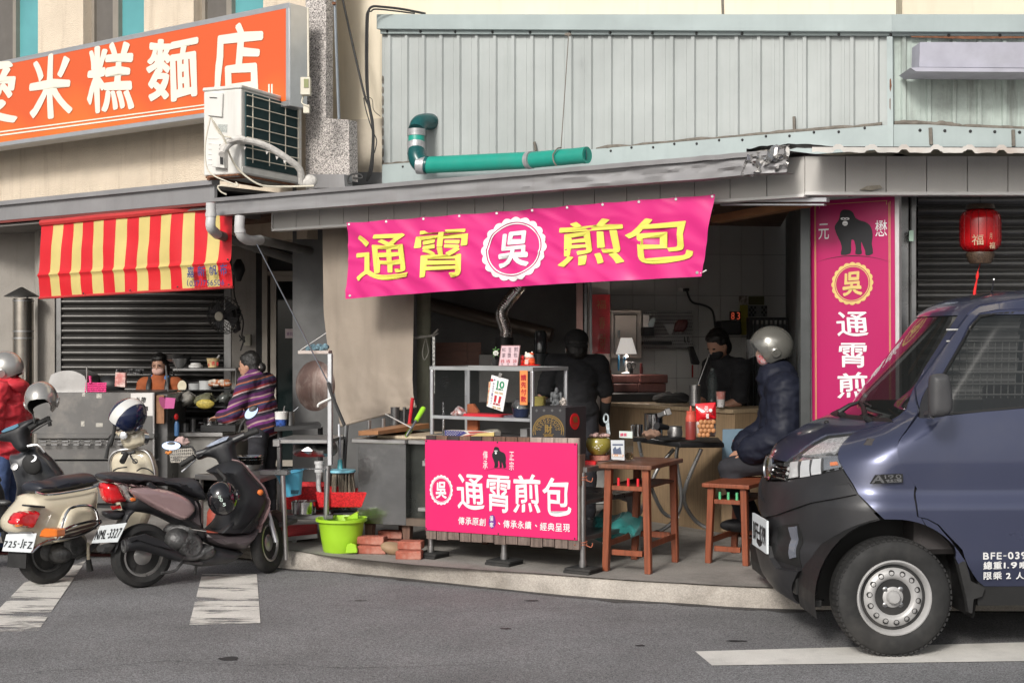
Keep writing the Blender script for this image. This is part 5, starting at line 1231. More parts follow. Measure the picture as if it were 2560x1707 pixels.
one(MB().lathe(d3((262,1275),10.2),(0,0,1),[(.075,0),(.088,.012),(.092,.095),(.099,.098),(.088,.096),(.084,.015),(.001,.01)],28),'steel_bowl',M_chrome,'round stainless bowl on the lower sink shelf','bowl')
rc=thing('red_mat_stand','low steel stand covered with red cloth under the sink','stand',loc=d3((240,1400),10.7))
MB().hexa([d3((95,1400),10.5),d3((335,1375),10.5),d3((335,1325),11.2),d3((100,1335),11.2)],[p-Vector((0,0,.03))for p in(d3((95,1400),10.5),d3((335,1375),10.5),d3((335,1325),11.2),d3((100,1335),11.2))]).build('red_cloth',mat('red_cloth',(.32,.012,.016),.9,var=.2,vs=12,bump=.3),rc,ang=0,bevel=.008)
MB().bar(d3((95,1416),10.5),d3((335,1390),10.5),.03,.03).bar(d3((210,1410),10.5),d3((212,1478),10.5),.03,.03).bar(d3((120,1416),10.9),d3((120,1460),10.9),.03).build('stand_frame',M_steel,rc,ang=0)
LD=d3((312,575),10.45);wk=thing('wok_lid','big round scorched metal wok hanging by the tall post','wok',loc=LD-Vector((0,0,.37)))
MB().lathe(LD,(-.62,-1,.05),[(.180,-.03),(.186,-.02),(.178,-.012),(.15,.012),(.09,.036),(.001,.048)],48,sx=1.0).build('wok_bowl',mat('scorched_iron',(.11,.07,.06),.5,metal=.4,var=.4,vs=5,dirt=.6,streak_col=(.45,.40,.36),streak=.5),wk)
hk=MB().tube([d3((425,635),10.1),d3((345,672),10.1),d3((338,690),10.1)],.008,8,sm=3);one(hk,'wire_hook',M_white,'pale bent wire hook on the tall sink post','hook')
sh=MB().pbox(PL(780,10.5,0),*S3((228,384)),*S3((395,402)),0,.22);one(sh,'wall_shelf',mat('pale_rusty_shelf',(.5,.45,.42),.7,var=.2,dirt=.5,streak_col=(.3,.16,.1)),'small pale shelf on top of the tall sink post','shelf',ang=0,bevel=.002)
rg_=MB()
for k in range(9):rg_.ell(d3((290+k*11,372-4*(k%3)),10.55),.03,.03,.022,8,5)
one(rg_,'rag',mat('blue_checked_rag',(.12,.2,.24),.9,var=.6,vs=60),'crumpled blue checked rag lying on the small shelf','rag',disp=lambda c:noise.noise(c*40)*Vector((.01,0,.015)))
one(MB().tube([d3((240,382),10.5),d3((382,288),10.6)],.003,5),'shelf_wire',M_white,'thin white wire slanting up from the small shelf','wire')
tbl=thing('black_worktable','low dark table behind the sink holding pots','table',loc=d3((240,1000),11.3))
MB().hexa([d3((100,802),11.0),d3((355,785),11.0),d3((340,770),11.8),d3((100,785),11.8)],[p-Vector((0,0,.03))for p in(d3((100,802),11.0),d3((355,785),11.0),d3((340,770),11.8),d3((100,785),11.8))]).build('table_top',M_black,tbl,ang=0)
MB().tube([d3((130,810),11.1),d3((130,1240),11.1)],.02,8).build('leg',M_black,tbl);MB().tube([d3((350,800),11.1),d3((350,1240),11.1)],.02,8).build('leg',M_black,tbl)
one(MB().lathe(d3((137,792),11.3),(0,0,1),[(.04,0),(.047,.055),(.048,.06),(.044,.05),(.04,.02)],24),'blue_pot',mat('blue_pot',(.03,.07,.25),.4,speck=.5,sps=60),'blue and white pot with a ladle behind the scooter mirror','pot')
one(MB().lathe(d3((137,757),11.3),(0,0,1),[(.048,0),(.05,.055),(.052,.06),(.046,.056),(.001,.02)],24),'white_container',M_white,'white tub stacked in the blue pot','tub')
one(MB().lathe(d3((187,792),11.35),(0,0,1),[(.033,0),(.034,.11),(.037,.113),(.03,.11),(.001,.1)],24),'tall_steel_pot',M_steeld,'tall narrow steel pot right of the blue pot','pot')
for x0,y0,x1,y1,l in((150,715,156,685,'left'),(205,715,232,692,'right')):one(MB().tube([d3((x0,y0),11.3),d3((x1,y1),11.3)],.006,6),'ladle_handle',M_chrome,'steel ladle handle sticking out of the %s pot'%l,'ladle')
# ---- left food shop
def V5(p,d):return W(*D5(p),d)
CN=PL(240,12.6,2)
cz1=zz(CN,240,980)
fc=thing('food_counter','long dull stainless food counter of the left shop','counter',CN,z=ZP)
def cb_(x0,y0,x1,y1,o0,o1,nm,m,bv=.003):return MB().pbox(CN,*D5((x0,y0)),*D5((x1,y1)),o0,o1).build(nm,m,fc,ang=0,bevel=bv)
M_ctr=mat('dull_counter_steel',(.15,.148,.145),.38,metal=.7,var=.12,vs=3,dirt=.5,streak_col=(.36,.33,.30),bump=.03,bs=20)
cb_(130,455,1345,812,0,.75,'upper_panel',M_ctr);cb_(320,812,1345,856,-.03,.7,'front_rail',M_ctr);cb_(330,860,1345,1040,0.01,.7,'vent_panel',M_ctr);cb_(330,1052,1345,1420,.01,.7,'lower_panel',M_ctr);cb_(335,1420,1345,1482,.05,.7,'plinth',M_black)
cb_(1328,455,1346,1480,-.012,0,'corner_strip',M_steel)
lv=MB()
for k in range(8):
 for y in(878,908):x=350+k*96;lv.tube([V5((x+4,y+4),12.57),V5((x+55,y+4),12.57)],.013,8,flat=.6)
lv.build('louvre',M_steel,fc,kind='stuff')
cb_(1346,470,1460,1500,.10,.7,'side_panel',M_steeld);MB().hexa([V5((1345,458),12.6),V5((1450,470),12.9),V5((1450,490),12.9),V5((1345,478),12.6)],[V5((1345,458),12.7),V5((1450,470),13.4),V5((1450,490),13.4),V5((1345,478),13.3)]).build('top_rim',M_steel,fc,ang=0)
for i,q in enumerate([(705,705,735,750),(835,722,895,755),(840,468,885,505),(715,458,740,490)]):MB().pbox(CN,*D5(q[:2]),*D5(q[2:]),-.002,-.0005).build('tape_residue',mat('tape_residue',(.42,.40,.36),.8,var=.4,vs=60),fc,ang=0)
ts=thing('takeout_sign','white paper sign with black characters taped to the counter end','sign',CN,z=.6)
MB().slab(CN,[D5(p)for p in((1138,462),(1342,458),(1342,660),(1140,655))],-.006,-.001).build('paper',mat('white_paper',(.62,.60,.58),.8,var=.05),ts,ang=0)
g_=MB();g_.text(CN,[(c,D5(b[:2])+D5(b[2:]))for c,b in(('外',(1185,497,1224,548)),('帶',(1230,497,1270,546)),('菜',(1205,575,1244,622)),('單',(1252,577,1290,620)))],-.008,.02);g_.build('lettering',mat('black_ink',(.02,.02,.02),.7),ts,ang=0)
one(MB().slab(PL(120,12.75,0),[D5(p)for p in smooth2([(438,455),(438,320),(470,292),(530,270),(600,265),(660,275),(720,305),(742,335),(742,455)],3)],0,.45),'steamer_hood',M_steel,'rounded stainless steamer hood at the left end of the counter','steamer',ang=30)
MBB=MB();MBB.tube([V5((755,455),12.7),V5((755,232),12.7)],.006,6);one(MBB,'thin_rod',M_chrome,'thin upright rod beside the pink basket','rod')
pb=thing('pink_basket','stack of bright pink plastic baskets on the food counter','basket stack',CN,z=cz1)
for k in range(5):
 x0,x1,y=738+k*2,925+k*1,452-k*17;m1=MB();m1 .hexa([V5((x0,y),12.7),V5((x1,y),12.7),V5((x1+3,y-14),12.7),V5((x0-2,y-14),12.7)],[V5((x0+2,y),12.95),V5((x1-2,y),12.95),V5((x1+1,y-14),12.98),V5((x0+2,y-14),12.98)]);m1 .build('basket',mat('hot_pink_plastic',(.66,.045,.20),.4,var=.08,speck=.3,sps=150),pb,ang=0,bevel=.004)
MB().tube([V5((790,375),12.7),V5((783,312),12.7)],.012,6).build('tongs',_mats['hot_pink_plastic'],pb)
one(MB().slab(PL(300,12.72,0),[D5(p)for p in((1005,280),(1092,285),(1088,410),(998,402))],0,.05),'red_packet',mat('pink_red_packet',(.52,.20,.18),.5,var=.3,vs=30,col2=(.55,.42,.38),c2s=14),'pink and red printed packet hanging above the counter','packet',ang=0)
one(MB().grid(lambda a,b:V5((1010+240*a,250+45*b+8*noise.noise(Vector((a*14,b*3,0)))),12.8+.04*noise.noise(Vector((a*20,b*9,2)))),30,8),'foil_strip',mat('crinkled_foil',(.30,.30,.30),.15,metal=.9,var=.5,vs=60),'crinkled foil strip above the counter beside the red packet','foil',ang=10)
one(MB().ell(V5((960,400),13.2),.14,.1,.10),'black_pot_lid',M_black,'dark domed pot lid on the food counter behind the baskets','lid')
one(MB().pbox(PL(395,12.6,-12),*D5((1358,480)),*D5((1430,728)),0,.2),'paper_bag',mat('kraft_box',(.30,.15,.08),.7,var=.3,vs=12,wood=.3),'brown kraft box standing at the right end of the counter','box',ang=0,bevel=.003)
def d6(p,d):return W(*D6(p),d)
one(MB().slab(PL(420,12.45,5),[D6(p)for p in((178,748),(305,760),(285,893),(165,893))],0,.02),'order_pad',mat('pink_order_pad',(.46,.09,.25),.7,var=.1),'bright pink order pad clipped on the counter end','pad',ang=0)
one(MB().slab(PL(400,12.5,5),[D6(p)for p in smooth2([(95,745),(175,770),(180,890),(140,885),(105,830)],3)],0,.04),'order_pouch',mat('dark_pink_pouch',(.24,.035,.11),.7),'dark magenta pouch left of the pink order pad','pouch',ang=0)
RK=PL(480,13.3,4)
rk=thing('dish_rack','dark steel shelf rack with dishes behind the counter','shelf rack',RK,z=ZP)
def rb_(x0,y0,x1,y1,o0,o1,nm,m):return MB().pbox(RK,*D6((x0,y0)),*D6((x1,y1)),o0,o1).build(nm,m,rk,ang=0,bevel=.002)
rb_(270,368,1090,402,0,.4,'shelf',M_steeld);rb_(300,650,1090,662,0,.4,'shelf',M_black);rb_(250,862,1090,885,-.1,.4,'shelf',M_black);rb_(1088,368,1100,1260,0,.03,'upright',M_steeld);rb_(270,405,280,1260,.3,.33,'upright',M_steeld)
one(MB().pbox(PL(480,12.95,4),*D6((330,1205)),*D6((925,1260)),0,.6),'prep_table',M_steel,'low stainless prep table edge behind the wire basket','table',ang=0,bevel=.003)
one(MB().pbox(PL(480,13.0,4),*D6((330,1262)),*D6((1080,1800)),0.02,.6),'prep_cabinet',mat('stained_steel',(.34,.33,.31),.5,metal=.5,var=.2,vs=4,dirt=.5,streak_col=(.2,.19,.17)),'stained steel cabinet front under the prep table','cabinet',ang=0)
def bowlp(c,r,h,nm,m,lab,cat='bowl',n=1,gap=.012,grp=None):
 mb=MB()
 for k in range(n):mb.lathe(c+Vector((0,0,k*gap)),(0,0,1),[(r*.5,0),(r*.8,h*.45),(r,h),(r*.97,h+.002),(r*.75,h*.5),(.001,h*.1)],24)
 return one(mb,nm,m,lab,cat,grp,**({'kind':'stuff'}if 0 else{}))
bowlp(d6((365,360),13.4),.075,.085,'glass_bowl',mat('smoky_glass',(.10,.10,.10),.15,coat=.5),'clear glass bowl on the top dish shelf')
bowlp(d6((420,300),13.45),.068,.06,'dark_bowl',M_black,'dark bowls nested beside the glass bowl on the top shelf')
for i in range(3):bowlp(d6((300,290-i*28),13.45),.08,.03,'steel_plate',M_steel,'steel dish %s of the stack of three by the glass bowl'%('bottom','middle','top')[i],'dish',grp='stacked steel dishes')
one(MB().lathe(d6((572,360),13.4),(0,0,1),[(.065,0),(.067,.02),(.05,.03),(.045,.045),(.001,.047)],24),'white_lid_tub',M_white,'white plastic tub with lid on the top dish shelf','tub')
pc_=thing('paper_bowl','cream paper soup bowl with red characters on the top shelf','paper bowl',loc=d6((797,360),13.3))
MB().lathe(d6((797,358),13.3),(0,0,1),[(62*13.3/F/5.227,0),(80*13.3/F/5.227,110*13.3/F/5.227),(86*13.3/F/5.227,112*13.3/F/5.227),(84*13.3/F/5.227,122*13.3/F/5.227),(.001,118*13.3/F/5.227)],28).build('bowl_body',mat('cream_paper',(.66,.50,.26),.6),pc_)
g_=MB();g_.text(PL(532,13.3-.195,0),[('吉',D6((775,275))+D6((825,330))),('大',D6((745,268))+D6((768,292)))],-.005,.03);g_.text(PL(532,13.3-.17,0),[('福',D6((730,300))+D6((752,345))),('囍',D6((838,285))+D6((866,335)))],-.005,.03)
g_.build('lettering',mat('red_print',(.45,.02,.02),.6),pc_,ang=0)
one(MB().tube([d6((850,240),13.3),d6((880,196),13.3)],.009,6),'spoon_handle',M_white,'white spoon handle in the cream paper bowl','spoon')
one(MB().lathe(d6((395,600),13.35),(0,-1,.1),[(.03,0),(.042,.01),(.04,.01),(.001,.004)],24,xdir=(0,0,1),sx=1.25),'cream_plate',mat('cream_plate',(.55,.50,.36),.4),'cream oval plate leaning behind the cook on the middle shelf','plate')
one(MB().lathe(d6((555,648),13.4),(0,0,1),[(.055,0),(.056,.06),(.001,.06)],20),'clear_canister',mat('frosted_plastic',(.30,.31,.31),.4,var=.1),'short translucent canister on the middle shelf','canister')
one(MB().lathe(d6((705,648),13.4),(0,0,1),[(.062,0),(.064,.085),(.001,.085)],24),'white_canister',mat('milky_plastic',(.40,.41,.41),.4,var=.08),'wide milky plastic canister on the middle shelf','canister')
rr=random.Random(5);m1=MB();m2=MB()
for k in range(26):(m1 if k%2 else m2).ell(d6((780+rr.random()*220,535+rr.random()*50),13.3),.035,.03,.022,7,5)
one(m1,'noodle_bag',mat('orange_food',(.40,.14,.06),.5,var=.5,vs=40),'bag of orange food on the black tray, middle shelf','food bag');one(m2,'white_bag',mat('pale_food',(.5,.45,.38),.5,var=.4,vs=40),'pale bag of food mixed with the orange one','food bag')
for i,(x,y,a,b,lab)in enumerate(((460,770,95,95,'left of the three clear food bags on the low shelf'),(690,790,140,90,'middle clear food bag holding yellow pickles'),(950,770,90,80,'right of the three clear food bags, dark inside'))):
 k=13.2/F/5.227
 one(MB().ell(d6((x,y),13.2),a*k,.12,b*k,24,16),'food_bag',mat(('clear_bag_pale','clear_bag_green','clear_bag_dark')[i],((.22,.21,.19),(.13,.13,.08),(.07,.075,.07))[i],.18,var=.5,vs=12,coat=.6),lab,'food bag','clear food bags on the low shelf',disp=lambda c:noise.noise(c*18)*Vector((.03,0,.03))+noise.noise(c*60)*Vector((.008,0,.008)))
one(MB().ell(d6((695,835),13.05),.085,.03,.045),'pickles',mat('yellow_pickle',(.38,.30,.06),.6,var=.4,vs=50),'yellow pickles showing in the middle food bag','pickles')
for(x,y,r_,h_,nm,lab)in((430,1200,60,115,'steel_cup','plain steel tub at the left of the prep table'),(535,1200,38,170,'perforated_holder','slim perforated steel utensil holder on the prep table'),(765,1200,100,190,'steel_pot','shiny steel pot with side handle on the prep table'),(1010,1200,90,175,'steel_pot','darker steel pot in front of the striped shirt woman')):
 k=13.0/F/5.227;mm=MB().lathe(d6((x,y),13.15),(0,0,1),[(r_*k,0),(r_*k,h_*k),(r_*k*1.07,h_*k),(r_*k*.9,h_*k),(r_*k*.9,.02),(.001,.02)],24)
 if r_>80:mm.bar(d6((x-r_,y-h_*.62),13.1),d6((x-r_-50,y-h_*.62),13.1),.02,.012)
 one(mm,nm,M_chrome if r_==100 else M_steeld,lab,'pot' if r_>80 else 'utensil holder')
one(MB().pbox(PL(560,12.95,4),*D6((630,1110)),*D6((1095,1200)),.0,.3),'gas_stove',M_black,'low dark gas stove carrying the pots on the prep table','stove',ang=0,bevel=.005)
bo=thing('soap_bottle','blue bottle with red cap standing by the counter end','bottle',loc=d6((325,1250),12.7));MB().lathe(d6((325,1250),12.7),(0,0,1),[(.022,0),(.023,.1),(.015,.13),(.001,.13)],16).build('bottle_body',mat('blue_bottle',(.05,.12,.25),.3),bo);MB().ell(d6((318,1000),12.7),.02,.02,.03).build('red_pump',mat('red_pump',(.6,.02,.02),.4),bo)
wbk=thing('wire_basket','wire basket with cloths on the prep cabinet front','wire basket',loc=W(*D6((400,1560)),12.2));wm=MB()
for k in range(13):wm.tube([d6((225+k*27,1440-k*3),12.2),d6((255+k*24,1600),12.2)],.004,4)
for k in range(5):wm.tube([d6((222+k*8,1440+k*38),12.2),d6((560-k*8,1415+k*44),12.2)],.004,4)
wm.build('wire_mesh',mat('cream_wire',(.5,.47,.42),.4),wbk,kind='stuff');MB().grid(lambda a,b:d6((235+320*a,1425+170*b-26*a*(1-b)),12.5),4,4).build('basket_back',M_steeld,wbk)
one(MB().ell(d6((385,1330),12.4),.065,.05,.045,20,12),'pink_cloth',mat('dusty_pink_cloth',(.48,.34,.32),.9,var=.25,vs=20),'dusty pink cloth bunched above the wire basket','cloth',disp=lambda c:noise.noise(c*25)*Vector((.03,0,.03)))
for i in range(3):one(MB().ell(d6(((195,1468),(240,1462),(215,1478))[i],12.1),.016,.016,.013),'orange_knob',mat('orange_knob',(.6,.22,.05),.5),'small orange knob at the wire basket rim, %s of three'%('leftmost','rightmost','middle')[i],'knob','orange knobs by the wire basket')
stl=thing('steel_stool','steel bench holding stacked plates behind the scooter','bench',loc=W(*S1((1200,620)),10.8))
MB().hexa([W(*S1((870,605)),10.4),W(*S1((1400,640)),10.0),W(*S1((1640,562)),10.9),W(*S1((1100,585)),11.2)],[p-Vector((0,0,.035))for p in(W(*S1((870,605)),10.4),W(*S1((1400,640)),10.0),W(*S1((1640,562)),10.9),W(*S1((1100,585)),11.2))]).build('bench_top',M_steel,stl,ang=0,bevel=.004)
for p,d in(((925,640),10.5),((1560,600),10.7),((1400,640),10.2)):MB().tube([W(*S1(p),d),W(*S1((p[0],p[1]+640)),d)],.016,8).build('leg',M_steel,stl)
for k in range(4):one(MB().lathe(W(*S1((1318,578-k*22)),10.75),(0,0,1),[(.05,0),(.085,.03),(.108-.003*(3-k),.05),(.105,.053),(.08,.03),(.001,.01)],28),'steel_bowl',M_chrome,'wide steel bowl, %s of the stack of four behind the scooter'%('bottom','second from the bottom','third from the bottom','top')[k],'bowl','stacked steel bowls on the bench')
fn2=thing('wall_fan','dark wall fan with pale hub on the pier beside the shutter','fan',loc=W(562,788,12.9));fcn=W(562,788,12.9);fx=Vector((-.35,-1,-.12)).normalized()
k=12.9/F;fm=MB()
for j in range(26):
 t=2*math.pi*j/26;a_=fx.cross(Vector((0,0,1))).normalized();b_=fx.cross(a_);e=a_*math.cos(t)+b_*math.sin(t)
 fm.tube([fcn+fx*.10+e*12*k,fcn+fx*.085+e*30*k,fcn+fx*.02+e*45*k,fcn-fx*.03+e*46*k,fcn-fx*.07+e*20*k],.0025,4)
for r_,o in((30,.085),(42,.045),(47,0),(40,-.045)):
 fm.tube([fcn+fx*o+(a_*math.cos(t)+b_*math.sin(t))*r_*k for t in[q*.2618 for q in range(25)]],.003,4)
fm.build('fan_cage',M_black,fn2,kind='stuff')
for j in range(4):
 t=j*1.571+.5;e=a_*math.cos(t)+b_*math.sin(t);e2=a_*math.cos(t+.9)+b_*math.sin(t+.9)
 MB().add([fcn+e*8*k,fcn+e*40*k-fx*.02,fcn+e2*42*k+fx*.02,fcn+e2*9*k],[(0,1,2,3)]).build('blade',mat('fan_blade',(.04,.04,.042),.4),fn2,ang=0)
MB().lathe(fcn+fx*.095,fx,[(12*k,0),(11*k,.015),(.001,.02)],20,m=0).build('hub',mat('pale_hub',(.34,.32,.26),.5),fn2)
MB().tube([fcn-fx*.05,fcn-fx*.2],.055,12).tube([fcn-fx*.2,fcn-fx*.25+Vector((0,0,-.15)),W(588,828,13.3)],.02,8).build('motor',M_black,fn2)
sw_=MB().pbox(PL(617,13.45,6),610,836,626,864,-.05,0);one(sw_,'fuse_box',mat('ivory_box',(.34,.32,.26),.6),'small ivory switch box on the wall pier','switch box',ang=0,bevel=.004)
one(MB().tube([W(*S4(p),13.3)for p in((1810,390),(1815,560),(1880,740),(1870,860),(1890,880),(1860,980))],.007,5,sm=5).tube([W(*S4(p),13.3)for p in((1855,905),(1880,880),(1895,915),(1850,860),(1870,890))],.006,5,sm=3),'fan_cord',M_wire,'black fan cord tied in a knot on the wall pier','cord')
one(MB().lathe(W(597,648,12.9),(0,0,-1),[(.02,0),(.05,.05),(.06,.10),(.03,.17),(.02,.2)],14),'security_lamp',M_black,'small dark lamp hanging right of the striped awning','lamp')
# ---- stall interior
def p7(p,d):return W(*C7(p),d)
def B7(x0,y0,x1,y1,d,dp,th=-8):return MB().pbox(PL(C7((x0,0))[0],d,th),*C7((x0,y0)),*C7((x1,y1)),0,dp)
rbn=thing('red_scroll','tall red paper scroll with faded gold pattern on the wall','scroll',loc=p7((510,945),12.55));B7(435,455,584,947,12.55,.006).build('paper',mat('scroll_red',(.36,.010,.016),.45,var=.3,vs=4,coat=.3),rbn,ang=0)
g_=MB();g_.text(PL(C7((435,0))[0],12.53,-8),[('福',C7((470,500))+C7((550,575))),('春',C7((490,640))+C7((545,740))),('財',C7((500,780))+C7((550,910)))],0,.0);g_.build('gold_pattern',mat('faded_gold',(.25,.10,.04),.5),rbn,ang=0)
cbx=thing('breaker_box','cream breaker box with inset door above the small lamp','breaker box',loc=p7((720,985),12.6))
M_cbx=mat('breaker_cream',(.46,.43,.39),.45,var=.05)
B7(590,582,850,985,12.62,.10).build('box_body',M_cbx,cbx,ang=0,bevel=.006);B7(624,626,806,950,12.59,.02).build('box_door',M_cbx,cbx,ang=0,bevel=.004);B7(620,622,810,954,12.607,.004).build('door_gap',M_black,cbx,ang=0);B7(650,752,668,822,12.575,.012).build('latch',M_chrome,cbx,ang=0,bevel=.003)
lp=thing('table_lamp','lit table lamp with pleated white shade by the wall','lamp',loc=p7((720,1120),12.3));lc_=p7((720,950),12.3);k7=12.3/F/3.336
sh_=MB();n=64;vs=[]
for j,(r,h)in enumerate(((85,0),(46,135))):
 for i in range(n):t=2*math.pi*i/n;rr_=r*(1+.03*(i%2))*k7;vs.append(lc_+Vector((rr_*math.cos(t),rr_*math.sin(t),h*k7)))
sh_.add(vs,[(i,(i+1)%n,n+(i+1)%n,n+i)for i in range(n)]);sh_.build('lamp_shade',mat('lit_shade',(.72,.68,.66),.8,var=.04,emit=(1.0,.93,.86),es=.35),lp,ang=20)
MB().tube([p7((722,1118),12.3),p7((720,955),12.3)],.008,8).lathe(p7((722,1120),12.3),(0,0,1),[(.05,0),(.05,.012),(.01,.02)],16).build('lamp_stand',M_white,lp)
MB().ell(p7((722,985),12.3),.018,.018,.03).tube([p7((702,950),12.25),p7((700,1050),12.25)],.003,4).build('pull_chain',M_chrome,lp)
for nm,z_,en in(('lamp_bulb',20,5.0),):
 l_=bpy.data.lights.new(nm,'POINT');l_.energy=en;l_.color=(1,.92,.84);l_.shadow_soft_size=.03;lo=bpy.data.objects.new(nm,l_);COL.objects.link(lo);lo.location=lc_+Vector((0,0,60*k7))-lp.location;lo.parent=lp
pg=thing('pegboard','white perforated pegboard with hanging tools on the tiled wall','pegboard',loc=p7((1060,905),12.75));B7(858,588,1270,906,12.78,.012).build('board',mat('pegboard_white',(.34,.34,.34),.6),pg,ang=0)
hm_=MB()
for i in range(26):
 for j in range(11):hm_.tube([p7((872+i*15.6+(j%2)*7,602+j*29),12.72+i*.002),p7((872+i*15.6+(j%2)*7,612+j*29),12.72+i*.002)],.005,4)
hm_.build('peg_holes',M_grout,pg,kind='stuff')
for x,lab in((1150,'left'),(1175,'middle'),(1200,'right')):one(MB().ell(p7((x,715),12.65),.03,.02,.06,M=Matrix.Rotation(.4,3,'Y')),'hanging_tool',mat('dark_red_tool',(.10,.03,.03),.5),'dark red tool head, %s of three on the pegboard'%lab,'tool','tools on the pegboard')
for x,lab in((1205,'left'),(1232,'right')):one(MB().tube([p7((x,805),12.65),p7((x,848),12.65),p7((x+12,852),12.62)],.006,5),'peg_hook',M_black,'%s of two small black hooks low on the pegboard'%lab,'hook','hooks on the pegboard')
one(B7(865,728,955,798,12.55,.12),'black_holder',M_black,'black box holder on the pegboard holding papers','holder',ang=0,bevel=.004)
one(MB().slab(PL(1620,12.6,0),[C7(p)for p in((860,625),(912,628),(905,725),(862,725))],0,.01),'paper_sheet',mat('white_paper',(.6,.6,.6)),'white paper sheet standing in the black holder','paper',ang=0);one(MB().slab(PL(1620,12.58,0),[C7(p)for p in((900,700),(925,655),(962,652),(945,725),(905,725))],0,.01),'clear_sleeve',mat('bluish_sleeve',(.22,.28,.30),.2,coat=.5),'crinkled bluish plastic sleeve in the black holder','sleeve',ang=0)
one(B7(868,845,1102,874,12.5,.1),'black_shelf',M_black,'narrow black shelf low on the pegboard','shelf',ang=0,bevel=.003)
one(MB().slab(PL(1700,12.7,-8),[C7(p)for p in((1030,700),(1140,700),(1085,798))],0,.006),'white_triangle',mat('pale_cloth',(.38,.38,.38),.8),'pale triangular cloth pinned on the pegboard','cloth',ang=0)
one(MB().slab(PL(1730,12.5,-8),[C7(p)for p in((1240,890),(1280,885),(1335,1020),(1330,1040),(1270,1035))],0,.05),'black_pouch',M_black,'black pouch hanging under the pegboard corner','pouch',ang=0,bevel=.006)
one(MB().tube([p7((1272,1040),12.5),p7((1272,1145),12.5)],.008,6),'red_tassel',mat('dark_red_tassel',(.22,.02,.02),.8),'dark red tassel hanging below the black pouch','tassel')
one(MB().tube([p7(p,12.85)for p in((1225,415),(1240,470),(1275,520),(1370,545),(1430,580),(1452,640),(1465,760))],.010,6,sm=5).pbox(PL(1717,12.85,-8),*C7((1212,402)),*C7((1245,425)),-.03,.05),'socket_cord',M_black,'black plug and cord looping down the tiled wall','cord')
one(B7(1170,398,1212,428,12.9,.08),'wall_socket',M_white,'small white wall socket beside the black plug','socket',ang=0,bevel=.002)
dvc=thing('clock_device','black box with glowing red digits on top','digital clock',loc=p7((1600,790),12.4));B7(1515,672,1680,790,12.4,.2).build('case',M_black,dvc,ang=0,bevel=.008);B7(1585,596,1675,668,12.5,.02).build('display',mat('display_black',(.006,.006,.006),.4),dvc,ang=0)
g_=MB();g_.text(PL(C7((1515,0))[0],12.47,-8),[('8',C7((1595,603))+C7((1622,662))),('3',C7((1642,603))+C7((1668,662)))],0,.0);g_.build('digits',mat('red_led',(.3,.02,.01),.5,emit=(1,.16,.08),es=.25),dvc,ang=0)
one(B7(1668,540,1733,790,12.6,.01),'yellow_strip',mat('yellow_strip',(.24,.21,.02),.7,var=.1),'tall yellow strip on the wall beside the red digits','poster',ang=0)
one(B7(1660,465,1732,542,12.55,.01),'small_calendar',mat('small_calendar',(.32,.30,.26),.7,col2=(.1,.08,.06),c2s=25,var=.2),'small calendar card above the yellow strip','calendar',ang=0)
one(B7(1740,470,1870,540,12.9,.01),'olive_poster',mat('olive_poster',(.09,.085,.03),.7),'dim olive poster right of the small calendar','poster',ang=0)
ckp=thing('checked_poster','poster with black and white checks near the dark grille','poster',loc=p7((1815,635),12.8))
B7(1735,545,1895,640,12.85,.01).build('sheet',mat('poster_grey',(.16,.17,.17),.7),ckp,ang=0);g_=MB()
for i in range(10):
 for j in range(4):
  if(i+j)%2 and not 4<=i<=6:g_.pbox(PL(C7((1735,0))[0],12.84,-8),*C7((1742+i*15,552+j*21)),*C7((1757+i*15,573+j*21)),-.004,0)
g_.build('check_print',M_black,ckp,ang=0,kind='stuff')
grl=thing('dark_grille','tall black bar grille behind the two men','grille',loc=p7((1950,1000),12.2))
for x0,y0,x1,y1 in((1745,645,2175,668),(1745,665,1775,1400),(2095,665,2150,1400)):B7(x0,y0,x1,y1,12.2,.08).build('grille_frame',M_black,grl,ang=0)
for x in range(1795,2095,38):MB().tube([p7((x,660),12.22),p7((x,1400),12.22)],.010,6).build('bar',M_black,grl)
one(B7(1775,700,2095,1400,12.5,.02),'pale_panel',mat('grille_panel',(.12,.14,.14),.5),'grey green panel behind the bar grille','panel',ang=0)
ICL,ICR=p7((545,1380),12.2),p7((1625,1400),10.9)
th_i=math.degrees(math.atan2(ICL.y-ICR.y,ICR.x-ICL.x));IC=PL(C7((545,0))[0],12.2,th_i);Lc=(ICR-ICL).to_2d().length
ic=thing('plywood_counter','plywood serving counter with pale edge inside the stall','counter',IC,z=ZP);zi=zz(IC,*C7((1100,1395)))
MB().ubox(IC,0,Lc,-.02,.55,zi-.02,zi+.012).build('counter_top',mat('pale_ply_edge',(.32,.24,.15),.6,wood=.3),ic,ang=0,bevel=.003);MB().ubox(IC,.02,Lc-.02,.0,.03,ZP,zi-.021).build('front_panel',M_ply,ic,ang=0);MB().ubox(IC,Lc-.019,Lc,.0,.5,ZP,zi-.021).build('end_panel',M_ply,ic,ang=0)
sdp=PL(D2((1420,0))[0],10.7,6)
one(MB().pbox(sdp,*D2((1422,640)),*D2((1740,1188)),0,.4),'plywood_box',mat('plywood_light',(.30,.205,.12),.6,wood=.25,var=.08),'light plywood side cabinet below the blue sign','cabinet',ang=0,bevel=.004)
bs=thing('blue_sign','grey blue sign with red characters leaning on the plywood cabinet','sign',loc=W(*D2((1530,630)),10.55));BSP=PL(D2((1540,0))[0],10.55,10)
MB().slab(BSP,[D2(p)for p in((1432,386),(1660,380),(1660,622),(1428,630))],0,.02).slab(BSP,[D2((1580+8*math.cos(t),398+9*math.sin(t)))for t in range(6)],-.004,-.001,1).build('board',[mat('slate_blue_print',(.12,.19,.25),.5,var=.08),M_black],bs,ang=0)
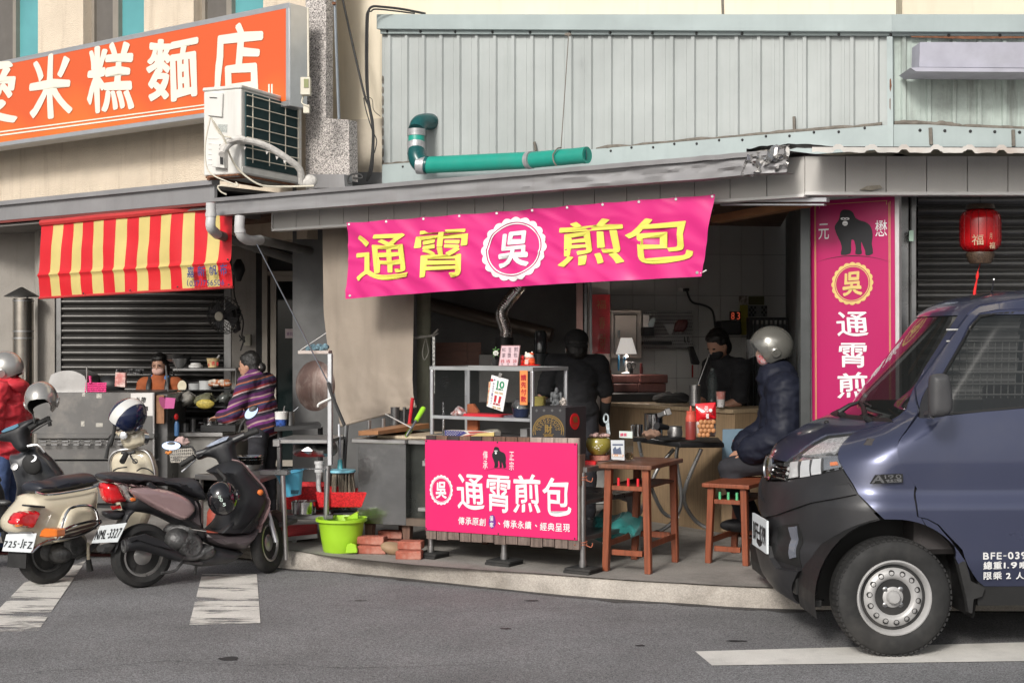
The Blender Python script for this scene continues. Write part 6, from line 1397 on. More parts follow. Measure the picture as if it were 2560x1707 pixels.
g_=MB();g_.text(BSP,[('吳',D2((1505,462))+D2((1558,538))),('家',D2((1598,455))+D2((1650,532)))],-.003,.03);g_.build('lettering',mat('brown_red_print',(.22,.03,.03),.6),bs,ang=0)
for i,(x0,y0,x1,y1)in enumerate(((602,1125,832,1190),(836,1122,1068,1192),(610,1196,818,1268),(822,1194,1052,1270))):one(B7(x0,y0,x1,y1,12.35,.25),'wooden_tray',mat('dark_red_lacquer',(.085,.03,.025),.5,wood=.3),'dark reddish wooden tray, %s of the block of four'%('upper left','upper right','lower left','lower right')[i],'tray','dark wooden trays on the rear counter',ang=0,bevel=.006)
one(B7(560,1275,1050,1372,12.2,.3),'dark_griddle',M_black,'black griddle box on the rear counter','griddle',ang=0,bevel=.01)
one(MB().ell(p7((1100,1320),12.1),.17,.12,.05),'dark_cloth_heap',mat('dark_cloth',(.03,.03,.03),.9),'dark cloth heap right of the black griddle','cloth',disp=lambda c:noise.noise(c*20)*Vector((0,0,.03)))
kb_=thing('knife_block','knife block with brown handles at the end of the lacquer trays','knife block',loc=p7((560,1160),12.2));B7(535,1085,595,1165,12.2,.1).build('block',M_redwood,kb_,ang=0)
for x,y in((520,1070),(548,1035),(570,1032),(535,1080)):MB().bar(p7((x+12,1110),12.2),p7((x,y),12.2),.02,.03).build('knife_handle',M_pk[1],kb_,ang=0)
sc3=MB().tube([p7((760,1070),12.25),p7((762,1112),12.25)],.016,8)
for x in(744,778):sc3 .tube([p7((x+17*math.cos(t),1045+26*math.sin(t)),12.25)for t in[q*.524 for q in range(13)]],.006,6)
one(sc3,'scissors',M_wire,'pair of dark scissors hanging under the lamp','scissors');one(MB().lathe(p7((655,1090),12.25),(0,0,1),[(.006,0),(.009,.04),(.008,.08),(.006,.13),(.002,.135)],10),'blue_brush',mat('blue_brush',(.05,.25,.45),.4),'slim blue brush hanging left of the lamp stand','brush')
one(MB().lathe(p7((845,1115),12.25),(0,0,1),[(.014,0),(.014,.06),(.011,.06),(.011,.09),(.001,.09)],14),'red_bottle',mat('dark_red_bottle',(.13,.02,.02),.4),'dim red bottle with pale cap right of the scissors','bottle')
hd=thing('perforated_holder','round perforated steel chopstick holder on the counter','utensil holder',loc=p7((1292,1380),11.2));k=11.2/F/3.336;hc=p7((1292,1380),11.2)
MB().lathe(hc,(0,0,1),[(48*k,0),(48*k,172*k),(44*k,172*k),(44*k,8*k),(.001,8*k)],28).build('holder_body',M_steel,hd);hh=MB()
for i in range(9):
 for j in range(4):t=-math.pi/2+(j-1.5)*.38-.25;p=hc+Vector((48.5*k*math.cos(t),48.5*k*math.sin(t),(30+i*13)*k));hh.ell(p,4*k,3*k,4*k,6,4)
hh.build('perforation',M_black,hd,kind='stuff');one(MB().tube([p7((1315,1210),11.2),p7((1415,938),11.2)],.005,6),'long_skewer',M_chrome,'long thin steel skewer leaning out of the perforated holder','skewer')
M_btl=mat('clear_pet',(.10,.12,.12),.08,alpha=.45,var=.0,spec=.9)
one(MB().lathe(p7((1437,1350),11.3),(0,0,1),[(46*k,0)]+[((46-(3 if i%2 else 0))*k,(15+i*13)*k)for i in range(15)]+[(34*k,225*k),(17*k,262*k),(17*k,285*k),(.001,286*k)],20),'plastic_bottle',M_btl,'empty ribbed clear plastic bottle on the counter','bottle')
cp_=thing('paper_cup','pink and white printed paper cup on the counter','cup',loc=p7((1507,1392),10.95));k=10.95/F/3.336
MB().lathe(p7((1507,1392),10.95),(0,0,1),[(30*k,0),(35*k,65*k)],24).build('cup_lower',mat('cup_white',(.58,.56,.55),.5,col2=(.1,.1,.1),c2s=60,c2t=.62),cp_);MB().lathe(p7((1507,1392),10.95),(0,0,1),[(35*k,65.5*k),(40*k,128*k),(42*k,130*k),(36*k,128*k),(.001,120*k)],24).build('cup_upper',mat('cup_pink',(.55,.20,.17),.5,col2=(.6,.45,.4),c2s=50,c2t=.6),cp_)
fd=thing('flexible_duct','bent flexible silver duct above the black burner','duct',loc=W(*S5((890,700)),12.0));dp_=MB();P=[(1090,60),(1040,130),(940,250),(870,350),(855,430),(880,530),(905,620),(900,705)]
PP=smooth2(P,8,False);k=12.0/F/4.9
dp_.tube([W(*S5(p),12.0)for p in PP],[(80 if i%2 else 77.5)*k for i in range(len(PP))],24,cap=False);dp_.build('duct_tube',mat('silver_duct',(.75,.72,.70),.25,metal=.95,var=.08),fd,ang=15)
MB().lathe(W(*S5((888,1050)),12.0),(0,0,1),[(100*k,0),(118*k,40*k),(108*k,345*k),(80*k,350*k)],24).build('collar',M_black,fd)
one(MB().tube([W(1070,760,12.6),W(1380,838,12.3)],.062,16),'sloping_duct',mat('brown_duct',(.10,.08,.065),.4,metal=.4),'dim brown sloping duct behind the display case','duct')
ht=thing('glass_heater','dark cylindrical heater with slotted cover behind the case','heater',loc=W(*S5((1330,1050)),11.9));MB().lathe(W(*S5((1330,1050)),11.9),(0,0,1),[(130*k,0),(135*k,150*k),(80*k,165*k),(80*k,390*k),(60*k,425*k),(.001,430*k)],24).build('heater_body',mat('smoked_plastic',(.03,.033,.035),.15,coat=.5),ht)
sl_=MB()
for i in range(7):
 for y in(700,850):p=W(*S5((1290+i*14,y)),11.9-82*k);sl_.tube([p,p-Vector((0,0,38*k))],2.5*k,4)
sl_.build('vent_slot',M_dark,ht,kind='stuff')
for i,(x0,x1,sh_)in enumerate(((40,430,0),(432,600,1))):one(MB().pbox(PL(1090,12.2,0),*S5((x0,765)),*S5((x1,1060)),0,.04),'wooden_backboard',M_redwood,'%s reddish brown wooden panel behind the display case'%('wide left','narrow right')[i],'panel',ang=0)
one(MB().pbox(PL(1200,12.05,0),*S5((575,908)),*S5((1620,1500)),0,.3),'grey_cabinet',mat('grey_cabinet',(.13,.125,.12),.45,metal=.4,var=.15),'plain grey steel cabinet behind the display case','cabinet',ang=0,bevel=.005)
ag=MB().pbox(PL(1084,11.0,0),*C6((938,808)),*C6((958,1280)),0,.03);one(ag,'slotted_upright',mat('slotted_steel',(.26,.26,.25),.5,metal=.3,speck=.6,sps=90),'slotted grey steel upright left of the display case','upright',ang=0)
one(MB().tube([W(*C6(p),11.4)for p in((780,812),(860,805),(930,795),(985,745))],.008,6,sm=4).tube([W(*C6(p),11.4)for p in((780,825),(870,808),(945,800),(985,775))],.007,6,sm=4).tube([W(*C6(p),11.4)for p in((880,820),(855,930),(870,1000),(905,930),(880,820))],.003,4,sm=4),'tied_cords',mat('grey_cord',(.22,.21,.19),.8),'grey cords tied round the mossy post','cord')
hw=MB();rr=random.Random(8)
for k in range(26):a=k*2.4;c=W(*D8((310,390)),9.98);q=c+Vector((.035*math.sqrt(k/26)*math.cos(a),0,.045*math.sqrt(k/26)*math.sin(a)));hw.tube([q,q+Vector((.01,0,.006))],.003,4)
one(hw,'papercut',M_black,'black papercut ornament on the rear glass of the case','ornament',kind='stuff')
# ---- tables in front
def d2(p,d):return W(*D2(p),d)
def desk(name,lab,cat,pl,L_,D_,H_,leg,pegs,pegm,top_m):
 t=thing(name,lab,cat,pl,z=ZP)
 MB().ubox(pl,-.03,L_+.03,-.03,D_+.03,ZP+H_-.028,ZP+H_).build('table_top',top_m,t,ang=0,bevel=.005,seg=2)
 for u in(0,L_-leg):
  for o in(0,D_-leg):
   du=-.018 if u==0 else.018
   MB().hexa([pl.w(a,b,ZP)for a,b in((u+du,o),(u+du+leg*.9,o),(u+du+leg*.9,o+leg*.9),(u+du,o+leg*.9))],[pl.w(a,b,ZP+H_-.029)for a,b in((u,o),(u+leg,o),(u+leg,o+leg),(u,o+leg))]).build('leg',M_orwood,t,ang=0,bevel=.003)
 h1=ZP+H_*.80
 MB().ubox(pl,leg,L_-leg,.008,.03,h1-.03,h1).build('rail',M_orwood,t,ang=0,bevel=.002);MB().ubox(pl,leg,L_-leg,D_-.03,D_-.008,h1-.03,h1).build('rail',M_orwood,t,ang=0,bevel=.002)
 MB().ubox(pl,.008,L_-.008,leg,D_-leg,h1-.012,h1-.002).build('book_shelf',M_redwood,t,ang=0)
 hb=ZP+H_*.155
 MB().ubox(pl,leg,L_-leg,.008,.03,hb,hb+.035).build('stretcher',M_orwood,t,ang=0,bevel=.002);MB().ubox(pl,leg,L_-leg,D_-.03,D_-.008,hb+.05,hb+.09).build('stretcher',M_orwood,t,ang=0,bevel=.002)
 for u in(.0,L_-.022):MB().ubox(pl,u+.006,u+.022,leg,D_-leg,hb+.05,hb+.088).build('stretcher',M_orwood,t,ang=0,bevel=.002)
 for k in range(pegs):MB().tube([pl.w(L_*(.30+.22*k),.02,h1),pl.w(L_*(.30+.22*k),.02,h1+.05)],.009,8).build('peg',pegm,t)
 return t
TA=PL(1511,9.17,25)
zA=zz(TA,*D2((640,660)))-ZP
desk('school_desk','tall worn reddish wooden desk beside the pink stall','desk',TA,.30,.585,zA,.046,3,mat('red_peg',(.6,.02,.03),.4),mat('worn_desk_top',(.17,.07,.04),.4,var=.3,vs=7,wood=.5,dirt=.5,streak_col=(.28,.2,.16)))
TB=PL(D2((1312,0))[0],9.5,28);zB=zz(TB,*D2((1420,810)))-ZP
desk('wooden_stool','lower reddish wooden stool with three green pegs beside the van','stool',TB,.27,.56,zB,.044,3,mat('green_peg',(.10,.42,.20),.4),M_orwood)
ds=thing('donation_box','clear box with coins and printed card on the wooden desk','box',loc=d2((640,628),9.2));DP=PL(D2((610,0))[0],9.2,25)
MB().slab(DP,[D2(p)for p in((555,470),(660,470),(662,628),(560,620))],0,.003).build('printed_card',mat('card_grey_print',(.50,.52,.54),.5,var=.1),ds,ang=0)
MB().slab(DP,[D2(p)for p in((568,500),(650,500),(650,512),(568,512))],-.002,-.0005).slab(DP,[D2(p)for p in((572,540),(590,520),(600,540),(612,535),(630,522),(640,580),(575,580))],-.002,-.0005).build('dark_print',mat('bluish_print',(.08,.10,.16),.6),ds,ang=0)
g_=MB().slab(DP,[D2(p)for p in((563,580),(654,584),(653,602),(564,597))],-.003,-.001);g_.build('orange_band',mat('orange_print',(.6,.28,.12),.6),ds,ang=0);g_=MB();g_.word(DP,'愛心捐款',(*D2((568,583)),*D2((650,600))),-.004,.02);g_.build('lettering',M_wl,ds,ang=0)
MB().slab(DP,[D2(p)for p in((621,398),(725,402),(724,455),(622,450))],.10,.103).build('header_card',mat('header_pale',(.52,.58,.55),.5),ds,ang=0);g_=MB();g_.word(DP,'撲我',(*D2((628,415)),*D2((680,440))),.098,.02);g_.build('pink_lettering',mat('hot_pink_ink',(.65,.05,.14),.6),ds,ang=0)
MB().hexa([d2((662,470),9.2),d2((732,455),9.38),d2((732,618),9.38),d2((662,628),9.2)],[d2((560,470),9.3),d2((640,455),9.45),d2((640,610),9.45),d2((560,620),9.3)]).build('clear_walls',mat('acrylic',(.10,.11,.10),.05,alpha=.35,var=0),ds,ang=0)
cnm=MB();rr=random.Random(2)
for k in range(60):p=d2((675+rr.random()*50,575+rr.random()*42),9.27+rr.random()*.03);cnm.lathe(p,(rr.random()-.5,rr.random()-.5,rr.random()),[(.010,0),(.010,.002)],8)
cnm.build('coins',mat('coin_metal',(.35,.27,.16),.3,metal=.9,var=.4),ds,kind='stuff')
cb2=thing('candy_bowl','olive yellow glazed bowl with painted white blossom','bowl',loc=d2((460,585),9.6));k=9.6/F/3.137;c=d2((457,582),9.6)
MB().lathe(c,(0,0,1),[(50*k,0),(84*k,28*k),(103*k,70*k),(100*k,105*k),(86*k,130*k),(76*k,130*k),(80*k,100*k),(.001,60*k)],32).build('bowl_body',mat('olive_glaze',(.27,.23,.045),.2,var=.12,coat=.5),cb2)
bl_=MB();
for x,y,r_ in((440,508,9),(425,520,8),(452,524,9),(436,530,7),(465,505,5),(480,500,5),(408,515,4),(470,512,4),(455,540,5)):
 zc=d2((x,y),9.6).z;dx_=(x-457)*k;bl_.ell(c+Vector((dx_,-math.sqrt(max(0,(102*k)**2-dx_**2))-.000,zc-c.z)),r_*k,2*k,r_*k*.7,6,4)
bl_.build('painted_blossom',mat('blossom_white',(.6,.58,.45),.4),cb2,kind='stuff')
cnd=MB()
for k2 in range(9):cnd.ell(c+Vector((rr.uniform(-.07,.07)*.9,rr.uniform(-.05,.05),.118+rr.random()*.02)),.022,.015,.014,8,5)
one(cnd,'wrapped_candy',mat('candy_wrappers',(.45,.30,.27),.2,var=.9,vs=40,coat=.6),'loose heap of wrapped candies in the olive bowl','candies',kind='stuff')
one(MB().lathe(d2((468,624),9.62),(0,0,1),[(80*k,0),(82*k,38*k)],28),'wood_round',M_brick,'reddish wooden round under the olive bowl','stand')
one(MB().hexa([d2((316,682),9.3),d2((438,684),9.3),d2((438,636),9.3),d2((316,630),9.3)],[d2((330,680),9.6),d2((455,680),9.6),d2((455,628),9.6),d2((330,624),9.6)]),'red_box',mat('bright_red_box',(.62,.015,.02),.35),'flat bright red box at the cart corner','box',ang=0,bevel=.006)
tg=MB().infl(PL(1500,9.5,25),[D2(p)for p in((345,1240),(350,1100),(400,1060),(480,1080),(560,1075),(620,1110),(700,1150),(705,1230),(600,1275),(420,1270))],.0,.2,.16,.09,sm=3)
one(tg,'teal_cloth',mat('teal_cloth',(.02,.20,.19),.7,var=.15,sheen=.3),'crumpled teal cloth bundle on the lower cart shelf','cloth',disp=lambda c:.06*noise.noise(c*7)*Vector((.4,1,1))+.025*noise.noise(c*22)*Vector((0,1,1)))
one(MB().infl(PL(1575,9.95,10),[D2(p)for p in((555,850),(640,835),(760,840),(758,1000),(755,1150),(690,1155),(675,960),(560,920))],.0,.05,.04,.03,sm=1),'plastic_bag',mat('white_red_bag',(.42,.38,.38),.35,col2=(.4,.03,.03),c2s=9,c2t=.62,var=.2),'white shopping bag with red print hanging behind the desk','bag',disp=lambda c:noise.noise(c*25)*Vector((.0,.02,0)))
ft=thing('folding_table','black folding table with crossed chrome legs','table',loc=W(*D2((1050,1100)),10.2)*1.0);FT=PL(D2((1100,0))[0],10.0,22)
MB().infl(FT,[D2(p)for p in((735,447),(1440,462),(1445,505),(1100,515),(735,470))],0,.0,.01,.01,sm=0);tq=[d2((1095,490),9.75),d2((1445,492),10.0),d2((1400,448),10.9),d2((725,445),10.7)]
MB().hexa(tq,[p-Vector((0,0,.035))for p in tq]).build('table_top',M_black,ft,ang=0,bevel=.01,seg=2)
M_leg=mat('grey_tube',(.34,.34,.34),.3,metal=.8)
MB().tube([d2((1265,540),9.95),d2((1128,890),10.0),d2((1200,1080),10.05),d2((1310,1160),10.05)],.014,8,sm=4).build('leg',M_leg,ft);MB().tube([d2((1080,520),10.2),d2((1070,640),10.2),d2((1110,940),10.2),d2((1040,1110),10.2),d2((915,1200),10.2)],.014,8,sm=4).build('leg',M_leg,ft);MB().tube([d2((775,480),10.5),d2((830,720),10.5),d2((960,1030),10.6),d2((1090,1075),10.6)],.014,8,sm=4).build('leg',M_leg,ft);MB().tube([d2((1050,540),10.5),d2((920,700),10.5),d2((850,880),10.5),d2((780,1050),10.5)],.014,8,sm=4).build('leg',M_leg,ft)
MB().ell(d2((915,1200),10.18),.028,.028,.025).build('rubber_foot',M_black,ft)
def pot(c,r,h,nm,m,lab,cat):
 return one(MB().lathe(c,(0,0,1),[(r,0),(r,h),(r*1.06,h+.003),(r*.95,h),(r*.95,.01),(.001,.01)],28),nm,m,lab,cat)
k=10.4/F/3.137
pt1=thing('steel_saucepan','tall shiny saucepan with lid handle on the folding table','saucepan',loc=d2((885,440),10.5));MB().lathe(d2((893,440),10.5),(0,0,1),[(76*k,0),(76*k,175*k),(80*k,180*k),(70*k,178*k),(.001,170*k)],28).build('pan_body',M_chrome,pt1);MB().bar(d2((925,280),10.35),d2((985,255),10.3),.02,.035).bar(d2((985,255),10.3),d2((1025,240),10.3),.03,.05).build('pan_handle',M_steel,pt1,ang=0,bevel=.004)
mgm=MB().lathe(d2((768,440),10.3),(0,0,1),[(40*k,0),(40*k,92*k),(37*k,92*k),(37*k,4*k),(.001,4*k)],24).tube([d2(p,10.3)for p in((728,425),(718,390),(720,355),(745,350))],.006,6,sm=4);one(mgm,'steel_mug',M_chrome,'small steel mug with thin handle on the folding table','mug')
one(MB().ell(d2((875,425),10.1),.07,.05,.032,20,12),'work_glove',mat('brown_glove',(.23,.14,.10),.9,var=.3,vs=20),'brown cloth glove lying on the folding table','glove',disp=lambda c:noise.noise(c*30)*Vector((.02,0,.025)))
fp=thing('frying_pan','small glass lidded pan with thick black handle','pan',loc=d2((1050,450),10.1));MB().lathe(d2((1058,455),10.1),(0,0,1),[(52*k,0),(58*k,40*k),(52*k,88*k),(60*k,92*k),(.001,94*k)],24).build('pan_body',M_steel,fp);MB().tube([d2((1000,372),10.0),d2((915,358),9.9)],[.018,.026],10).build('pan_handle',M_black,fp);MB().lathe(d2((1010,462),10.0),(0,0,1),[(100*k,0),(105*k,14*k),(95*k,20*k),(.001,20*k)],24).build('black_pan',M_black,fp)
sb3=thing('sauce_bottle','pinkish red squeeze bottle with pointed cap','bottle',loc=d2((1182,465),9.85));k=9.85/F/3.137
MB().lathe(d2((1182,465),9.85),(0,0,1),[(40*k,0),(42*k,8*k),(42*k,135*k),(40*k,142*k)],24).build('sauce',mat('dark_sauce',(.20,.035,.03),.35),sb3);MB().lathe(d2((1182,465),9.85),(0,0,1),[(40.5*k,142*k),(41*k,170*k),(34*k,195*k),(34*k,196*k),(36*k,222*k),(10*k,226*k),(7*k,255*k),(3*k,265*k),(.001,265*k)],24).build('cap',mat('red_cap',(.50,.09,.06),.35),sb3)
sn=thing('snack_bag','red and clear snack bag full of brown round biscuits','snack bag',loc=d2((1300,455),9.8));SNP=PL(D2((1300,0))[0],9.8,5)
MB().infl(SNP,[D2(p)for p in((1218,187),(1380,175),(1383,300),(1378,322),(1300,318),(1228,335))],0,.03,.035,.04,sm=1).build('red_part',mat('snack_red',(.58,.012,.02),.2,var=.12,coat=.6),sn,disp=lambda c:.006*noise.noise(c*40)*Vector((0,1,0)))
MB().infl(SNP,[D2(p)for p in((1226,330),(1378,318),(1382,400),(1375,445),(1235,445))],0,.03,.035,.04,sm=1).build('clear_part',mat('snack_clear',(.45,.40,.38),.2,var=.2,coat=.5),sn);bm2=MB()
for j in range(4):
 for i in range(4-(j==0)):bm2 .ell(d2((1252+i*32+(j%2)*12,430-j*34),9.785),19*k,14*k,19*k,12,8)
bm2 .build('biscuits',mat('biscuit_brown',(.42,.19,.08),.6,var=.15),sn,kind='stuff')
g_=MB();g_.text(PL(D2((1300,0))[0],9.75,5),[('元',D2((1288,205))+D2((1320,250))),('祖',D2((1300,262))+D2((1325,300)))],0,.03);g_.ell(d2((1338,237),9.755),.012,.002,.012);g_.build('white_print',M_wl,sn,ang=0)
one(MB().tube([d2((510+14*math.cos(t)*(1.3 if True else 1)+8,300+34*math.sin(t)),9.95)for t in[q*.524 for q in range(13)]],.006,6).slab(PL(D2((530,0))[0],9.95,0),[D2(p)for p in((512,320),(540,318),(552,430),(530,440))],0,.02),'hanging_tag',mat('pale_blue_tag',(.42,.48,.50),.4,speck=.5,sps=60),'pale blue tag on a ring hanging from the black jacket','tag')
# ---- helmets and scooters
def helmet(nm,lab,c,fwd,up,r,mats,stripe=False,visor=False,parent=None,mk=None):
 c=Vector(c);f=Vector(fwd).normalized();u=Vector(up);u=(u-f*u.dot(f)).normalized();s=f.cross(u)
 def edge(a):
  d=abs(a)/math.pi
  return R(np.interp(d,[0,.16,.27,.34,.42,.55,.8,1],[74,78,100,138,142,132,122,118]))
 def P(a,t,k=1.0):
  th=edge(a)*t
  return c+(u*math.cos(th)*1.02+(f*math.cos(a)*1.10+s*math.sin(a)*.92)*math.sin(th))*r*k
 N,K=48,16;mb=MB()
 rows=[[P(2*math.pi*i/N-math.pi,max(j,.02)/K)for i in range(N)]for j in range(K+1)]+[[P(2*math.pi*i/N-math.pi,1.0,.97)for i in range(N)]]+[[P(2*math.pi*i/N-math.pi,j/K,.86)for i in range(N)]for j in range(K,0,-2)]
 vs=[p for row in rows for p in row];fs=[];ms=[]
 for j in range(len(rows)-1):
  for i in range(N):
   fs.append((j*N+i,(j+1)*N+i,(j+1)*N+(i+1)%N,j*N+(i+1)%N))
   aa=abs(2*math.pi*(i+.5)/N-math.pi)
   lat=abs(math.sin(aa))*math.sin(edge(aa)*min(1,j/K))
   ms.append(2 if j>K else 0)
 b=len(mb.v);mb.v+=[tuple(v)for v in vs];mb.f+=fs;mb.m+=ms
 t=parent or thing(nm,lab,'helmet',loc=c-Vector((0,0,r)))
 mb.build('helmet_shell',mats,t,ang=40)
 if stripe:MB().grid(lambda a,b:c+(u*1.02*math.cos(R(-116+188*b))+f*1.10*math.sin(R(-116+188*b)))*r*1.012*math.sqrt(1-((a-.5)*.62)**2)+s*.92*r*(a-.5)*.62,10,40).build('helmet_stripe',mats[1],t,ang=60)
 for sd in(1,-1):
  p=P(sd*1.62,.80,1.005);n_=(p-c).normalized();e=MB().lathe(p,n_,[(.035,-.012),(.035,.004),(.030,.008),(.001,.008)],20).lathe(p+u*-.0+f*.005,n_,[(.007,0),(.007,.011),(.001,.012)],10);e.build('ear_cover',mats[0],t,ang=30)
 MB().tube([P(1.5,1,.95),P(1.3,1,.95)-u*.07+f*.01,P(.6,1,.7)-u*.13],.006,6,sm=3).build('chin_strap',M_wire,t)
 if visor:
  MB().grid(lambda a,b:c+(f*math.cos((a-.5)*2.5)*1.18+s*math.sin((a-.5)*2.5)*.99)*r*(1.06-.10*b*0)+u*r*(.42-.95*b*math.cos((a-.5)*1.8))-f*r*.05*b,24,10).build('visor',mat('clear_visor',(.12,.12,.12),.05,alpha=.30,var=0,spec=.9),t,ang=60)
 return t
M_silv=mat('silver_helmet',(.42,.41,.39),.24,metal=.6,var=.05,coat=.7);M_lin=mat('helmet_lining',(.015,.015,.015),.9);M_gun=mat('gunmetal_helmet',(.27,.265,.24),.22,metal=.6,var=.04,coat=.8)
M_navh=mat('navy_helmet',(.012,.018,.05),.12,coat=.9);M_whh=mat('white_stripe',(.62,.62,.60),.25,coat=.6);M_blkh=mat('black_helmet',(.008,.008,.010),.08,coat=1)
def swheel(par,c,ax,r,w,rr,rim_m,spk=5,tm=None):
 c=Vector(c);ax=Vector(ax).normalized();o=bpy.data.objects.new('wheel',None);COL.objects.link(o);o.parent=par;o.location=WM(par).inverted()@c
 h=w/2;pr=[(rr,-h*.6),(rr+.01,-h*.8),(r-.04,-h),(r-.012,-h*.75),(r,-h*.25),(r,h*.25),(r-.012,h*.75),(r-.04,h),(rr+.01,h*.8),(rr,h*.6),(rr-.002,h*.3)]
 MB().lathe(c,ax,pr,40).build('tyre',tm or M_rubber,o,ang=40)
 rb=MB().lathe(c,ax,[(rr-.001,h*.2),(rr,h*.62),(rr-.012,h*.66),(rr-.018,h*.3),(rr*.55,h*.12),(rr*.45,h*.3),(rr*.30,h*.55),(.001,h*.6)],40);rb.build('rim',rim_m,o,ang=40)
 a_=ax.orthogonal().normalized();b_=ax.cross(a_);hm=MB()
 for k in range(spk):
  t0=2*math.pi*k/spk;q=[c+ax*h*.36+(a_*math.cos(t0+dt)+b_*math.sin(t0+dt))*ra for dt,ra in((-.32,rr*.80),(.32,rr*.80),(.16,rr*.50),(-.16,rr*.50))]
  hm.hexa(q,[p-ax*h*.2 for p in q])
 hm.build('rim_opening',M_dark,o,ang=0,kind='stuff');return o
def s1(*p):return[S1(q)for q in p]
SA=PL(354.7,9.27,-38);FD=Vector((SA.dx,SA.dy,0));RT=Vector((-SA.nx,-SA.ny,0))
sca=thing('motor_scooter','dusty pink and black scooter with pink side panels and black seat','scooter',SA)
M_pks=mat('dusty_pink_paint',(.44,.30,.30),.24,metal=.5,var=.06,vs=4,coat=.8,rv=.1);M_brn=mat('brown_grey_plastic',(.075,.062,.066),.38,var=.15,dirt=.3,streak_col=(.13,.12,.11));M_blk=mat('scooter_black_plastic',(.019,.0195,.022),.45,var=.2,vs=4,dirt=.3,streak_col=(.07,.068,.065));M_seat=mat('scooter_seat_vinyl',(.030,.031,.036),.5,var=.12,bump=.15,bs=120)
M_engn=mat('engine_metal',(.10,.10,.10),.45,metal=.6,var=.4,vs=20,bump=.5,bs=60);M_rlamp=mat('red_lamp',(.55,.01,.015),.12,var=.35,vs=14,coat=.8)
swheel(sca,SA.w(0,0,.208),RT,.208,.10,.135,mat('grey_cast_rim',(.36,.35,.34),.3,metal=.7,var=.1),3)
def inf(par,nm,pts,ot,oc,w,r,m,pl=SA,sm=3,**k):return MB().infl(pl,pts,ot,oc,w,r,sm=sm).build(nm,m,par,ang=50,**k)
inf(sca,'body_core',s1((330,900),(420,720),(700,740),(940,830),(960,1000),(1000,1090),(940,1180),(800,1060),(560,940)),-.10,0,.11,.06,M_blk)
inf(sca,'lower_cowl',s1((800,985),(880,930),(885,840),(935,830),(955,980),(985,1060),(1040,1095),(1150,1105),(1330,1092),(1400,1040),(1448,1036),(1420,1110),(1345,1215),(1280,1240),(1060,1195),(960,1100),(860,1020)),-.15,0,.165,.07,M_brn)
inf(sca,'side_panel',s1((352,742),(372,722),(520,712),(700,745),(820,800),(872,855),(882,900),(850,945),(790,982),(700,955),(560,890),(440,822),(380,778)),-.155,-.125,.045,.035,M_pks)
inf(sca,'rear_cowl',s1((235,682),(300,672),(520,700),(700,735),(560,720),(380,716),(345,705)),-.11,-.06,.06,.02,M_pks)
inf(sca,'seat',s1((132,650),(125,618),(160,600),(300,590),(450,603),(600,625),(700,645),(780,642),(870,640),(915,660),(945,710),(970,790),(955,822),(915,808),(820,768),(700,712),(580,705),(300,690),(170,668)),-.08,0,.135,.05,M_seat)
inf(sca,'grab_rail',s1((480,690),(510,668),(560,700),(560,722),(520,728)),-.15,-.14,.015,.01,M_blk)
inf(sca,'tail_light',s1((138,690),(180,680),(240,684),(290,760),(335,832),(250,842),(185,850),(150,780)),-.07,-.0,.09,.03,M_rlamp,sm=2)
inf(sca,'rear_indicator',s1((242,684),(350,692),(345,740),(432,838),(400,842),(335,830),(290,755)),-.10,-.07,.035,.02,mat('chrome_lens',(.48,.45,.43),.12,metal=.7,var=.6,vs=40),sm=2);inf(sca,'orange_bulb',s1((345,800),(385,795),(400,820),(360,828)),-.112,-.10,.01,.008,mat('orange_lamp',(.6,.15,.03)),sm=2)
inf(sca,'lower_reflector',s1((200,868),(278,852),(282,892),(215,900)),-.05,-.02,.04,.01,M_rlamp,sm=1)
inf(sca,'rear_fender',s1((285,985),(300,930),(345,885),(430,860),(510,880),(400,910),(345,960),(310,1040),(270,1150),(230,1240),(205,1245),(240,1100)),-.05,0,.07,.02,M_blk)
inf(sca,'tail_bracket',s1((130,918),(170,905),(300,905),(290,945),(240,980),(160,960)),-.03,0,.05,.02,M_blk);inf(sca,'mud_flap',s1((90,1240),(110,1185),(230,1160),(170,1240),(120,1252)),-.02,0,.06,.01,M_rubber,sm=1)
PLT=PL(S1((170,1085))[0],9.12,52)
def plate(par,pl,q,txt,tq,bold=.012):
 o=MB().slab(pl,q,0,.004).build('number_plate',mat('plate_white',(.62,.66,.68),.4,var=.04),par,ang=0,bevel=.001)
 g=MB();g.word(pl,txt,tq,-.003,bold,gap=.17);g.build('lettering',mat('plate_black',(.02,.02,.025),.5),o,ang=0)
plate(sca,PLT,s1((25,1168),(98,1025),(316,1000),(240,1158)),'NML-3327',tuple(s1((75,1062),(282,1040),(250,1120),(50,1138))))
mf=MB().tube([SA.pt(*S1(p),-.17)for p in((290,1188),(330,1175),(420,1165),(560,1205),(700,1262),(760,1290))],[.040,.052,.056,.050,.040,.028],16,flat=.85,sm=3).build('exhaust_silencer',M_blk,sca)
MB().lathe(SA.pt(*S1((300,1190)),-.175),-FD,[(.040,-.01),(.042,.008),(.03,.012),(.02,.006),(.001,.004)],20).build('exhaust_end',M_engn,sca);MB().slab(SA,s1((330,1125),(470,1090),(620,1150),(700,1220),(560,1190),(400,1140),(350,1160)),-.235,-.22).build('heat_shield',M_blk,sca,ang=0,bevel=.004)
en=MB().lathe(SA.pt(*S1((830,1190)),-.10),RT,[(.085,-.12),(.085,.02),(.07,.045),(.055,.05),(.04,.045),(.001,.045)],28).ell(SA.pt(*S1((730,1140)),-.06),.09,.09,.08).ell(SA.pt(*S1((900,1240)),-.06),.12,.08,.06).ell(SA.pt(*S1((760,1060)),-.02),.12,.06,.06)
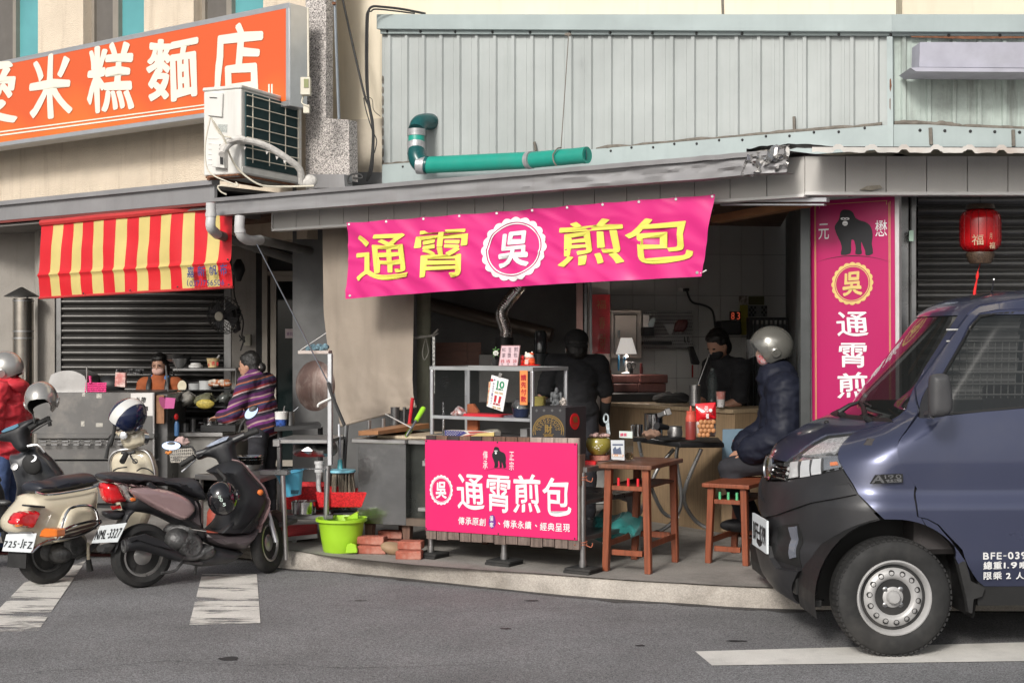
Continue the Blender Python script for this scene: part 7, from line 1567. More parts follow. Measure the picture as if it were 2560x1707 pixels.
for k in range(10):t=k*.628;p=SA.pt(*S1((830,1190)),-.148);en.bar(p+(FD*math.cos(t)+Vector((0,0,1))*math.sin(t))*.02,p+(FD*math.cos(t)+Vector((0,0,1))*math.sin(t))*.055,.006,.01)
en.tube([SA.pt(*S1(p),-.14)for p in((760,1285),(880,1290),(960,1240),(1020,1200))],.014,8,sm=3);en.build('engine',M_engn,sca,kind='stuff')
MB().tube([SA.pt(*S1(p),-.17)for p in((838,1047),(960,1065))],.014,8,flat=.6).build('passenger_footrest',M_chrome,sca)
MB().tube([SA.pt(*S1(p),.06)for p in((900,1290),(885,1350),(870,1425))],.010,8).tube([SA.pt(*S1(p),-.1)for p in((600,1410),(700,1395),(740,1360),(780,1310))],.010,8,sm=3).tube([SA.pt(*S1(p),-.12)for p in((780,1320),(850,1330),(930,1330))],.012,8).build('centre_stand',M_engn,sca,kind='stuff')
inf(sca,'belly_pan',s1((905,1290),(1030,1210),(1060,1195),(1290,1240),(1300,1262),(1210,1335),(1110,1358),(950,1372),(905,1345)),-.12,0,.13,.05,M_blk)
MB().slab(SA,s1((1090,1090),(1190,990),(1400,985),(1390,1030),(1330,1085),(1200,1093)),-.13,.15).build('floor_board',M_blk,sca,ang=0,bevel=.008)
inf(sca,'leg_shield',s1((1075,600),(1130,565),(1270,500),(1330,560),(1400,640),(1460,710),(1490,800),(1470,900),(1420,990),(1370,1040),(1250,1085),(1100,1085),(1165,980),(1205,870),(1235,800),(1195,700),(1150,640)),-.13,.02,.17,.06,M_blk)
inf(sca,'front_cover',s1((1272,498),(1300,500),(1360,560),(1430,640),(1490,710),(1520,790),(1520,880),(1490,970),(1445,1036),(1396,1036),(1440,940),(1478,850),(1480,780),(1450,715),(1400,660),(1340,590),(1290,530)),-.15,.02,.19,.05,M_pks)
fr_=MB();
for k in range(7):a,b=S1((1250+k*20,1088-k*10)),S1((1310+k*15,1020-k*20));fr_.tube([SA.pt(*a,-.155),SA.pt(*b,-.155)],.003,4)
fr_.build('floor_ribs',M_rubber,sca,kind='stuff');MB().lathe(SA.pt(*S1((1405,752)),-.155),RT,[(.018,-.01),(.020,.01),(.012,.018),(.001,.02)],20).build('side_reflector',mat('orange_lamp',(.6,.15,.03)),sca)
SF=PL(S1((1130,0))[0],9.72,0)
MB().lathe(SF.pt(*S1((1240,578)),-.02),(-.3,-1,.4),[(.034,-.02),(.034,.004),(.026,.008),(.018,.004),(.001,.006)],24,sx=.9).build('fuel_cap',M_alu,sca);MB().slab(SF,s1((1180,622),(1310,572),(1315,580),(1190,640),(1230,690),(1370,650),(1372,662),(1240,716),(1215,700)),-.03,-.02).build('glove_box_edge',M_blk,sca,ang=0)
inf(sca,'handlebar_cover',s1((965,378),(1010,340),(1100,292),(1180,288),(1260,262),(1285,300),(1240,335),(1195,375),(1200,450),(1212,512),(1110,565),(1062,525),(1030,482),(960,470),(895,492),(868,445)),0,.05,.085,.05,M_blk,SF)
MB().tube([SF.pt(*S1((1150,520)),.04),SF.pt(*S1((1190,640)),.02),SA.pt(*S1((1250,760)),.0)],[.055,.08,.09],16).build('steering_neck',M_blk,sca)
MB().slab(SF,s1((962,380),(1010,345),(1100,302),(1152,294),(1130,325),(1050,358),(985,380)),-.052,-.045).build('instrument_glass',mat('pale_instrument',(.30,.34,.42),.08,var=.3,vs=30,coat=.8),sca,ang=0)
for a,b in(((870,460),(757,528)),((1275,290),(1390,248))):MB().tube([SF.pt(*S1(a),0),SF.pt(*S1(b),-.0)],[.020,.018],12).build('hand_grip',M_rubber,sca)
for P in(((880,485),(820,540),(765,585)),((1265,330),(1340,300),(1420,295))):MB().tube([SF.pt(*S1(p),.05)for p in P],.006,6,sm=3).build('brake_lever',M_alu,sca)
MB().tube([SF.pt(*S1(p),0)for p in((890,440),(980,415))],.022,10).tube([SF.pt(*S1(p),0)for p in((1180,330),(1280,285))],.022,10).build('switch_housing',M_blk,sca,kind='stuff')
M_mir=mat('mirror_glass',(.20,.25,.36),.02,metal=1,var=0,rv=0)
for cx_,cy_,rx_,rz_,rot,st in((685,370,84,38,-.02,((770,372),(850,385),(880,440))),(1338,98,70,44,.78,((1290,150),(1250,205),(1235,262)))):
 k=9.72/F/3.2667;c=SF.pt(*S1((cx_,cy_)),0);M3=Matrix.Rotation(-rot,3,'Y');MB().ell(c,rx_*k,.018,rz_*k,24,10,M=M3).build('mirror_shell',M_blk,sca)
 vs=[c+Vector((0,-.019,0))+M3@Vector((rx_*k*.9*math.cos(t),-.004*0,rz_*k*.88*math.sin(t)))for t in[q*.2618 for q in range(24)]];vs=[v+Vector((0,(v.z-c.z)*.35,0))for v in vs]
 MB().add(vs,[tuple(range(24))[::-1]]).build('mirror_glass',M_mir,sca,ang=0);MB().tube([SF.pt(*S1(p),.01)for p in st],.008,8,sm=3).build('mirror_stem',M_wire,sca)
fwc=W(*S1((1462,1200)),9.86);fdir=Vector((.28,.95,.0)).normalized();fax=Vector((fdir.y,-fdir.x,.10));fwc.z=.206
swheel(sca,fwc,fax,.206,.085,.13,mat('grey_cast_rim',(.36,.35,.34)),3)
MB().tube([fwc+fax*.07,fwc+fax*.07+Vector((-.10,.04,.34))],.018,10).tube([fwc-fax*.07,fwc-fax*.07+Vector((-.10,.04,.34))],.018,10).build('front_fork',M_alu,sca);MB().grid(lambda a,b:fwc+fdir*.225*math.cos(.5+a*2.2)+Vector((0,0,1))*.225*math.sin(.5+a*2.2)+fax*(b-.5)*.11,14,4).build('front_fender',M_pks,sca,ang=60)
hb=helmet('motorcycle_helmet','glossy black helmet with small stickers hanging on the pink scooter',W(*S1((1100,800)),9.35),(.1,.5,-1),(-.2,-.95,-.1),.108,[M_blkh,M_blkh,M_lin])
g_=MB();HP=PL(S1((1098,0))[0],9.35-.122,0);g_.text(HP,[(c,(S1((x,y))+S1((x+26,y+26))))for c,x,y in(('S',1062,778),('G',1075,802),('5',1100,838))],-.0,.02);g_.build('sticker',mat('sticker_white',(.5,.6,.55),.4),hb,ang=0)
MB().tube([W(*S1(p),9.4)for p in((1050,560),(1085,600),(1120,640),(1110,690))],.012,8,sm=3).build('hanging_strap',M_wire,hb)
rt=thing('red_gas_tank','worn red gas cylinder standing behind the pink scooter','gas cylinder',loc=W(*S1((1055,1085)),10.4));k=10.4/F/3.2667;MB().lathe(W(*S1((1055,1110)),10.4),(0,0,1),[(85*k,0),(88*k,60*k),(80*k,200*k),(55*k,250*k),(30*k,270*k),(22*k,400*k),(.001,420*k)],24).build('cylinder_body',mat('worn_red_tank',(.30,.05,.03),.6,var=.3,vs=14,dirt=.4,streak_col=(.25,.12,.08)),rt)
# ---- cream scooter
def s2(*p):return[S2(q)for q in p]
SB=PL(S2((345,0))[0],9.40,-50);FB=Vector((SB.dx,SB.dy,0));RB=Vector((-SB.nx,-SB.ny,0))
scb=thing('motor_scooter','cream vintage style scooter with chrome bars and black seat','scooter',SB)
M_crm=mat('cream_scooter_paint',(.56,.50,.38),.25,var=.04,coat=.8,dirt=.25,streak_col=(.42,.36,.26))
swheel(scb,SB.w(0,0,.212),RB,.212,.11,.13,M_engn,4)
ib=lambda nm,pts,ot,oc,w,r,m,pl=SB,sm=3:inf(scb,nm,pts,ot,oc,w,r,m,pl,sm)
ib('rear_body',s2((240,890),(275,850),(600,800),(742,770),(738,960),(732,1060),(640,1150),(560,1185),(420,1225),(280,1250),(235,1262),(200,1170),(130,1130),(120,1050),(170,970)),-.10,.02,.17,.09,M_crm)
ib('side_cowl',s2((425,1190),(455,1060),(500,965),(560,930),(660,925),(715,965),(728,1060),(690,1120),(560,1180),(470,1205)),-.19,-.12,.09,.06,M_crm)
ib('seat',s2((266,825),(275,775),(320,752),(400,748),(440,735),(520,712),(620,698),(700,692),(735,715),(757,755),(700,785),(560,815),(420,838),(300,840)),-.08,.02,.13,.05,mat('dark_navy_vinyl',(.022,.024,.032),.35,var=.1))
MB().tube([SB.pt(*S2(p),-.14)for p in((264,828),(330,845),(430,840),(600,812),(700,788),(757,758))],.008,8,sm=4).build('seat_trim',M_chrome,scb)
ib('tail_light',s2((97,1042),(140,982),(215,968),(286,968),(265,1030),(235,1088),(200,1094),(100,1068)),-.14,-.12,.06,.012,M_rlamp,sm=2);ib('amber_strip',s2((120,1068),(172,1068),(172,1086),(120,1086)),-.19,-.185,.03,.01,mat('orange_lamp',(.6,.15,.03)),sm=1)
PB=PL(S2((350,0))[0],9.1,30);MB().slab(PB,s2((282,1160),(300,1112),(325,1096),(415,1102),(416,1160),(350,1166)),-.02,.06).build('rear_indicator',mat('amber_lens',(.60,.15,.02),.25,coat=.5),scb,ang=0,bevel=.008);MB().ell(W(*S2((92,1098)),9.3),.03,.03,.02).build('rear_indicator',_mats['amber_lens'],scb)
PLB=PL(S2((140,1200))[0],9.16,20);plate(scb,PLB,s2((14,1264),(46,1140),(272,1132),(236,1276)),'725-JFZ',tuple(s2((42,1172),(248,1176),(232,1246),(22,1234))),.02)
MB().slab(PLB,s2((60,1120),(240,1122),(238,1144),(58,1140)),.005,.02).build('plate_holder',M_steel,scb,ang=0);MB().slab(PLB,s2((60,1270),(195,1278),(190,1392),(52,1384)),.03,.04).build('mud_flap',M_rubber,scb,ang=0)
cbn=MB();T=lambda P,o,r=.009:cbn.tube([SB.pt(*S2(p),o)for p in P],r,8,sm=4)
T(((236,1274),(300,1215),(370,1182),(450,1172),(560,1155),(660,1115),(735,1060),(748,1042)),-.22);T(((425,1180),(455,1090),(490,985),(540,940),(640,926),(700,950),(722,1010),(728,1060)),-.235);T(((430,1175),(470,1110),(560,1070),(680,1042),(745,1038)),-.24);cbn.build('chrome_crash_bar',M_chrome,scb,kind='stuff')
sl_=MB()
for y in(1082,1112):sl_.slab(SB,s2((480,y+36),(600,y),(715,y-30),(715,y-12),(600,y+18),(475,y+52)),-.215,-.2)
sl_.build('cowl_grille',mat('brown_slot',(.06,.035,.03),.5),scb,ang=0,kind='stuff');g_=MB();g_.slab(SB,s2((222,925),(335,932),(333,945),(218,938)),-.19,-.1);g_.build('rear_badge',M_blk,scb,ang=0)
ec_=MB().lathe(SB.pt(*S2((540,1215)),-.05),RB,[(.09,-.1),(.09,.03),(.06,.06),(.001,.065)],24).ell(SB.pt(*S2((430,1280)),-.02),.1,.08,.07);ec_.tube([SB.pt(*S2(p),-.08)for p in((560,1310),(640,1270),(730,1190))],.02,8,sm=3);ec_.build('engine',M_engn,scb,kind='stuff')
MB().tube([SB.pt(*S2((650,1200)),-.1),SB.pt(*S2((655,1330)),-.12)],.011,8).build('side_stand',M_crm,scb);MB().tube([SB.pt(*S2((655,1325)),-.12),SB.pt(*S2((666,1412)),-.12)],[.018,.024],8).build('stand_foot',M_rubber,scb)
SBF=PL(S2((970,0))[0],10.15,8)
ib('leg_shield',s2((808,610),(825,555),(870,522),(960,512),(1060,518),(1105,555),(1132,620),(1146,700),(1120,900),(1060,1080),(960,1150),(880,1120),(840,900),(815,700)),0,.05,.06,.05,M_crm,SBF)
MB().tube([SBF.pt(*S2(p),0)for p in((812,680),(808,610),(825,555),(870,522),(960,510),(1060,518),(1105,555),(1132,620),(1146,700))],.009,8,sm=3).build('shield_trim',M_steel,scb)
tm_=MB().tube([SBF.pt(*S2(p),-.01)for p in((835,672),(870,652),(940,642))],.005,6,sm=3).tube([SBF.pt(*S2(p),-.01)for p in((1012,672),(1050,650),(1100,660),(1138,690))],.005,6,sm=3);tm_.build('glove_box_trim',M_wire,scb,kind='stuff')
ib('handlebar_cover',s2((832,385),(870,378),(960,372),(1045,365),(1058,400),(1062,450),(1050,480),(1000,500),(940,515),(898,495),(880,440),(860,415)),0,.05,.07,.04,M_crm,PL(S2((970,0))[0],10.05,8))
HF=PL(S2((970,0))[0],9.97,8)
MB().lathe(HF.pt(*S2((915,410)),.02),(-.1,-1,.5),[(.028,-.01),(.030,.006),(.024,.01),(.001,.006)],24).build('speedometer',M_alu,scb);MB().tube([HF.pt(*S2((1058,430)),.1),HF.pt(*S2((1092,432)),.12)],[.045,.04],20).build('headlight',M_chrome,scb)
MB().tube([HF.pt(*S2((935,545)),0),HF.pt(*S2((905,602)),-.08)],[.019,.021],12).build('hand_grip',M_rubber,scb);MB().tube([HF.pt(*S2((845,400)),.05),HF.pt(*S2((815,425)),.1),HF.pt(*S2((812,490)),.1)],.014,8).build('hand_grip',M_rubber,scb)
MB().tube([HF.pt(*S2(p),0)for p in((900,535),(960,540),(1000,530))],.012,8).tube([HF.pt(*S2(p),0)for p in((960,545),(985,590),(1015,612))],.006,6,sm=3).tube([HF.pt(*S2((1000+18*math.cos(t),600+16*math.sin(t))),0)for t in[q*.6 for q in range(11)]],.004,6).build('brake_lever',M_wire,scb)
hn=helmet('motorcycle_helmet','dark blue helmet with white centre stripe resting on the cream scooter handlebar',W(*S2((945,268)),10.0),(-.66,-.58,-.48),(.5,-.2,.85),.128,[M_navh,M_whh,M_lin],stripe=True)
MB().tube([W(*S2(p),9.95)for p in((850,330),(840,400),(815,470),(800,500),(785,580))],[.014,.012,.02,.012,.014],8,sm=3).build('hanging_strap',M_wire,hn)
# ---- dark scooter at the left edge
SC_=PL(0,10.1,-55);scc=thing('motor_scooter','dark grey scooter half cut off by the left edge of the photo','scooter',SC_)
SCF=PL(S2((150,0))[0],10.0,10);ic_=lambda nm,pts,w,r,m,pl=SCF,o=0:inf(scc,nm,pts,o,o+.04,w,r,m,pl)
ic_('handlebar_cover',s2((0,390),(60,345),(160,305),(245,282),(262,310),(205,370),(192,430),(205,505),(150,540),(95,500),(70,465),(0,455),(-60,430)),.07,.05,M_blk)
MB().slab(SCF,s2((5,382),(40,356),(130,322),(138,340),(100,362),(30,385)),-.035,-.03).build('instrument_glass',mat('blue_instrument',(.10,.22,.32),.08,coat=.8),scc,ang=0)
ic_('front_panel',s2((60,560),(130,540),(210,490),(280,482),(330,540),(400,610),(468,720),(400,800),(280,900),(200,950),(100,945),(120,800),(90,680)),.12,.07,mat('charcoal_paint',(.045,.047,.052),.3,coat=.5,var=.1),PL(S2((250,0))[0],10.15,-5))
MB().tube([W(*S2(p),10.0)for p in((205,490),(280,482),(330,535))],.012,8,sm=3).build('panel_trim',M_steel,scc);MB().ell(W(*S2((235,625)),9.98),.065,.03,.075,M=Matrix.Rotation(-.7,3,'Y')).build('glove_pocket',M_dark,scc);MB().lathe(W(*S2((245,580)),9.97),(-.1,-1,.6),[(.026,-.01),(.028,.006),(.001,.008)],20).build('fuel_cap',M_alu,scc);MB().lathe(W(*S2((108,640)),9.97),(-.1,-1,.4),[(.024,-.01),(.026,.006),(.001,.01)],20).build('ignition_lock',M_steeld,scc)
MB().tube([W(*S2((215,360)),9.98),W(*S2((280,322)),10.0),W(*S2((365,280)),10.02)],[.022,.018,.018],10).build('hand_grip',M_rubber,scc);MB().tube([W(*S2(p),10.0)for p in((355,270),(365,305),(370,340))],.014,8).build('grip_end',M_rubber,scc);MB().tube([W(*S2(p),9.95)for p in((230,390),(300,345),(385,298))],.006,6,sm=2).build('brake_lever',M_wire,scc)
ic_('rear_body',s2((-420,760),(-200,700),(0,760),(60,940),(170,960),(60,1080),(0,1130),(-300,1140),(-440,1000)),.13,.07,M_blk,PL(S2((-100,0))[0],9.8,-20));ic_('seat',s2((-480,700),(-300,660),(-60,650),(-10,700),(0,760),(-200,740),(-450,750)),.13,.05,M_seat,PL(S2((-100,0))[0],9.8,-20))
MB().ell(W(*S2((20,905)),9.65),.06,.03,.02).ell(W(*S2((30,1060)),9.65),.05,.03,.03).tube([W(*S2(p),9.65)for p in((-60,1110),(0,1080),(60,1020))],.016,8).build('engine',M_engn,scc,kind='stuff')
swheel(scc,Vector((W(-170,853,9.7).x,9.7,.21)),(.6,-.8,0),.21,.1,.13,M_engn,3);swheel(scc,Vector((W(75,853,10.5).x,10.5,.21)),(.6,-.8,0),.21,.09,.13,M_engn,3)
helmet('motorcycle_helmet','silver helmet hung on the dark scooter with its opening facing the street',W(*S2((305,140)),9.95),(.1,-.97,-.22),(-.1,-.15,1),.122,[M_silv,M_silv,M_lin])
# ---- blue truck
VP=PL(2239,7.18,-2);HB=.80
van=thing('parked_truck','dark blue small truck with black bumper parked on the right','truck',VP)
_sil=[(2560,715),(2425,734),(2368,744),(2330,761),(2303,782),(2219,900),(2134,1017),(2081,1046),(2043,1062),(2004,1077),(1966,1098),(1936,1123),(1922,1150),(1914,1186),(1907,1198),(1902,1236),(1901,1280),(1903,1306),(1909,1322),(1896,1345),(1897,1366),(1913,1434),(1935,1466),(1977,1490)]
_f=sorted((VP.uz(x+(24 if y<1040 else 14),y,.8)[::-1])for x,y in _sil);FZ=np.array([a for a,b in _f]);FU=np.array([b for a,b in _f])
_i=lambda z,T:float(np.interp(z,[t[0]for t in T],[t[1]for t in T]))
TA_=[(.3,.44),(.95,.46),(1.1,.40),(1.22,.28),(1.3,.22),(1.7,.22),(1.9,.3)]
TN_=[(.3,2.05),(1.9,2.05)]
TG_=[(.3,.05),(.38,.02),(.48,.0),(.765,.0),(.83,.034),(.98,.034),(1.06,.042),(1.2,.062),(1.25,.07),(1.68,.15),(1.76,.18),(1.82,.24),(1.86,.36),(1.885,.55),(1.90,.8)]
ZT=np.arange(.1,2.1,.004)
def _sm(v,s):k=np.exp(-np.arange(-30,31)**2*.5/(s/.004)**2);k/=k.sum();return np.convolve(np.pad(v,30,'edge'),k,'valid')
_tb={id(TA_):_sm(np.interp(ZT,*zip(*TA_)),.03),id(TN_):np.interp(ZT,*zip(*TN_)),id(TG_):_sm(np.interp(ZT,*zip(*TG_)),.007),'F':_sm(np.interp(ZT,FZ,FU),.011)}
_i=lambda z,T:float(np.interp(z,ZT,_tb[id(T)]))
FZ,FU=ZT,_tb['F']
def vS(p,z,side=1,off=0.0,raw=False):
 f,a,n,g=float(np.interp(z,FZ,FU)),_i(z,TA_),_i(z,TN_),_i(z,TG_)
 if p>=0:u,y=f+a+p,g
 else:
  t=max(0,(1+p/.6))*math.pi/2;u=f+a*(1-max(0,math.cos(t))**(2/n));y=g+(HB-g)*(1-math.sin(t)**(2/n))
 if off:
  e=.004;A=Vector(vS(p+e,z,1,0,True))-Vector(vS(p-e,z,1,0,True));B=Vector(vS(p,z+e,1,0,True))-Vector(vS(p,z-e,1,0,True))
  nn=A.cross(B);nn=nn.normalized()if nn.length>1e-9 else Vector((0,-1,0));u+=nn.x*off;y+=nn.y*off;z+=nn.z*off
 if raw:return(u,y,z)
 if side<0:y=2*HB-y
 return VP.w(u,y,z)
def vinv(px,py):
 y=0.0
 for _ in range(14):
  u,z=VP.uz(px,py,y);f,a,n,g=float(np.interp(z,FZ,FU)),_i(z,TA_),_i(z,TN_),_i(z,TG_)
  if u>=f+a:p,yn=u-f-a,g
  else:
   c=min(1,(f+a-u)/a);t=math.acos(min(1,c**(n/2)));p=(t/(math.pi/2)-1)*.6;yn=g+(HB-g)*(1-math.sin(t)**(2/n))
  y=.5*y+.5*yn
 return p,z
def vpanel(name,pts,m,off=0.0,both=False,step=.022,holes=(),par=None,sm=2,fl=.012,uzp=False):
 P=pts if uzp else[vinv(*q)for q in pts];P=dens(smooth2(P,sm)if sm>1 else P,.03)
 H=[dens(smooth2([vinv(*q)for q in h],2),.03)for h in holes]
 shr=min(p for p,z in P)>-.58;k_=lambda z:float(np.interp(z,FZ,FU))+_i(z,TA_)
 if shr:P=dens([(p+k_(z),z)for p,z in P],.03);H=[[(p+k_(z),z)for p,z in h]for h in H]
 vs,fs=fillpoly(P,step,None,H,False);mb=MB()
 if shr:vs=[(max(u-k_(z),-.6),z)for u,z in vs]
 for sd in((1,-1)if both else(1,)):
  n=len(vs);V=[vS(p,z,sd,off)for p,z in vs]+[vS(p,z,sd,off-fl)for p,z in vs]
  E={}
  for f in fs:
   for i in range(len(f)):E[(f[i],f[(i+1)%len(f)])]=1
  sides=[(b,a,a+n,b+n)for(a,b)in E if(b,a)not in E and not(abs(vs[a][0]+.6)<.003 and abs(vs[b][0]+.6)<.003)]
  fc_=[tuple(f)for f in fs]+sides
  if sd<0:fc_=[f[::-1]for f in fc_]
  mb.add(V,fc_)
 return mb.build(name,m,par or van,ang=32)
M_blue=mat('navy_blue_metallic',(.058,.066,.118),.30,metal=.5,var=.05,vs=1.5,coat=.9,dirt=.12,streak_col=(.14,.14,.16),rv=.1)
M_bump=mat('black_bumper_plastic',(.022,.022,.024),.42,var=.2,vs=3,dirt=.3,streak_col=(.06,.058,.055))
M_vgl=mat('truck_glass',(.012,.014,.014),.04,alpha=.93,var=0,rv=0,spec=.8);M_gasket=mat('window_gasket',(.012,.012,.012),.5)
M_lens=mat('lamp_lens',(.30,.31,.32),.04,alpha=.16,var=0,rv=0,spec=1,coat=.6)
c8=lambda*p:[C8(q)for q in p];d3_=lambda*p:[D3(q)for q in p]
uw,zw=0.0,.303;RA=.40
sm_=MB();NP,NZ=66,56;ok={}
Z0,Z1=.31,1.90
for sd in(1,-1):
 vs=[];
 for j in range(NZ+1):
  z=Z0+(Z1-Z0)*j/NZ
  f_=float(np.interp(z,FZ,FU))+_i(z,TA_)
  for i in range(NP+1):
   p=-.6+.6*i/20 if i<=20 else(1.32-f_)*(i-20)/(NP-20)
   vs.append(vS(p,z,sd,-.022))
 fs=[]
 for j in range(NZ):
  for i in range(NP):
   q=(j*(NP+1)+i,j*(NP+1)+i+1,(j+1)*(NP+1)+i+1,(j+1)*(NP+1)+i)
   c=sum((vs[k]for k in q),Vector())/4;u=(c.x-VP.ox)*VP.dx+(c.y-VP.oy)*VP.dy
   if math.hypot(u,c.z-zw)<RA+.035 or(1.24<c.z<1.76 and not(u>1.2)):continue
   fs.append(q if sd>0 else q[::-1])
 sm_.add(vs,fs)
sm_.build('inner_shell',M_gasket,van,ang=0)
wl_=MB()
for sd in(0,1):
 o=(.0,.36)if sd==0 else(2*HB,2*HB-.36)
 vs=[VP.w((RA+.012)*math.cos(t),y,zw+(RA+.012)*math.sin(t))for y in o for t in[-.25+3.64*k/24 for k in range(25)]]
 wl_.add(vs,[(k,k+1,26+k,25+k)for k in range(24)]);wl_.add([vs[25+k]for k in range(25)],[tuple(range(25))])
wl_.ubox(VP,-.42,1.3,.37,2*HB-.37,.26,.44);wl_.ubox(VP,.43,1.3,.03,2*HB-.03,.26,.40);wl_.ubox(VP,1.29,1.32,.12,2*HB-.12,.4,1.2)
wl_.build('wheel_arch_and_floor',M_gasket,van,ang=0)
ARCH=[(u,z)for u,z in[((RA+.0)*math.cos(t),zw+RA*math.sin(t))for t in[math.pi*(.10+.80*k/14)for k in range(15)]]]
def uz2p(u,z):f=float(np.interp(z,FZ,FU))+_i(z,TA_);return(u-f,z)if u>=f else vinv(CX+F*VP.w(u,.03,z).x/VP.w(u,.03,z).y,CY+F*(CH-z)/VP.w(u,.03,z).y)
def arc(a,b,n=9):return[(RA*math.cos(R(a+(b-a)*k/n)),zw+RA*math.sin(R(a+(b-a)*k/n)))for k in range(n+1)]
pin=lambda L:[vinv(*q)for q in L]
Bp=pin(c8((1168,1240),(960,1280),(765,1318),(640,1315)))+[(-.6,.86),(-.6,.62),(-.6,.58),(-.6,.40)]+pin(d3_((250,955),(420,988),(560,990)))+[uz2p(*q)for q in arc(186,100,10)]+pin(d3_((800,240)))
vpanel('bumper',Bp,M_bump,0,True,sm=1,uzp=True)
Fd=pin(c8((1248,996),(1480,934),(1505,912),(1638,700),(1630,905),(1640,1300),(1652,1540)))+pin(d3_((1220,397),(1246,406)))+[uz2p(*q)for q in arc(68,97,5)]+pin(d3_((806,238)))+pin(c8((1176,1236),(1138,1130)))
vpanel('front_fender',Fd,M_blue,.002,sm=1,uzp=True)
vpanel('rear_arch_lip',[uz2p(*q)for q in arc(67,4,12)]+pin(d3_((1595,960),(1560,800),(1490,690),(1455,565),(1362,457),(1285,415),(1252,411))),M_blue,.001,sm=1,uzp=True)
vpanel('a_pillar',c8((1487,918),(1700,585),(1950,200),(2130,112),(2352,66),(2750,45),(2750,95),(2352,122),(2062,166),(1990,215),(1800,472),(1640,692),(1508,912)),M_blue,.004,sm=1)
hole=c8((1818,612),(1940,400),(2062,217),(2352,192),(3150,172),(3150,800),(2352,838),(1870,884),(1675,905),(1668,850),(1722,702),(1800,622))
def sc_h(h,k):cx_=sum(q[0]for q in h)/len(h);cy_=sum(q[1]for q in h)/len(h);return[(cx_+(x-cx_)*k,cy_+(y-cy_)*(k-.02))for x,y in h]
dr=vpanel('door',c8((1650,905),(1650,700),(1998,224),(2068,176),(2352,132),(3320,100),(3320,1850))+d3_((2300,885),(1690,884),(1642,845),(1560,700),(1470,560),(1370,452),(1290,411),(1228,398),(1216,200)),M_blue,.003,sm=1,holes=[hole])
vpanel('window_gasket',sc_h(hole,1.004),M_gasket,-.001,holes=[sc_h(hole,.955)],sm=1,par=dr)
vpanel('window_pane',sc_h(hole,.97),mat('side_glass',(.012,.014,.014),.04,alpha=.72,var=0,rv=0,spec=.8),-.006,sm=1,par=dr,fl=.002)
vpanel('mirror_base',c8((1668,905),(1668,850),(1722,702),(1745,760),(1745,903)),M_bump,.003,sm=1,par=dr)
vpanel('windshield',c8((1928,212),(1800,410),(1482,908),(1330,908))+[C8((1190,880))]+c8((1000,840),(1500,240)),M_vgl,-.006,True,sm=1,fl=.003)
vpanel('windshield_gasket',c8((1500,930),(1475,905),(1210,885),(1000,880),(1000,900),(1220,905),(1470,930)),M_gasket,.004,True,sm=1)
vpanel('hood',pin(c8((1480,930),(1248,988),(1062,1008),(880,1122),(800,1185)))+[(-.6,vinv(*C8((700,1170)))[1]),(-.6,vinv(*C8((1180,905)))[1])]+pin(c8((1300,912))),M_blue,.003,True,sm=1,uzp=True)
rfm=MB();zr=vinv(*C8((1945,205)))[1]
for sd in(1,-1):
 def rfn(a,b,sd=sd):
  z=zr-.02+(1.898-zr)*(1-(1-b)**2);f_=float(np.interp(z,FZ,FU))+_i(z,TA_);p=-.6+.6*a/.3 if a<.3 else(1.32-f_)*(a-.3)/.7
  return vS(p,z,sd,-.001)
 rfm.grid(rfn,50,24)
rfm.build('roof',M_blue,van,ang=40)
vpanel('roof_seam_cap',c8((2000,122),(2125,84),(2128,92),(2005,131)),M_gasket,.006,sm=1)
hlp=c8((1245,992),(1190,1060),(1132,1130),(1166,1222),(960,1262),(768,1306),(790,1190),(880,1130),(1060,1012))
hl_=vpanel('headlight',hlp,mat('reflector',(.55,.56,.58),.14,metal=.9,var=.1),-.022,sm=1)
vpanel('upper_reflector',c8((1225,1003),(1120,1110),(890,1135),(1070,1022)),mat('ribbed_reflector',(.62,.63,.64),.3,metal=.5,var=.35,vs=60),-.012,sm=1,par=hl_)
for q in((805,1185,868,1290),(880,1175,945,1285),(952,1165,1020,1270)):
 vpanel('lamp_cell',c8((q[0]+12,q[1]),(q[2]+6,q[1]-8),(q[2],q[3]-8),(q[0],q[3]+2)),mat('bright_cell',(.70,.71,.72),.25,metal=.3),-.008,sm=1,par=hl_);vpanel('cell_bezel',c8((q[2]+2,q[1]-6),(q[2]+12,q[1]-8),(q[2]+10,q[3]-10),(q[2]+1,q[3]-6)),M_black,-.007,sm=1,par=hl_)
vpanel('indicator_bowl',c8((1035,1160),(1130,1148),(1150,1215),(1035,1240)),M_chrome,-.010,sm=1,par=hl_);vpanel('orange_bulb',c8((1080,1188),(1125,1182),(1128,1205),(1082,1210)),mat('orange_lamp',(.7,.16,.04),.3),-.004,sm=1,par=hl_)
vpanel('lens_cover',hlp,M_lens,.003,sm=1,par=hl_,fl=.003)
vpanel('grille',[(-.6,vinv(*C8((700,1190)))[1]),*pin(c8((770,1195),(760,1300))),(-.6,vinv(*C8((680,1300)))[1])],M_gasket,.002,True,sm=1,uzp=True)
for y in(1205,1235,1268):z=vinv(*C8((700,y)))[1];MB().tube([vS(p,z,1,.012)for p in(-.595,-.55,-.5,-.46)],.010,6).build('grille_bar',M_chrome,van)
ec=vS(-.595,vinv(*C8((690,1225)))[1],1,.02);ea=(vS(-.595,1.0,1,.03)-vS(-.595,1.0,1,.0)).normalized();MB().lathe(ec,(-1,-.15,.1),[(.070,0),(.075,.012),(.062,.016),(.058,.010),(.001,.012)],28).build('front_emblem',M_chrome,van)
vpanel('bumper_groove',d3_((200,292),(480,200),(740,160),(740,164),(480,205),(200,297)),M_gasket,.0015,sm=1,fl=.001)
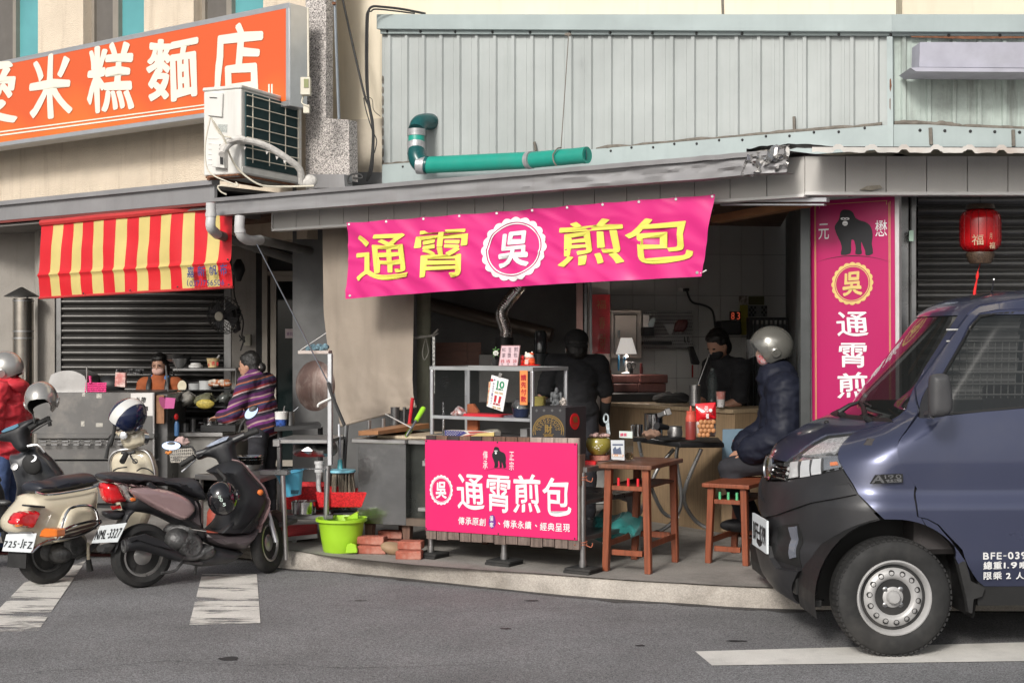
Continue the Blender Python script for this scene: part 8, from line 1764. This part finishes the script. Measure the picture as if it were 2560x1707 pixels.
vpanel('fog_lamp_recess',d3_((235,470),(300,452),(385,446),(402,500),(408,752),(330,735),(262,640),(238,540)),M_gasket,.004,sm=1);vpanel('fog_lamp',d3_((325,470),(378,462),(388,560),(372,680),(335,690)),mat('fog_lens',(.13,.14,.17),.1,coat=.8),.014,sm=1)
vpanel('lower_lip',[(-.6,vinv(*D3((100,560)))[1]),*pin(d3_((175,590),(215,680),(262,752),(330,768),(412,772),(425,985),(330,958),(220,905))),(-.6,vinv(*D3((160,840)))[1])],M_bump,.030,True,sm=1,fl=.04,uzp=True)
vpanel('upper_fold',[(-.6,vinv(*D3((120,300)))[1]),*pin(d3_((205,296),(480,204),(748,168),(795,245),(480,300),(240,385))),(-.6,vinv(*D3((120,400)))[1])],M_bump,.014,True,sm=1,fl=.02,uzp=True)
vpanel('lower_intake',[(-.6,.50),(-.42,.50),(-.36,.45),(-.42,.41),(-.6,.41)],M_gasket,.003,True,sm=1,uzp=True)
vpanel('rocker_panel',d3_((1700,893),(3300,893),(3300,945),(1690,945),(1655,915)),M_blue,-.002,sm=1)
MB().slab(VP,d3_((1500,690),(1560,700),(1600,850),(1700,900),(1680,960),(1620,980),(1610,1080),(1585,1075),(1565,960)),.0,.05).slab(VP,d3_((475,990),(550,985),(545,1035),(478,1032)),.1,.13).build('mud_guard',M_rubber,van,ang=0,bevel=.003,kind='stuff')
MB().ubox(VP,.45,1.25,.2,.9,.24,.36).build('fuel_tank',M_gasket,van)
MB().slab(PL(1,1,0)if 0 else VP,d3_((0,0),(1,0),(1,1)),5,5.001)if 0 else None
pp_=Vector(vS(-.6,.50,1,.035));PLP=PL(CX+F*pp_.x/pp_.y,pp_.y,-2+72)
lp_=MB().slab(PLP,d3_((80,556),(114,600),(118,815),(84,790)),-.30,-.31);uc=[D3((78,556)),D3((118,556))]
one_=MB();fu_=float(np.interp(.5,FZ,FU))-.03;zc=.53
one_.hexa([VP.w(fu_,y,z)for y,z in((HB+.19,zc-.09),(HB-.19,zc-.09),(HB-.19,zc+.09),(HB+.19,zc+.09))],[VP.w(fu_+.012,y,z)for y,z in((HB+.19,zc-.09),(HB-.19,zc-.09),(HB-.19,zc+.09),(HB+.19,zc+.09))]);lpo=one_.build('number_plate',mat('plate_white',(.55,.58,.58),.4),van,ang=0)
FPL=PL(1,1,0);e_=VP.w(fu_,HB,0);FPL=PL(CX+F*e_.x/e_.y,e_.y,-2+90);g_=MB();
tq_=[(CX+F*v.x/v.y,CY+F*(CH-v.z)/v.y)for v in(VP.w(fu_,HB+.16,zc+.05),VP.w(fu_,HB-.16,zc+.05),VP.w(fu_,HB-.16,zc-.05),VP.w(fu_,HB+.16,zc-.05))]
g_.word(FPL,'BFE-0391',tuple(tq_),-.002,.02);g_.build('lettering',M_black,lpo,ang=0)
mi=MB().infl(VP,c8((1735,640),(1760,615),(1830,612),(1862,640),(1878,740),(1880,840),(1845,885),(1765,895),(1732,870),(1728,740)),-.16,-.16,.045,.035,sm=3);mi.tube([VP.pt(*C8((1760,875)),-.16),VP.pt(*C8((1722,880)),.03)],[.022,.02],8);mi.build('side_mirror',mat('mirror_grey_plastic',(.05,.05,.053),.5,var=.1),van)
wpm=MB()
for a,b in(((1215,820),(1330,930)),((1195,825),(1110,895))):
 A=vS(*vinv(*C8(a)),1,.03);B=vS(*vinv(*C8(b)),1,.03);wpm.tube([A,A.lerp(B,.5)+Vector((0,-.01,.012)),B],[.008,.012,.016],8);wpm.tube([B,B+Vector((.03,0,-.02))],.018,8)
wpm.tube([vS(*vinv(*C8(q)),1,.035)for q in((1100,870),(1200,822),(1310,850))],.007,6);wpm.build('wiper',M_gasket,van,kind='stuff')
MB().tube([vS(*vinv(*C8((2092,78))),1,.0),VP.pt(*C8((2155,-5)),.3)],.004,6).build('antenna',M_chrome,van)
MB().ell(vS(*vinv(*C8((1083,943))),1,.005),.014,.014,.012).build('washer_nozzle',M_gasket,van)
MB().ubox(VP,.15,.55,.15,1.4,.5,.95).ubox(VP,.95,1.1,.2,.7,.7,1.35).ubox(VP,.95,1.1,.9,1.4,.7,1.35).ubox(VP,-.12,.15,.12,1.48,.9,1.1).build('seats_and_dash',mat('cab_interior',(.05,.045,.045),.8),van,ang=0,bevel=.03,kind='stuff')
swc=VP.w(.28,.42,1.16);MB().tube([swc+Vector((.08*math.sin(t),.17*math.cos(t),.15*math.sin(t)))for t in[k*.2618 for k in range(25)]],.012,6).build('steering_wheel',M_gasket,van)
wg_=MB()
for y in(325,400,470,535,605,680,750):wg_.tube([VP.pt(*C8((1845,y)),.35),VP.pt(*C8((2900,y-6)),.35)],.0045 if y!=605 else.007,4)
for x in range(1890,2700,46):wg_.tube([VP.pt(*C8((x,400)),.36),VP.pt(*C8((x-12,770)),.36)],.003,4)
wg_.build('window_grid_bars',mat('white_grid_bar',(.5,.5,.48),.5),van,kind='stuff')  # white bars added behind the pane for the grid showing in the glass
def vwheel(u,yo,sgn):
 c=VP.w(u,yo,zw);ax=VP.w(0,-sgn,0)-VP.w(0,0,0);w=thing_part('wheel',c)
 tr=MB().lathe(c,ax,[(.19,-.15),(.25,-.165),(.285,-.16),(.298,-.14),(.300,-.085),(.298,-.03),(.290,-.012),(.282,-.006),(.262,.002),(.235,.006),(.205,.004),(.190,-.004),(.188,-.03)],72)
 a_=Vector((0,0,1));b_=ax.cross(a_)
 for k in range(64):
  t=2*math.pi*k/64;e=a_*math.cos(t)+b_*math.sin(t);f=a_*-math.sin(t)+b_*math.cos(t)
  for(h0,h1,tw)in((-.045,-.004,.0),(-.095,-.055,.006)):
   q=[c+e*.2935+ax*h0-f*.009+f*tw,c+e*.2935+ax*h0+f*.009+f*tw,c+e*(.287 if h1>-.03 else.2935)+ax*h1+f*.009,c+e*(.287 if h1>-.03 else.2935)+ax*h1-f*.009]
   tr.hexa([x for x in q],[x+e*.009 for x in q])
 tr.build('tyre',M_rubber,w,ang=30)
 rm=MB().lathe(c,ax,[(.194,-.06),(.194,-.006),(.190,.002),(.184,.003),(.178,-.004),(.172,-.012),(.166,-.03),(.155,-.034),(.145,-.026),(.132,-.014),(.115,-.010),(.100,-.016),(.092,-.03),(.085,-.036),(.06,-.036),(.05,-.028),(.036,-.026),(.032,-.004),(.026,.002),(.001,.004)],72);rm.build('rim',mat('silver_steel_rim',(.40,.395,.39),.42,metal=.25,var=.10,vs=8,dirt=.3,streak_col=(.25,.24,.22)),w,ang=40)
 hm=MB()
 for k in range(14):t=2*math.pi*k/14+.1;e=a_*math.cos(t)+b_*math.sin(t);hm.lathe(c+e*.126-ax*.009,ax,[(.0145,-.012),(.0145,0),(.012,.001),(.011,-.004),(.001,-.008)],14)
 hm.build('vent_hole',M_gasket,w,kind='stuff');bm_=MB()
 for k in range(4):t=math.pi/4+k*math.pi/2;e=a_*math.cos(t)+b_*math.sin(t);bm_.lathe(c+e*.055-ax*.036,ax,[(.016,0),(.014,.006),(.008,.008),(.008,.016),(.001,.017)],10)
 bm_.build('wheel_nut',M_chrome,w,kind='stuff')
def thing_part(nm,c):
 o=bpy.data.objects.new(nm,None);COL.objects.link(o);o.parent=van;o.location=Matrix.Rotation(R(VP.th),4,'Z')@(c-van.location);return o
vwheel(0,.015,1);vwheel(0,2*HB-.015,-1);vwheel(2.1,.06,1);vwheel(2.1,2*HB-.06,-1)
MB().ubox(VP,1.36,3.0,.02,2*HB-.02,.55,.62).ubox(VP,1.36,3.0,.02,.06,.62,.95).ubox(VP,1.36,3.0,2*HB-.06,2*HB-.02,.62,.95).ubox(VP,2.96,3.0,.065,2*HB-.065,.62,.95).build('cargo_bed',M_blue,van,ang=0,bevel=.006);MB().ubox(VP,.4,3.0,.45,.55,.33,.54).ubox(VP,.4,3.0,1.05,1.15,.33,.54).build('chassis',M_gasket,van,ang=0)
bdg=MB().slab(VP,c8((1345,1330),(1380,1272),(1440,1268),(1560,1265),(1562,1322),(1400,1330)),.014,.019);bd=bdg.build('model_badge',M_gasket,van,ang=0)
g_=MB();g_.text(VP,[('A',cq(C8,((1362,1275),(1440,1272),(1440,1324),(1352,1326))))],.012,.03);g_.word(VP,'190',cq(C8,((1438,1272),(1552,1268),(1552,1294),(1442,1297))),.012,.03)
g_.slab(VP,c8((1446,1303),(1552,1297),(1553,1318),(1462,1322)),.012,.0135);g_.build('badge_lettering',M_chrome,bd,ang=0);g_=MB();g_.word(VP,'1.5L',cq(C8,((1475,1304),(1530,1301),(1530,1314),(1475,1317))),.010,.02);g_.build('small_lettering',M_gasket,bd,ang=0)
g_=MB();W3=lambda t,q,b=.025:g_.word(VP,t,tuple(D3(x)for x in q),-.005,b)
W3('BFE-0391',((1683,648),(2010,642),(2010,694),(1683,698)),.04);W3('總重',((1685,712),(1815,710),(1815,765),(1685,768)));W3('1.9',((1828,718),(1922,714),(1922,758),(1828,760)),.04);W3('噸',((1938,712),(1998,710),(1998,764),(1938,766)));W3('限乘',((1685,785),(1815,783),(1815,838),(1685,840)));W3('2',((1843,792),(1878,790),(1878,834),(1843,835)),.05);W3('人',((1912,786),(1970,785),(1970,836),(1912,838)))
g_.build('lettering',mat('door_white',(.6,.6,.6),.5),dr,ang=0)
# ---- people
def blob(par,nm,prims,m,vox=.011,sm=4,grow=0.0,wr=0.0,ws=9.0,cut=None):
 mb=MB()
 for q in prims:
  if q[0]=='c':
   _,a,b,r0,r1=q;a,b=Vector(a),Vector(b);n=5;d=b-a;L=d.length+1e-6;d.normalize();r0+=grow;r1+=grow
   prof=[(max(1e-4,r0*math.cos(t)),r0*math.sin(t))for t in[-math.pi/2+k*math.pi/10 for k in range(5)]]+[(r0,0),(r1,L)]+[(max(1e-4,r1*math.cos(t)),L+r1*math.sin(t))for t in[k*math.pi/10 for k in range(1,6)]]
   prof[0]=(1e-6,-r0);prof[-1]=(1e-6,L+r1);mb.lathe(a,d,prof,14)
  else:
   _,c,rx,ry,rz,M=q;mb.ell(c,rx+grow,ry+grow,rz+grow,18,12,M=M)
 me=bpy.data.meshes.new('x');me.from_pydata(mb.v,[],mb.f);o=bpy.data.objects.new('x',me);COL.objects.link(o)
 r=o.modifiers.new('r','REMESH');r.mode='VOXEL';r.voxel_size=vox;s=o.modifiers.new('s','SMOOTH');s.factor=.5;s.iterations=sm
 me2=bpy.data.meshes.new_from_object(o.evaluated_get(bpy.context.evaluated_depsgraph_get()));bpy.data.objects.remove(o)
 me2 .name=nm;me2 .materials.clear();me2 .materials.append(m)
 if wr:
  n=[v.normal.copy()for v in me2 .vertices]
  for v,q in zip(me2 .vertices,n):
   p=v.co;w=noise.noise(Vector((p.x*ws,p.y*ws,p.z*ws*2.2)));w2=1-abs(noise.noise(Vector((p.x*ws*1.5+3,p.y*ws*1.5,p.z*ws*2.6))))*2
   v.co=p+q*wr*(w+.5*w2)
 me2 .polygons.foreach_set('use_smooth',[True]*len(me2 .polygons));me2 .transform(WM(par).inverted())
 ob=bpy.data.objects.new(nm,me2);COL.objects.link(ob);ob.parent=par;return ob
M_skin=mat('skin',(.40,.22,.15),.5,var=.08,vs=20,sss=.1);M_hair=mat('black_hair',(.012,.011,.010),.35,var=.3,vs=60,bump=.5,bs=200);M_shoe=mat('dark_shoe',(.02,.02,.022),.5)
def person(lab,base,hd,sc,J,top,tm,sleeve=1.0,tg=.016,tw=.008,pants=None,pm=None,headdir=None,hair='short',extra=None,vox=.010):
 base=Vector(base);f=Vector((math.cos(R(hd)),math.sin(R(hd)),0));l=Vector((-f.y,f.x,0));up=Vector((0,0,1))
 w=lambda p:base+(f*p[0]+l*p[1]+up*p[2])*sc
 B=Matrix((f,l,up)).transposed();t=thing('person',lab,'person',loc=base)
 D=dict(pel=(0,0,.93),che=(.0,0,1.24),nek=(-.005,0,1.42),hed=(.015,0,1.575),sl=(0,.175,1.37),sr=(0,-.175,1.37),el=(-.02,.23,1.09),er=(-.02,-.23,1.09),hl=(.1,.22,.86),hr=(.1,-.22,.86),kl=(.02,.1,.49),kr=(.02,-.1,.49),al=(-.01,.1,.08),ar=(-.01,-.1,.08));D.update(J)
 P={k:w(v)for k,v in D.items()};e=lambda c,a,b,h,M=None:('e',c,a*sc,b*sc,h*sc,(M or B));c_=lambda a,b,r0,r1:('c',a,b,r0*sc,r1*sc)
 hf=R(headdir[0]if headdir else hd);pit=R(headdir[1]if headdir else 0);F2=Vector((math.cos(hf)*math.cos(pit),math.sin(hf)*math.cos(pit),math.sin(pit)));L2=Vector((-math.sin(hf),math.cos(hf),0));U2=F2 .cross(L2);HB_=Matrix((F2,L2,U2)).transposed();h=P['hed'];hp=lambda a,b,c:h+(F2*a+L2*b+U2*c)*sc
 torso=[e((P['pel']+P['che'])/2,.115,.150,.20),e(P['che'],.115,.165,.16),e(P['pel'],.12,.165,.12),c_(P['sl'],P['sr'],.062,.062),c_(P['nek'],P['che'],.07,.1)]
 arms=lambda fr=1.0:[x for a,b,d in(('sl','el','hl'),('sr','er','hr'))for x in([c_(P[a],P[b],.055,.043)]+([c_(P[b],P[b].lerp(P[d],min(1,fr*2-1)),.043,.043-.012*(fr*2-1))]if fr>.5 else[]))]if fr>=.5 else[c_(P[a],P[a].lerp(P[b],fr*2),.056,.05)for a,b in(('sl','el'),('sr','er'))]
 legs=[x for a,k,s_ in(('kl','al',1),('kr','ar',-1))for x in(c_(P['pel']+l*s_*.085*sc,P[k.replace('a','k')]if 0 else P[a],.088,.06),c_(P[a],P[k],.06,.04))]
 feet=[x for k in('al','ar')for x in(e(P[k]+(f*.055-up*.035)*sc,.12,.045,.040),)]
 head=[e(h,.096,.078,.118,HB_),e(hp(.035,0,-.055),.058,.055,.062,HB_),e(hp(.098,0,-.02),.014,.013,.022,HB_),e(hp(.085,0,-.062),.016,.026,.010,HB_),e(hp(0,.079,-.015),.018,.010,.03,HB_),e(hp(0,-.079,-.015),.018,.010,.03,HB_),c_(P['nek'],hp(-.015,0,-.06),.058,.052)]
 hands=[]
 for a,b in(('el','hl'),('er','hr')):
  d=(P[b]-P[a]).normalized();sd=d.cross(up).normalized();nn=sd.cross(d);pc=P[b]+d*.045*sc;MM=Matrix((d,sd,nn)).transposed();hands.append(e(pc,.052,.040,.018,MM))
  for k,(o,ln)in enumerate(((-.03,.030),(-.010,.038),(.010,.036),(.029,.026))):
   q=pc+(d*.045+sd*o)*sc;q2=q+(d*ln-nn*.008)*sc;hands+=[c_(q,q2,.0095,.0088),c_(q2,q2+(d*ln*.7-nn*.022)*sc,.0086,.0075)]
  sg=-1 if b=='hl' else 1;q=pc+(sd*.032*-sg-d*.02)*sc;hands+=[c_(q,q+(d*.035-sd*.018*sg-nn*.015)*sc,.012,.010)]
 blob(t,'body',torso+arms()+legs+feet+head+hands,M_skin,.0085,3)
 ov=arms(sleeve);tp=[e(q[1],1,1,1)for q in()]+torso+ov
 if top:blob(t,top,tp,tm,vox,5,tg,tw)
 if pants:blob(t,pants,legs+[torso[2],e(P['pel']-up*.03*sc,.115,.16,.10)],pm,vox,5,.014,.006)
 blob(t,'shoes',feet,M_shoe,.01,3,.008)
 for s_ in(1,-1):MB().ell(hp(.086,.030*s_,.006),.010*sc,.015*sc,.007*sc,10,6,M=HB_).build('eye',M_hair,t)
 if hair:blob(t,'hair',[e(hp(-.022,0,.028),.098,.090,.112,HB_),e(hp(-.045,0,-.03),.07,.085,.09,HB_),e(hp(.012,0,.075),.068,.078,.045,HB_)]+([e(hp(-.02,s_*.075,-.05),.05,.028,.085,HB_)for s_ in(1,-1)]+[e(hp(.055,.0,.085),.045,.07,.03,HB_)]if hair=='bob' else[]),M_hair,.009,3,0,.005,40)
 if extra:extra(t,hp,HB_,P,e,c_,w,F2,L2,U2,sc)
 return t
def mask(t,hp,HB_,e,m):blob(t,'face_mask',[e(hp(.050,0,-.052),.050,.066,.050,HB_),e(hp(.088,0,-.03),.016,.02,.018,HB_)],m,.008,3,.003)
b=W(*D6((105,330)),13.55)
def x1(t,hp,H,P,e,c_,w,F2,L2,U2,sc):
 mask(t,hp,H,e,mat('pink_mask',(.52,.33,.28),.8,var=.08));gm=MB()
 for s_ in(1,-1):gm.tube([hp(.098,s_*.034+.026*math.cos(q*.52),.006+.019*math.sin(q*.52))for q in range(13)],.0022,5)
 gm.build('glasses',mat('glasses_frame',(.10,.05,.04),.3),t,kind='stuff');blob(t,'neck_scarf',[c_(P['nek']+L2*.05,P['nek']-L2*.05,.062,.062)],mat('blue_scarf',(.06,.16,.36),.8),.01,3)
 for s_ in(1,-1):MB().tube([w((.0,s_*.10,1.35)),w((.125,s_*.10,1.24)),w((.145,s_*.10,1.1)),w((.145,s_*.08,.95))],.022,8,flat=.3,sm=3).build('apron_strap',M_black,t)
person('cook in rust orange top wearing a pink face mask and glasses, behind the food counter',(b.x,13.55,ZP),-88,.86,dict(pel=(0,0,.83),che=(0,0,1.12),nek=(0,0,1.305),sl=(0,.17,1.245),sr=(0,-.17,1.245),el=(.06,.23,.98),er=(.06,-.23,.98),hl=(.25,.16,.9),hr=(.25,-.16,.9),hed=(.03,0,(b.z-ZP)/.86)),'orange_top',mat('rust_orange_fleece',(.28,.075,.025),.9,var=.12),1.0,.02,.006,'trousers',mat('dark_trousers',(.02,.02,.025),.85),(-96,-6),'bob',x1)
one(MB().tube([W(*D6((180,335)),13.1),W(*D6((212,675)),12.9)],.007,6),'long_ladle',M_steel,'long thin ladle handle rising in front of the masked cook','ladle')
ms=bpy.data.materials.new('striped_knit');ms.use_nodes=True;nt=ms.node_tree;b_=nt.nodes['Principled BSDF'];tc=nt.nodes.new('ShaderNodeTexCoord');sx=nt.nodes.new('ShaderNodeSeparateXYZ');nz=nt.nodes.new('ShaderNodeTexNoise');nz.inputs['Scale'].default_value=3
nt.links.new(tc.outputs['Object'],sx.inputs[0]);nt.links.new(tc.outputs['Object'],nz.inputs['Vector']);m1=nt.nodes.new('ShaderNodeMath');m1 .operation='MULTIPLY_ADD';m1 .inputs[1].default_value=-.32;nt.links.new(sx.outputs[0],m1 .inputs[0]);nt.links.new(sx.outputs[2],m1 .inputs[2])
m2=nt.nodes.new('ShaderNodeMath');m2 .operation='MULTIPLY_ADD';m2 .inputs[1].default_value=.06;nt.links.new(nz.outputs[0],m2 .inputs[0]);nt.links.new(m1 .outputs[0],m2 .inputs[2]);m3=nt.nodes.new('ShaderNodeMath');m3 .operation='MULTIPLY';m3 .inputs[1].default_value=4.6;nt.links.new(m2 .outputs[0],m3 .inputs[0]);m4=nt.nodes.new('ShaderNodeMath');m4 .operation='FRACT';nt.links.new(m3 .outputs[0],m4 .inputs[0])
rp_=nt.nodes.new('ShaderNodeValToRGB');rp_.color_ramp.interpolation='CONSTANT';nt.links.new(m4 .outputs[0],rp_.inputs[0]);e_=rp_.color_ramp.elements;e_[0].position=0;e_[0].color=(.075,.015,.075,1);e_[1].position=.16;e_[1].color=(.02,.015,.03,1)
for p_,c in((.28,(.42,.32,.32)),(.33,(.22,.025,.03)),(.42,(.06,.012,.06)),(.56,(.03,.04,.09)),(.64,(.28,.09,.05)),(.70,(.035,.012,.035)),(.84,(.16,.03,.16)),(.93,(.34,.22,.22))):x=e_.new(p_);x.color=(*c,1)
nt.links.new(rp_.outputs[0],b_.inputs['Base Color']);b_.inputs['Roughness'].default_value=.9
def x2(t,hp,H,P,e,c_,w,F2,L2,U2,sc):
 blob(t,'dark_collar',[e(P['nek']+Vector((.03,0,-.06)),.11,.15,.075),c_(P['nek'],hp(-.03,0,-.07),.06,.06)],mat('black_knit',(.015,.014,.017),.95),.01,4,.012,.006);blob(t,'hair_bun',[e(hp(-.115,0,-.035),.04,.045,.05,H)],M_hair,.008,2,0,.004,50);MB().ell(hp(-.10,.02,-.03),.022*sc,.03*sc,.018*sc,12,8).build('hair_tie',mat('cream_tie',(.5,.4,.36),.8),t)
bs_x=W(*S4((2010,1238)),12.0).x
person('woman in purple and red striped top with black collar reaching over the prep table',(W(660,853,12.0).x,12.0,.10),158,.90,dict(pel=(0,0,.90),che=(.07,0,1.17),nek=(.115,0,1.325),hed=(.165,-.01,1.44),sl=(.07,-.0+.17,1.275),sr=(.07,-.17,1.275),el=(.20,.24,.98),er=(.22,-.22,1.0),hl=(.38,.16,.96),hr=(.40,-.10,.98)),'striped_top',ms,.92,.024,.012,'trousers',mat('dark_trousers',(.02,.02,.025)),(172,-8),'short',x2)
def x3(t,hp,H,P,e,c_,w,F2,L2,U2,sc):
 helmet('','',hp(0,0,.02),F2,U2,.128,[M_silv,M_silv,M_lin],parent=t);blob(t,'hood',[e(P['nek']-F2*.06,.10,.14,.06)],mat('red_puffer',(.55,.035,.05)),.012,4,.01,.01)
person('rider in red padded jacket, blue jeans and silver helmet at the left edge',(W(18,853,10.95).x,10.95,0),172,.875,dict(hl=(.24,.18,1.0),el=(.02,.28,1.08)),'red_jacket',mat('red_puffer',(.55,.035,.05),.45,var=.08,vs=8,bump=.2,bs=25),1.0,.05,.022,'jeans',mat('blue_jeans',(.045,.075,.17),.85,var=.2,vs=20),(178,-12),None,x3)
def x4(t,hp,H,P,e,c_,w,F2,L2,U2,sc):
 blob(t,'cap',[e(hp(-.01,0,.055),.112,.096,.085,H),e(hp(.10,0,.03),.07,.065,.012,H),e(hp(-.02,0,.0),.102,.09,.05,H)],M_lin,.009,3,.004);blob(t,'arm_sleeves',[c_(P['el'].lerp(P['hl'],.22),P['hl'],.042,.036),c_(P['er'].lerp(P['hr'],.22),P['hr'],.042,.036)],M_lin,.01,3,.003)
 for s_ in(1,-1):MB().tube([hp(-.0,.085*s_,.0),hp(-.012,.09*s_,-.03),hp(.01,.085*s_,-.05)],.003,5).build('mask_loop',M_white,t)
M_bt=mat('black_tshirt',(.013,.013,.015),.9,var=.15,vs=5);hb4=W(1441,866,11.5)
person('worker in black shirt and cap seen from behind, next to the display case',(hb4 .x,11.5,ZP),96,1.0,dict(hed=(.01,0,hb4 .z-ZP),nek=(0,0,hb4 .z-ZP-.15),che=(0,0,1.19),sl=(0,.185,1.30),sr=(0,-.185,1.30),el=(.04,.27,1.04),er=(.02,-.25,1.03),hl=(.26,.16,1.08),hr=(.12,-.24,.82)),'black_tshirt',M_bt,.40,.018,.010,'trousers',mat('dark_trousers',(.02,.02,.025)),(96,-5),'short',x4)
def x5(t,hp,H,P,e,c_,w,F2,L2,U2,sc):mask(t,hp,H,e,mat('black_mask',(.012,.012,.014),.8))
hb5=W(1793,862,11.7)
person('worker in black shirt and black face mask looking down in the dark stall',(W(1822,853,11.7).x,11.75,ZP),-150,1.0,dict(hed=(.13,.03,hb5 .z-ZP),nek=(.07,0,hb5 .z-ZP-.15),che=(.03,0,1.17),sl=(.02,.20,1.27),sr=(.02,-.20,1.27),el=(.10,.27,1.0),er=(.05,-.25,1.0),hl=(.34,.16,.90),hr=(.32,-.12,.88)),'black_shirt',M_bt,.45,.02,.010,'trousers',mat('dark_trousers',(.02,.02,.025)),(-140,-28),'short',x5)
def x6(t,hp,H,P,e,c_,w,F2,L2,U2,sc):
 h=helmet('','',hp(-.005,0,.03),F2,U2,.142,[M_gun,M_gun,M_lin],visor=True,parent=t);mask(t,hp,H,e,mat('red_pattern_mask',(.50,.08,.09),.8,col2=(.45,.38,.38),c2s=40));blob(t,'collar',[e(P['nek']-up_*.02,.085,.10,.06)],mat('navy_nylon',(.011,.013,.024)),.01,4,.012,.006)
 MB().tube([w((-.02,.10,.80)),w((.03,.15,.88)),w((.05,.13,.95))],.012,8,m=0).build('striped_cuff',M_white,t)
up_=Vector((0,0,1));px6=W(1958,853,9.9)
person('customer in navy jacket and grey visor helmet sitting sideways by the counter',(px6 .x,9.95,0),176,1.0,dict(pel=(-.02,0,.80),che=(-.03,0,1.13),nek=(.03,0,1.34),hed=(.075,0,1.535),sl=(.0,.19,1.26),sr=(.0,-.19,1.26),el=(.02,.26,.96),er=(.04,-.24,.98),hl=(.24,.15,.84),hr=(.26,-.06,.85),kl=(.38,.10,.72),kr=(.36,-.12,.70),al=(.26,.10,.36),ar=(.18,-.12,.34)),'navy_jacket',mat('navy_nylon',(.011,.013,.024),.62,var=.12,vs=6,spec=.25),.95,.072,.011,'trousers',mat('dark_trousers',(.02,.02,.025)),(180,-4),None,x6)
tsl=thing('bar_stool','tall dark stool under the seated customer','stool',loc=(px6 .x+.02,9.95,ZP));sc_x=Vector((px6 .x+.03,9.95,0));MB().lathe(sc_x+up_*.63,up_,[(.15,0),(.17,.015),(.17,.05),(.15,.06),(.001,.065)],24).build('seat',M_black,tsl)
for k in range(4):t_=k*1.571+.6;d_=Vector((math.cos(t_),math.sin(t_),0));MB().tube([sc_x+d_*.12+up_*.63,sc_x+d_*.2+up_*ZP],.012,8).build('leg',M_leg,tsl)
MB().tube([sc_x+Vector((math.cos(q*.524),math.sin(q*.524),0))*.175+up_*.33 for q in range(13)],.008,6).build('foot_ring',M_leg,tsl)
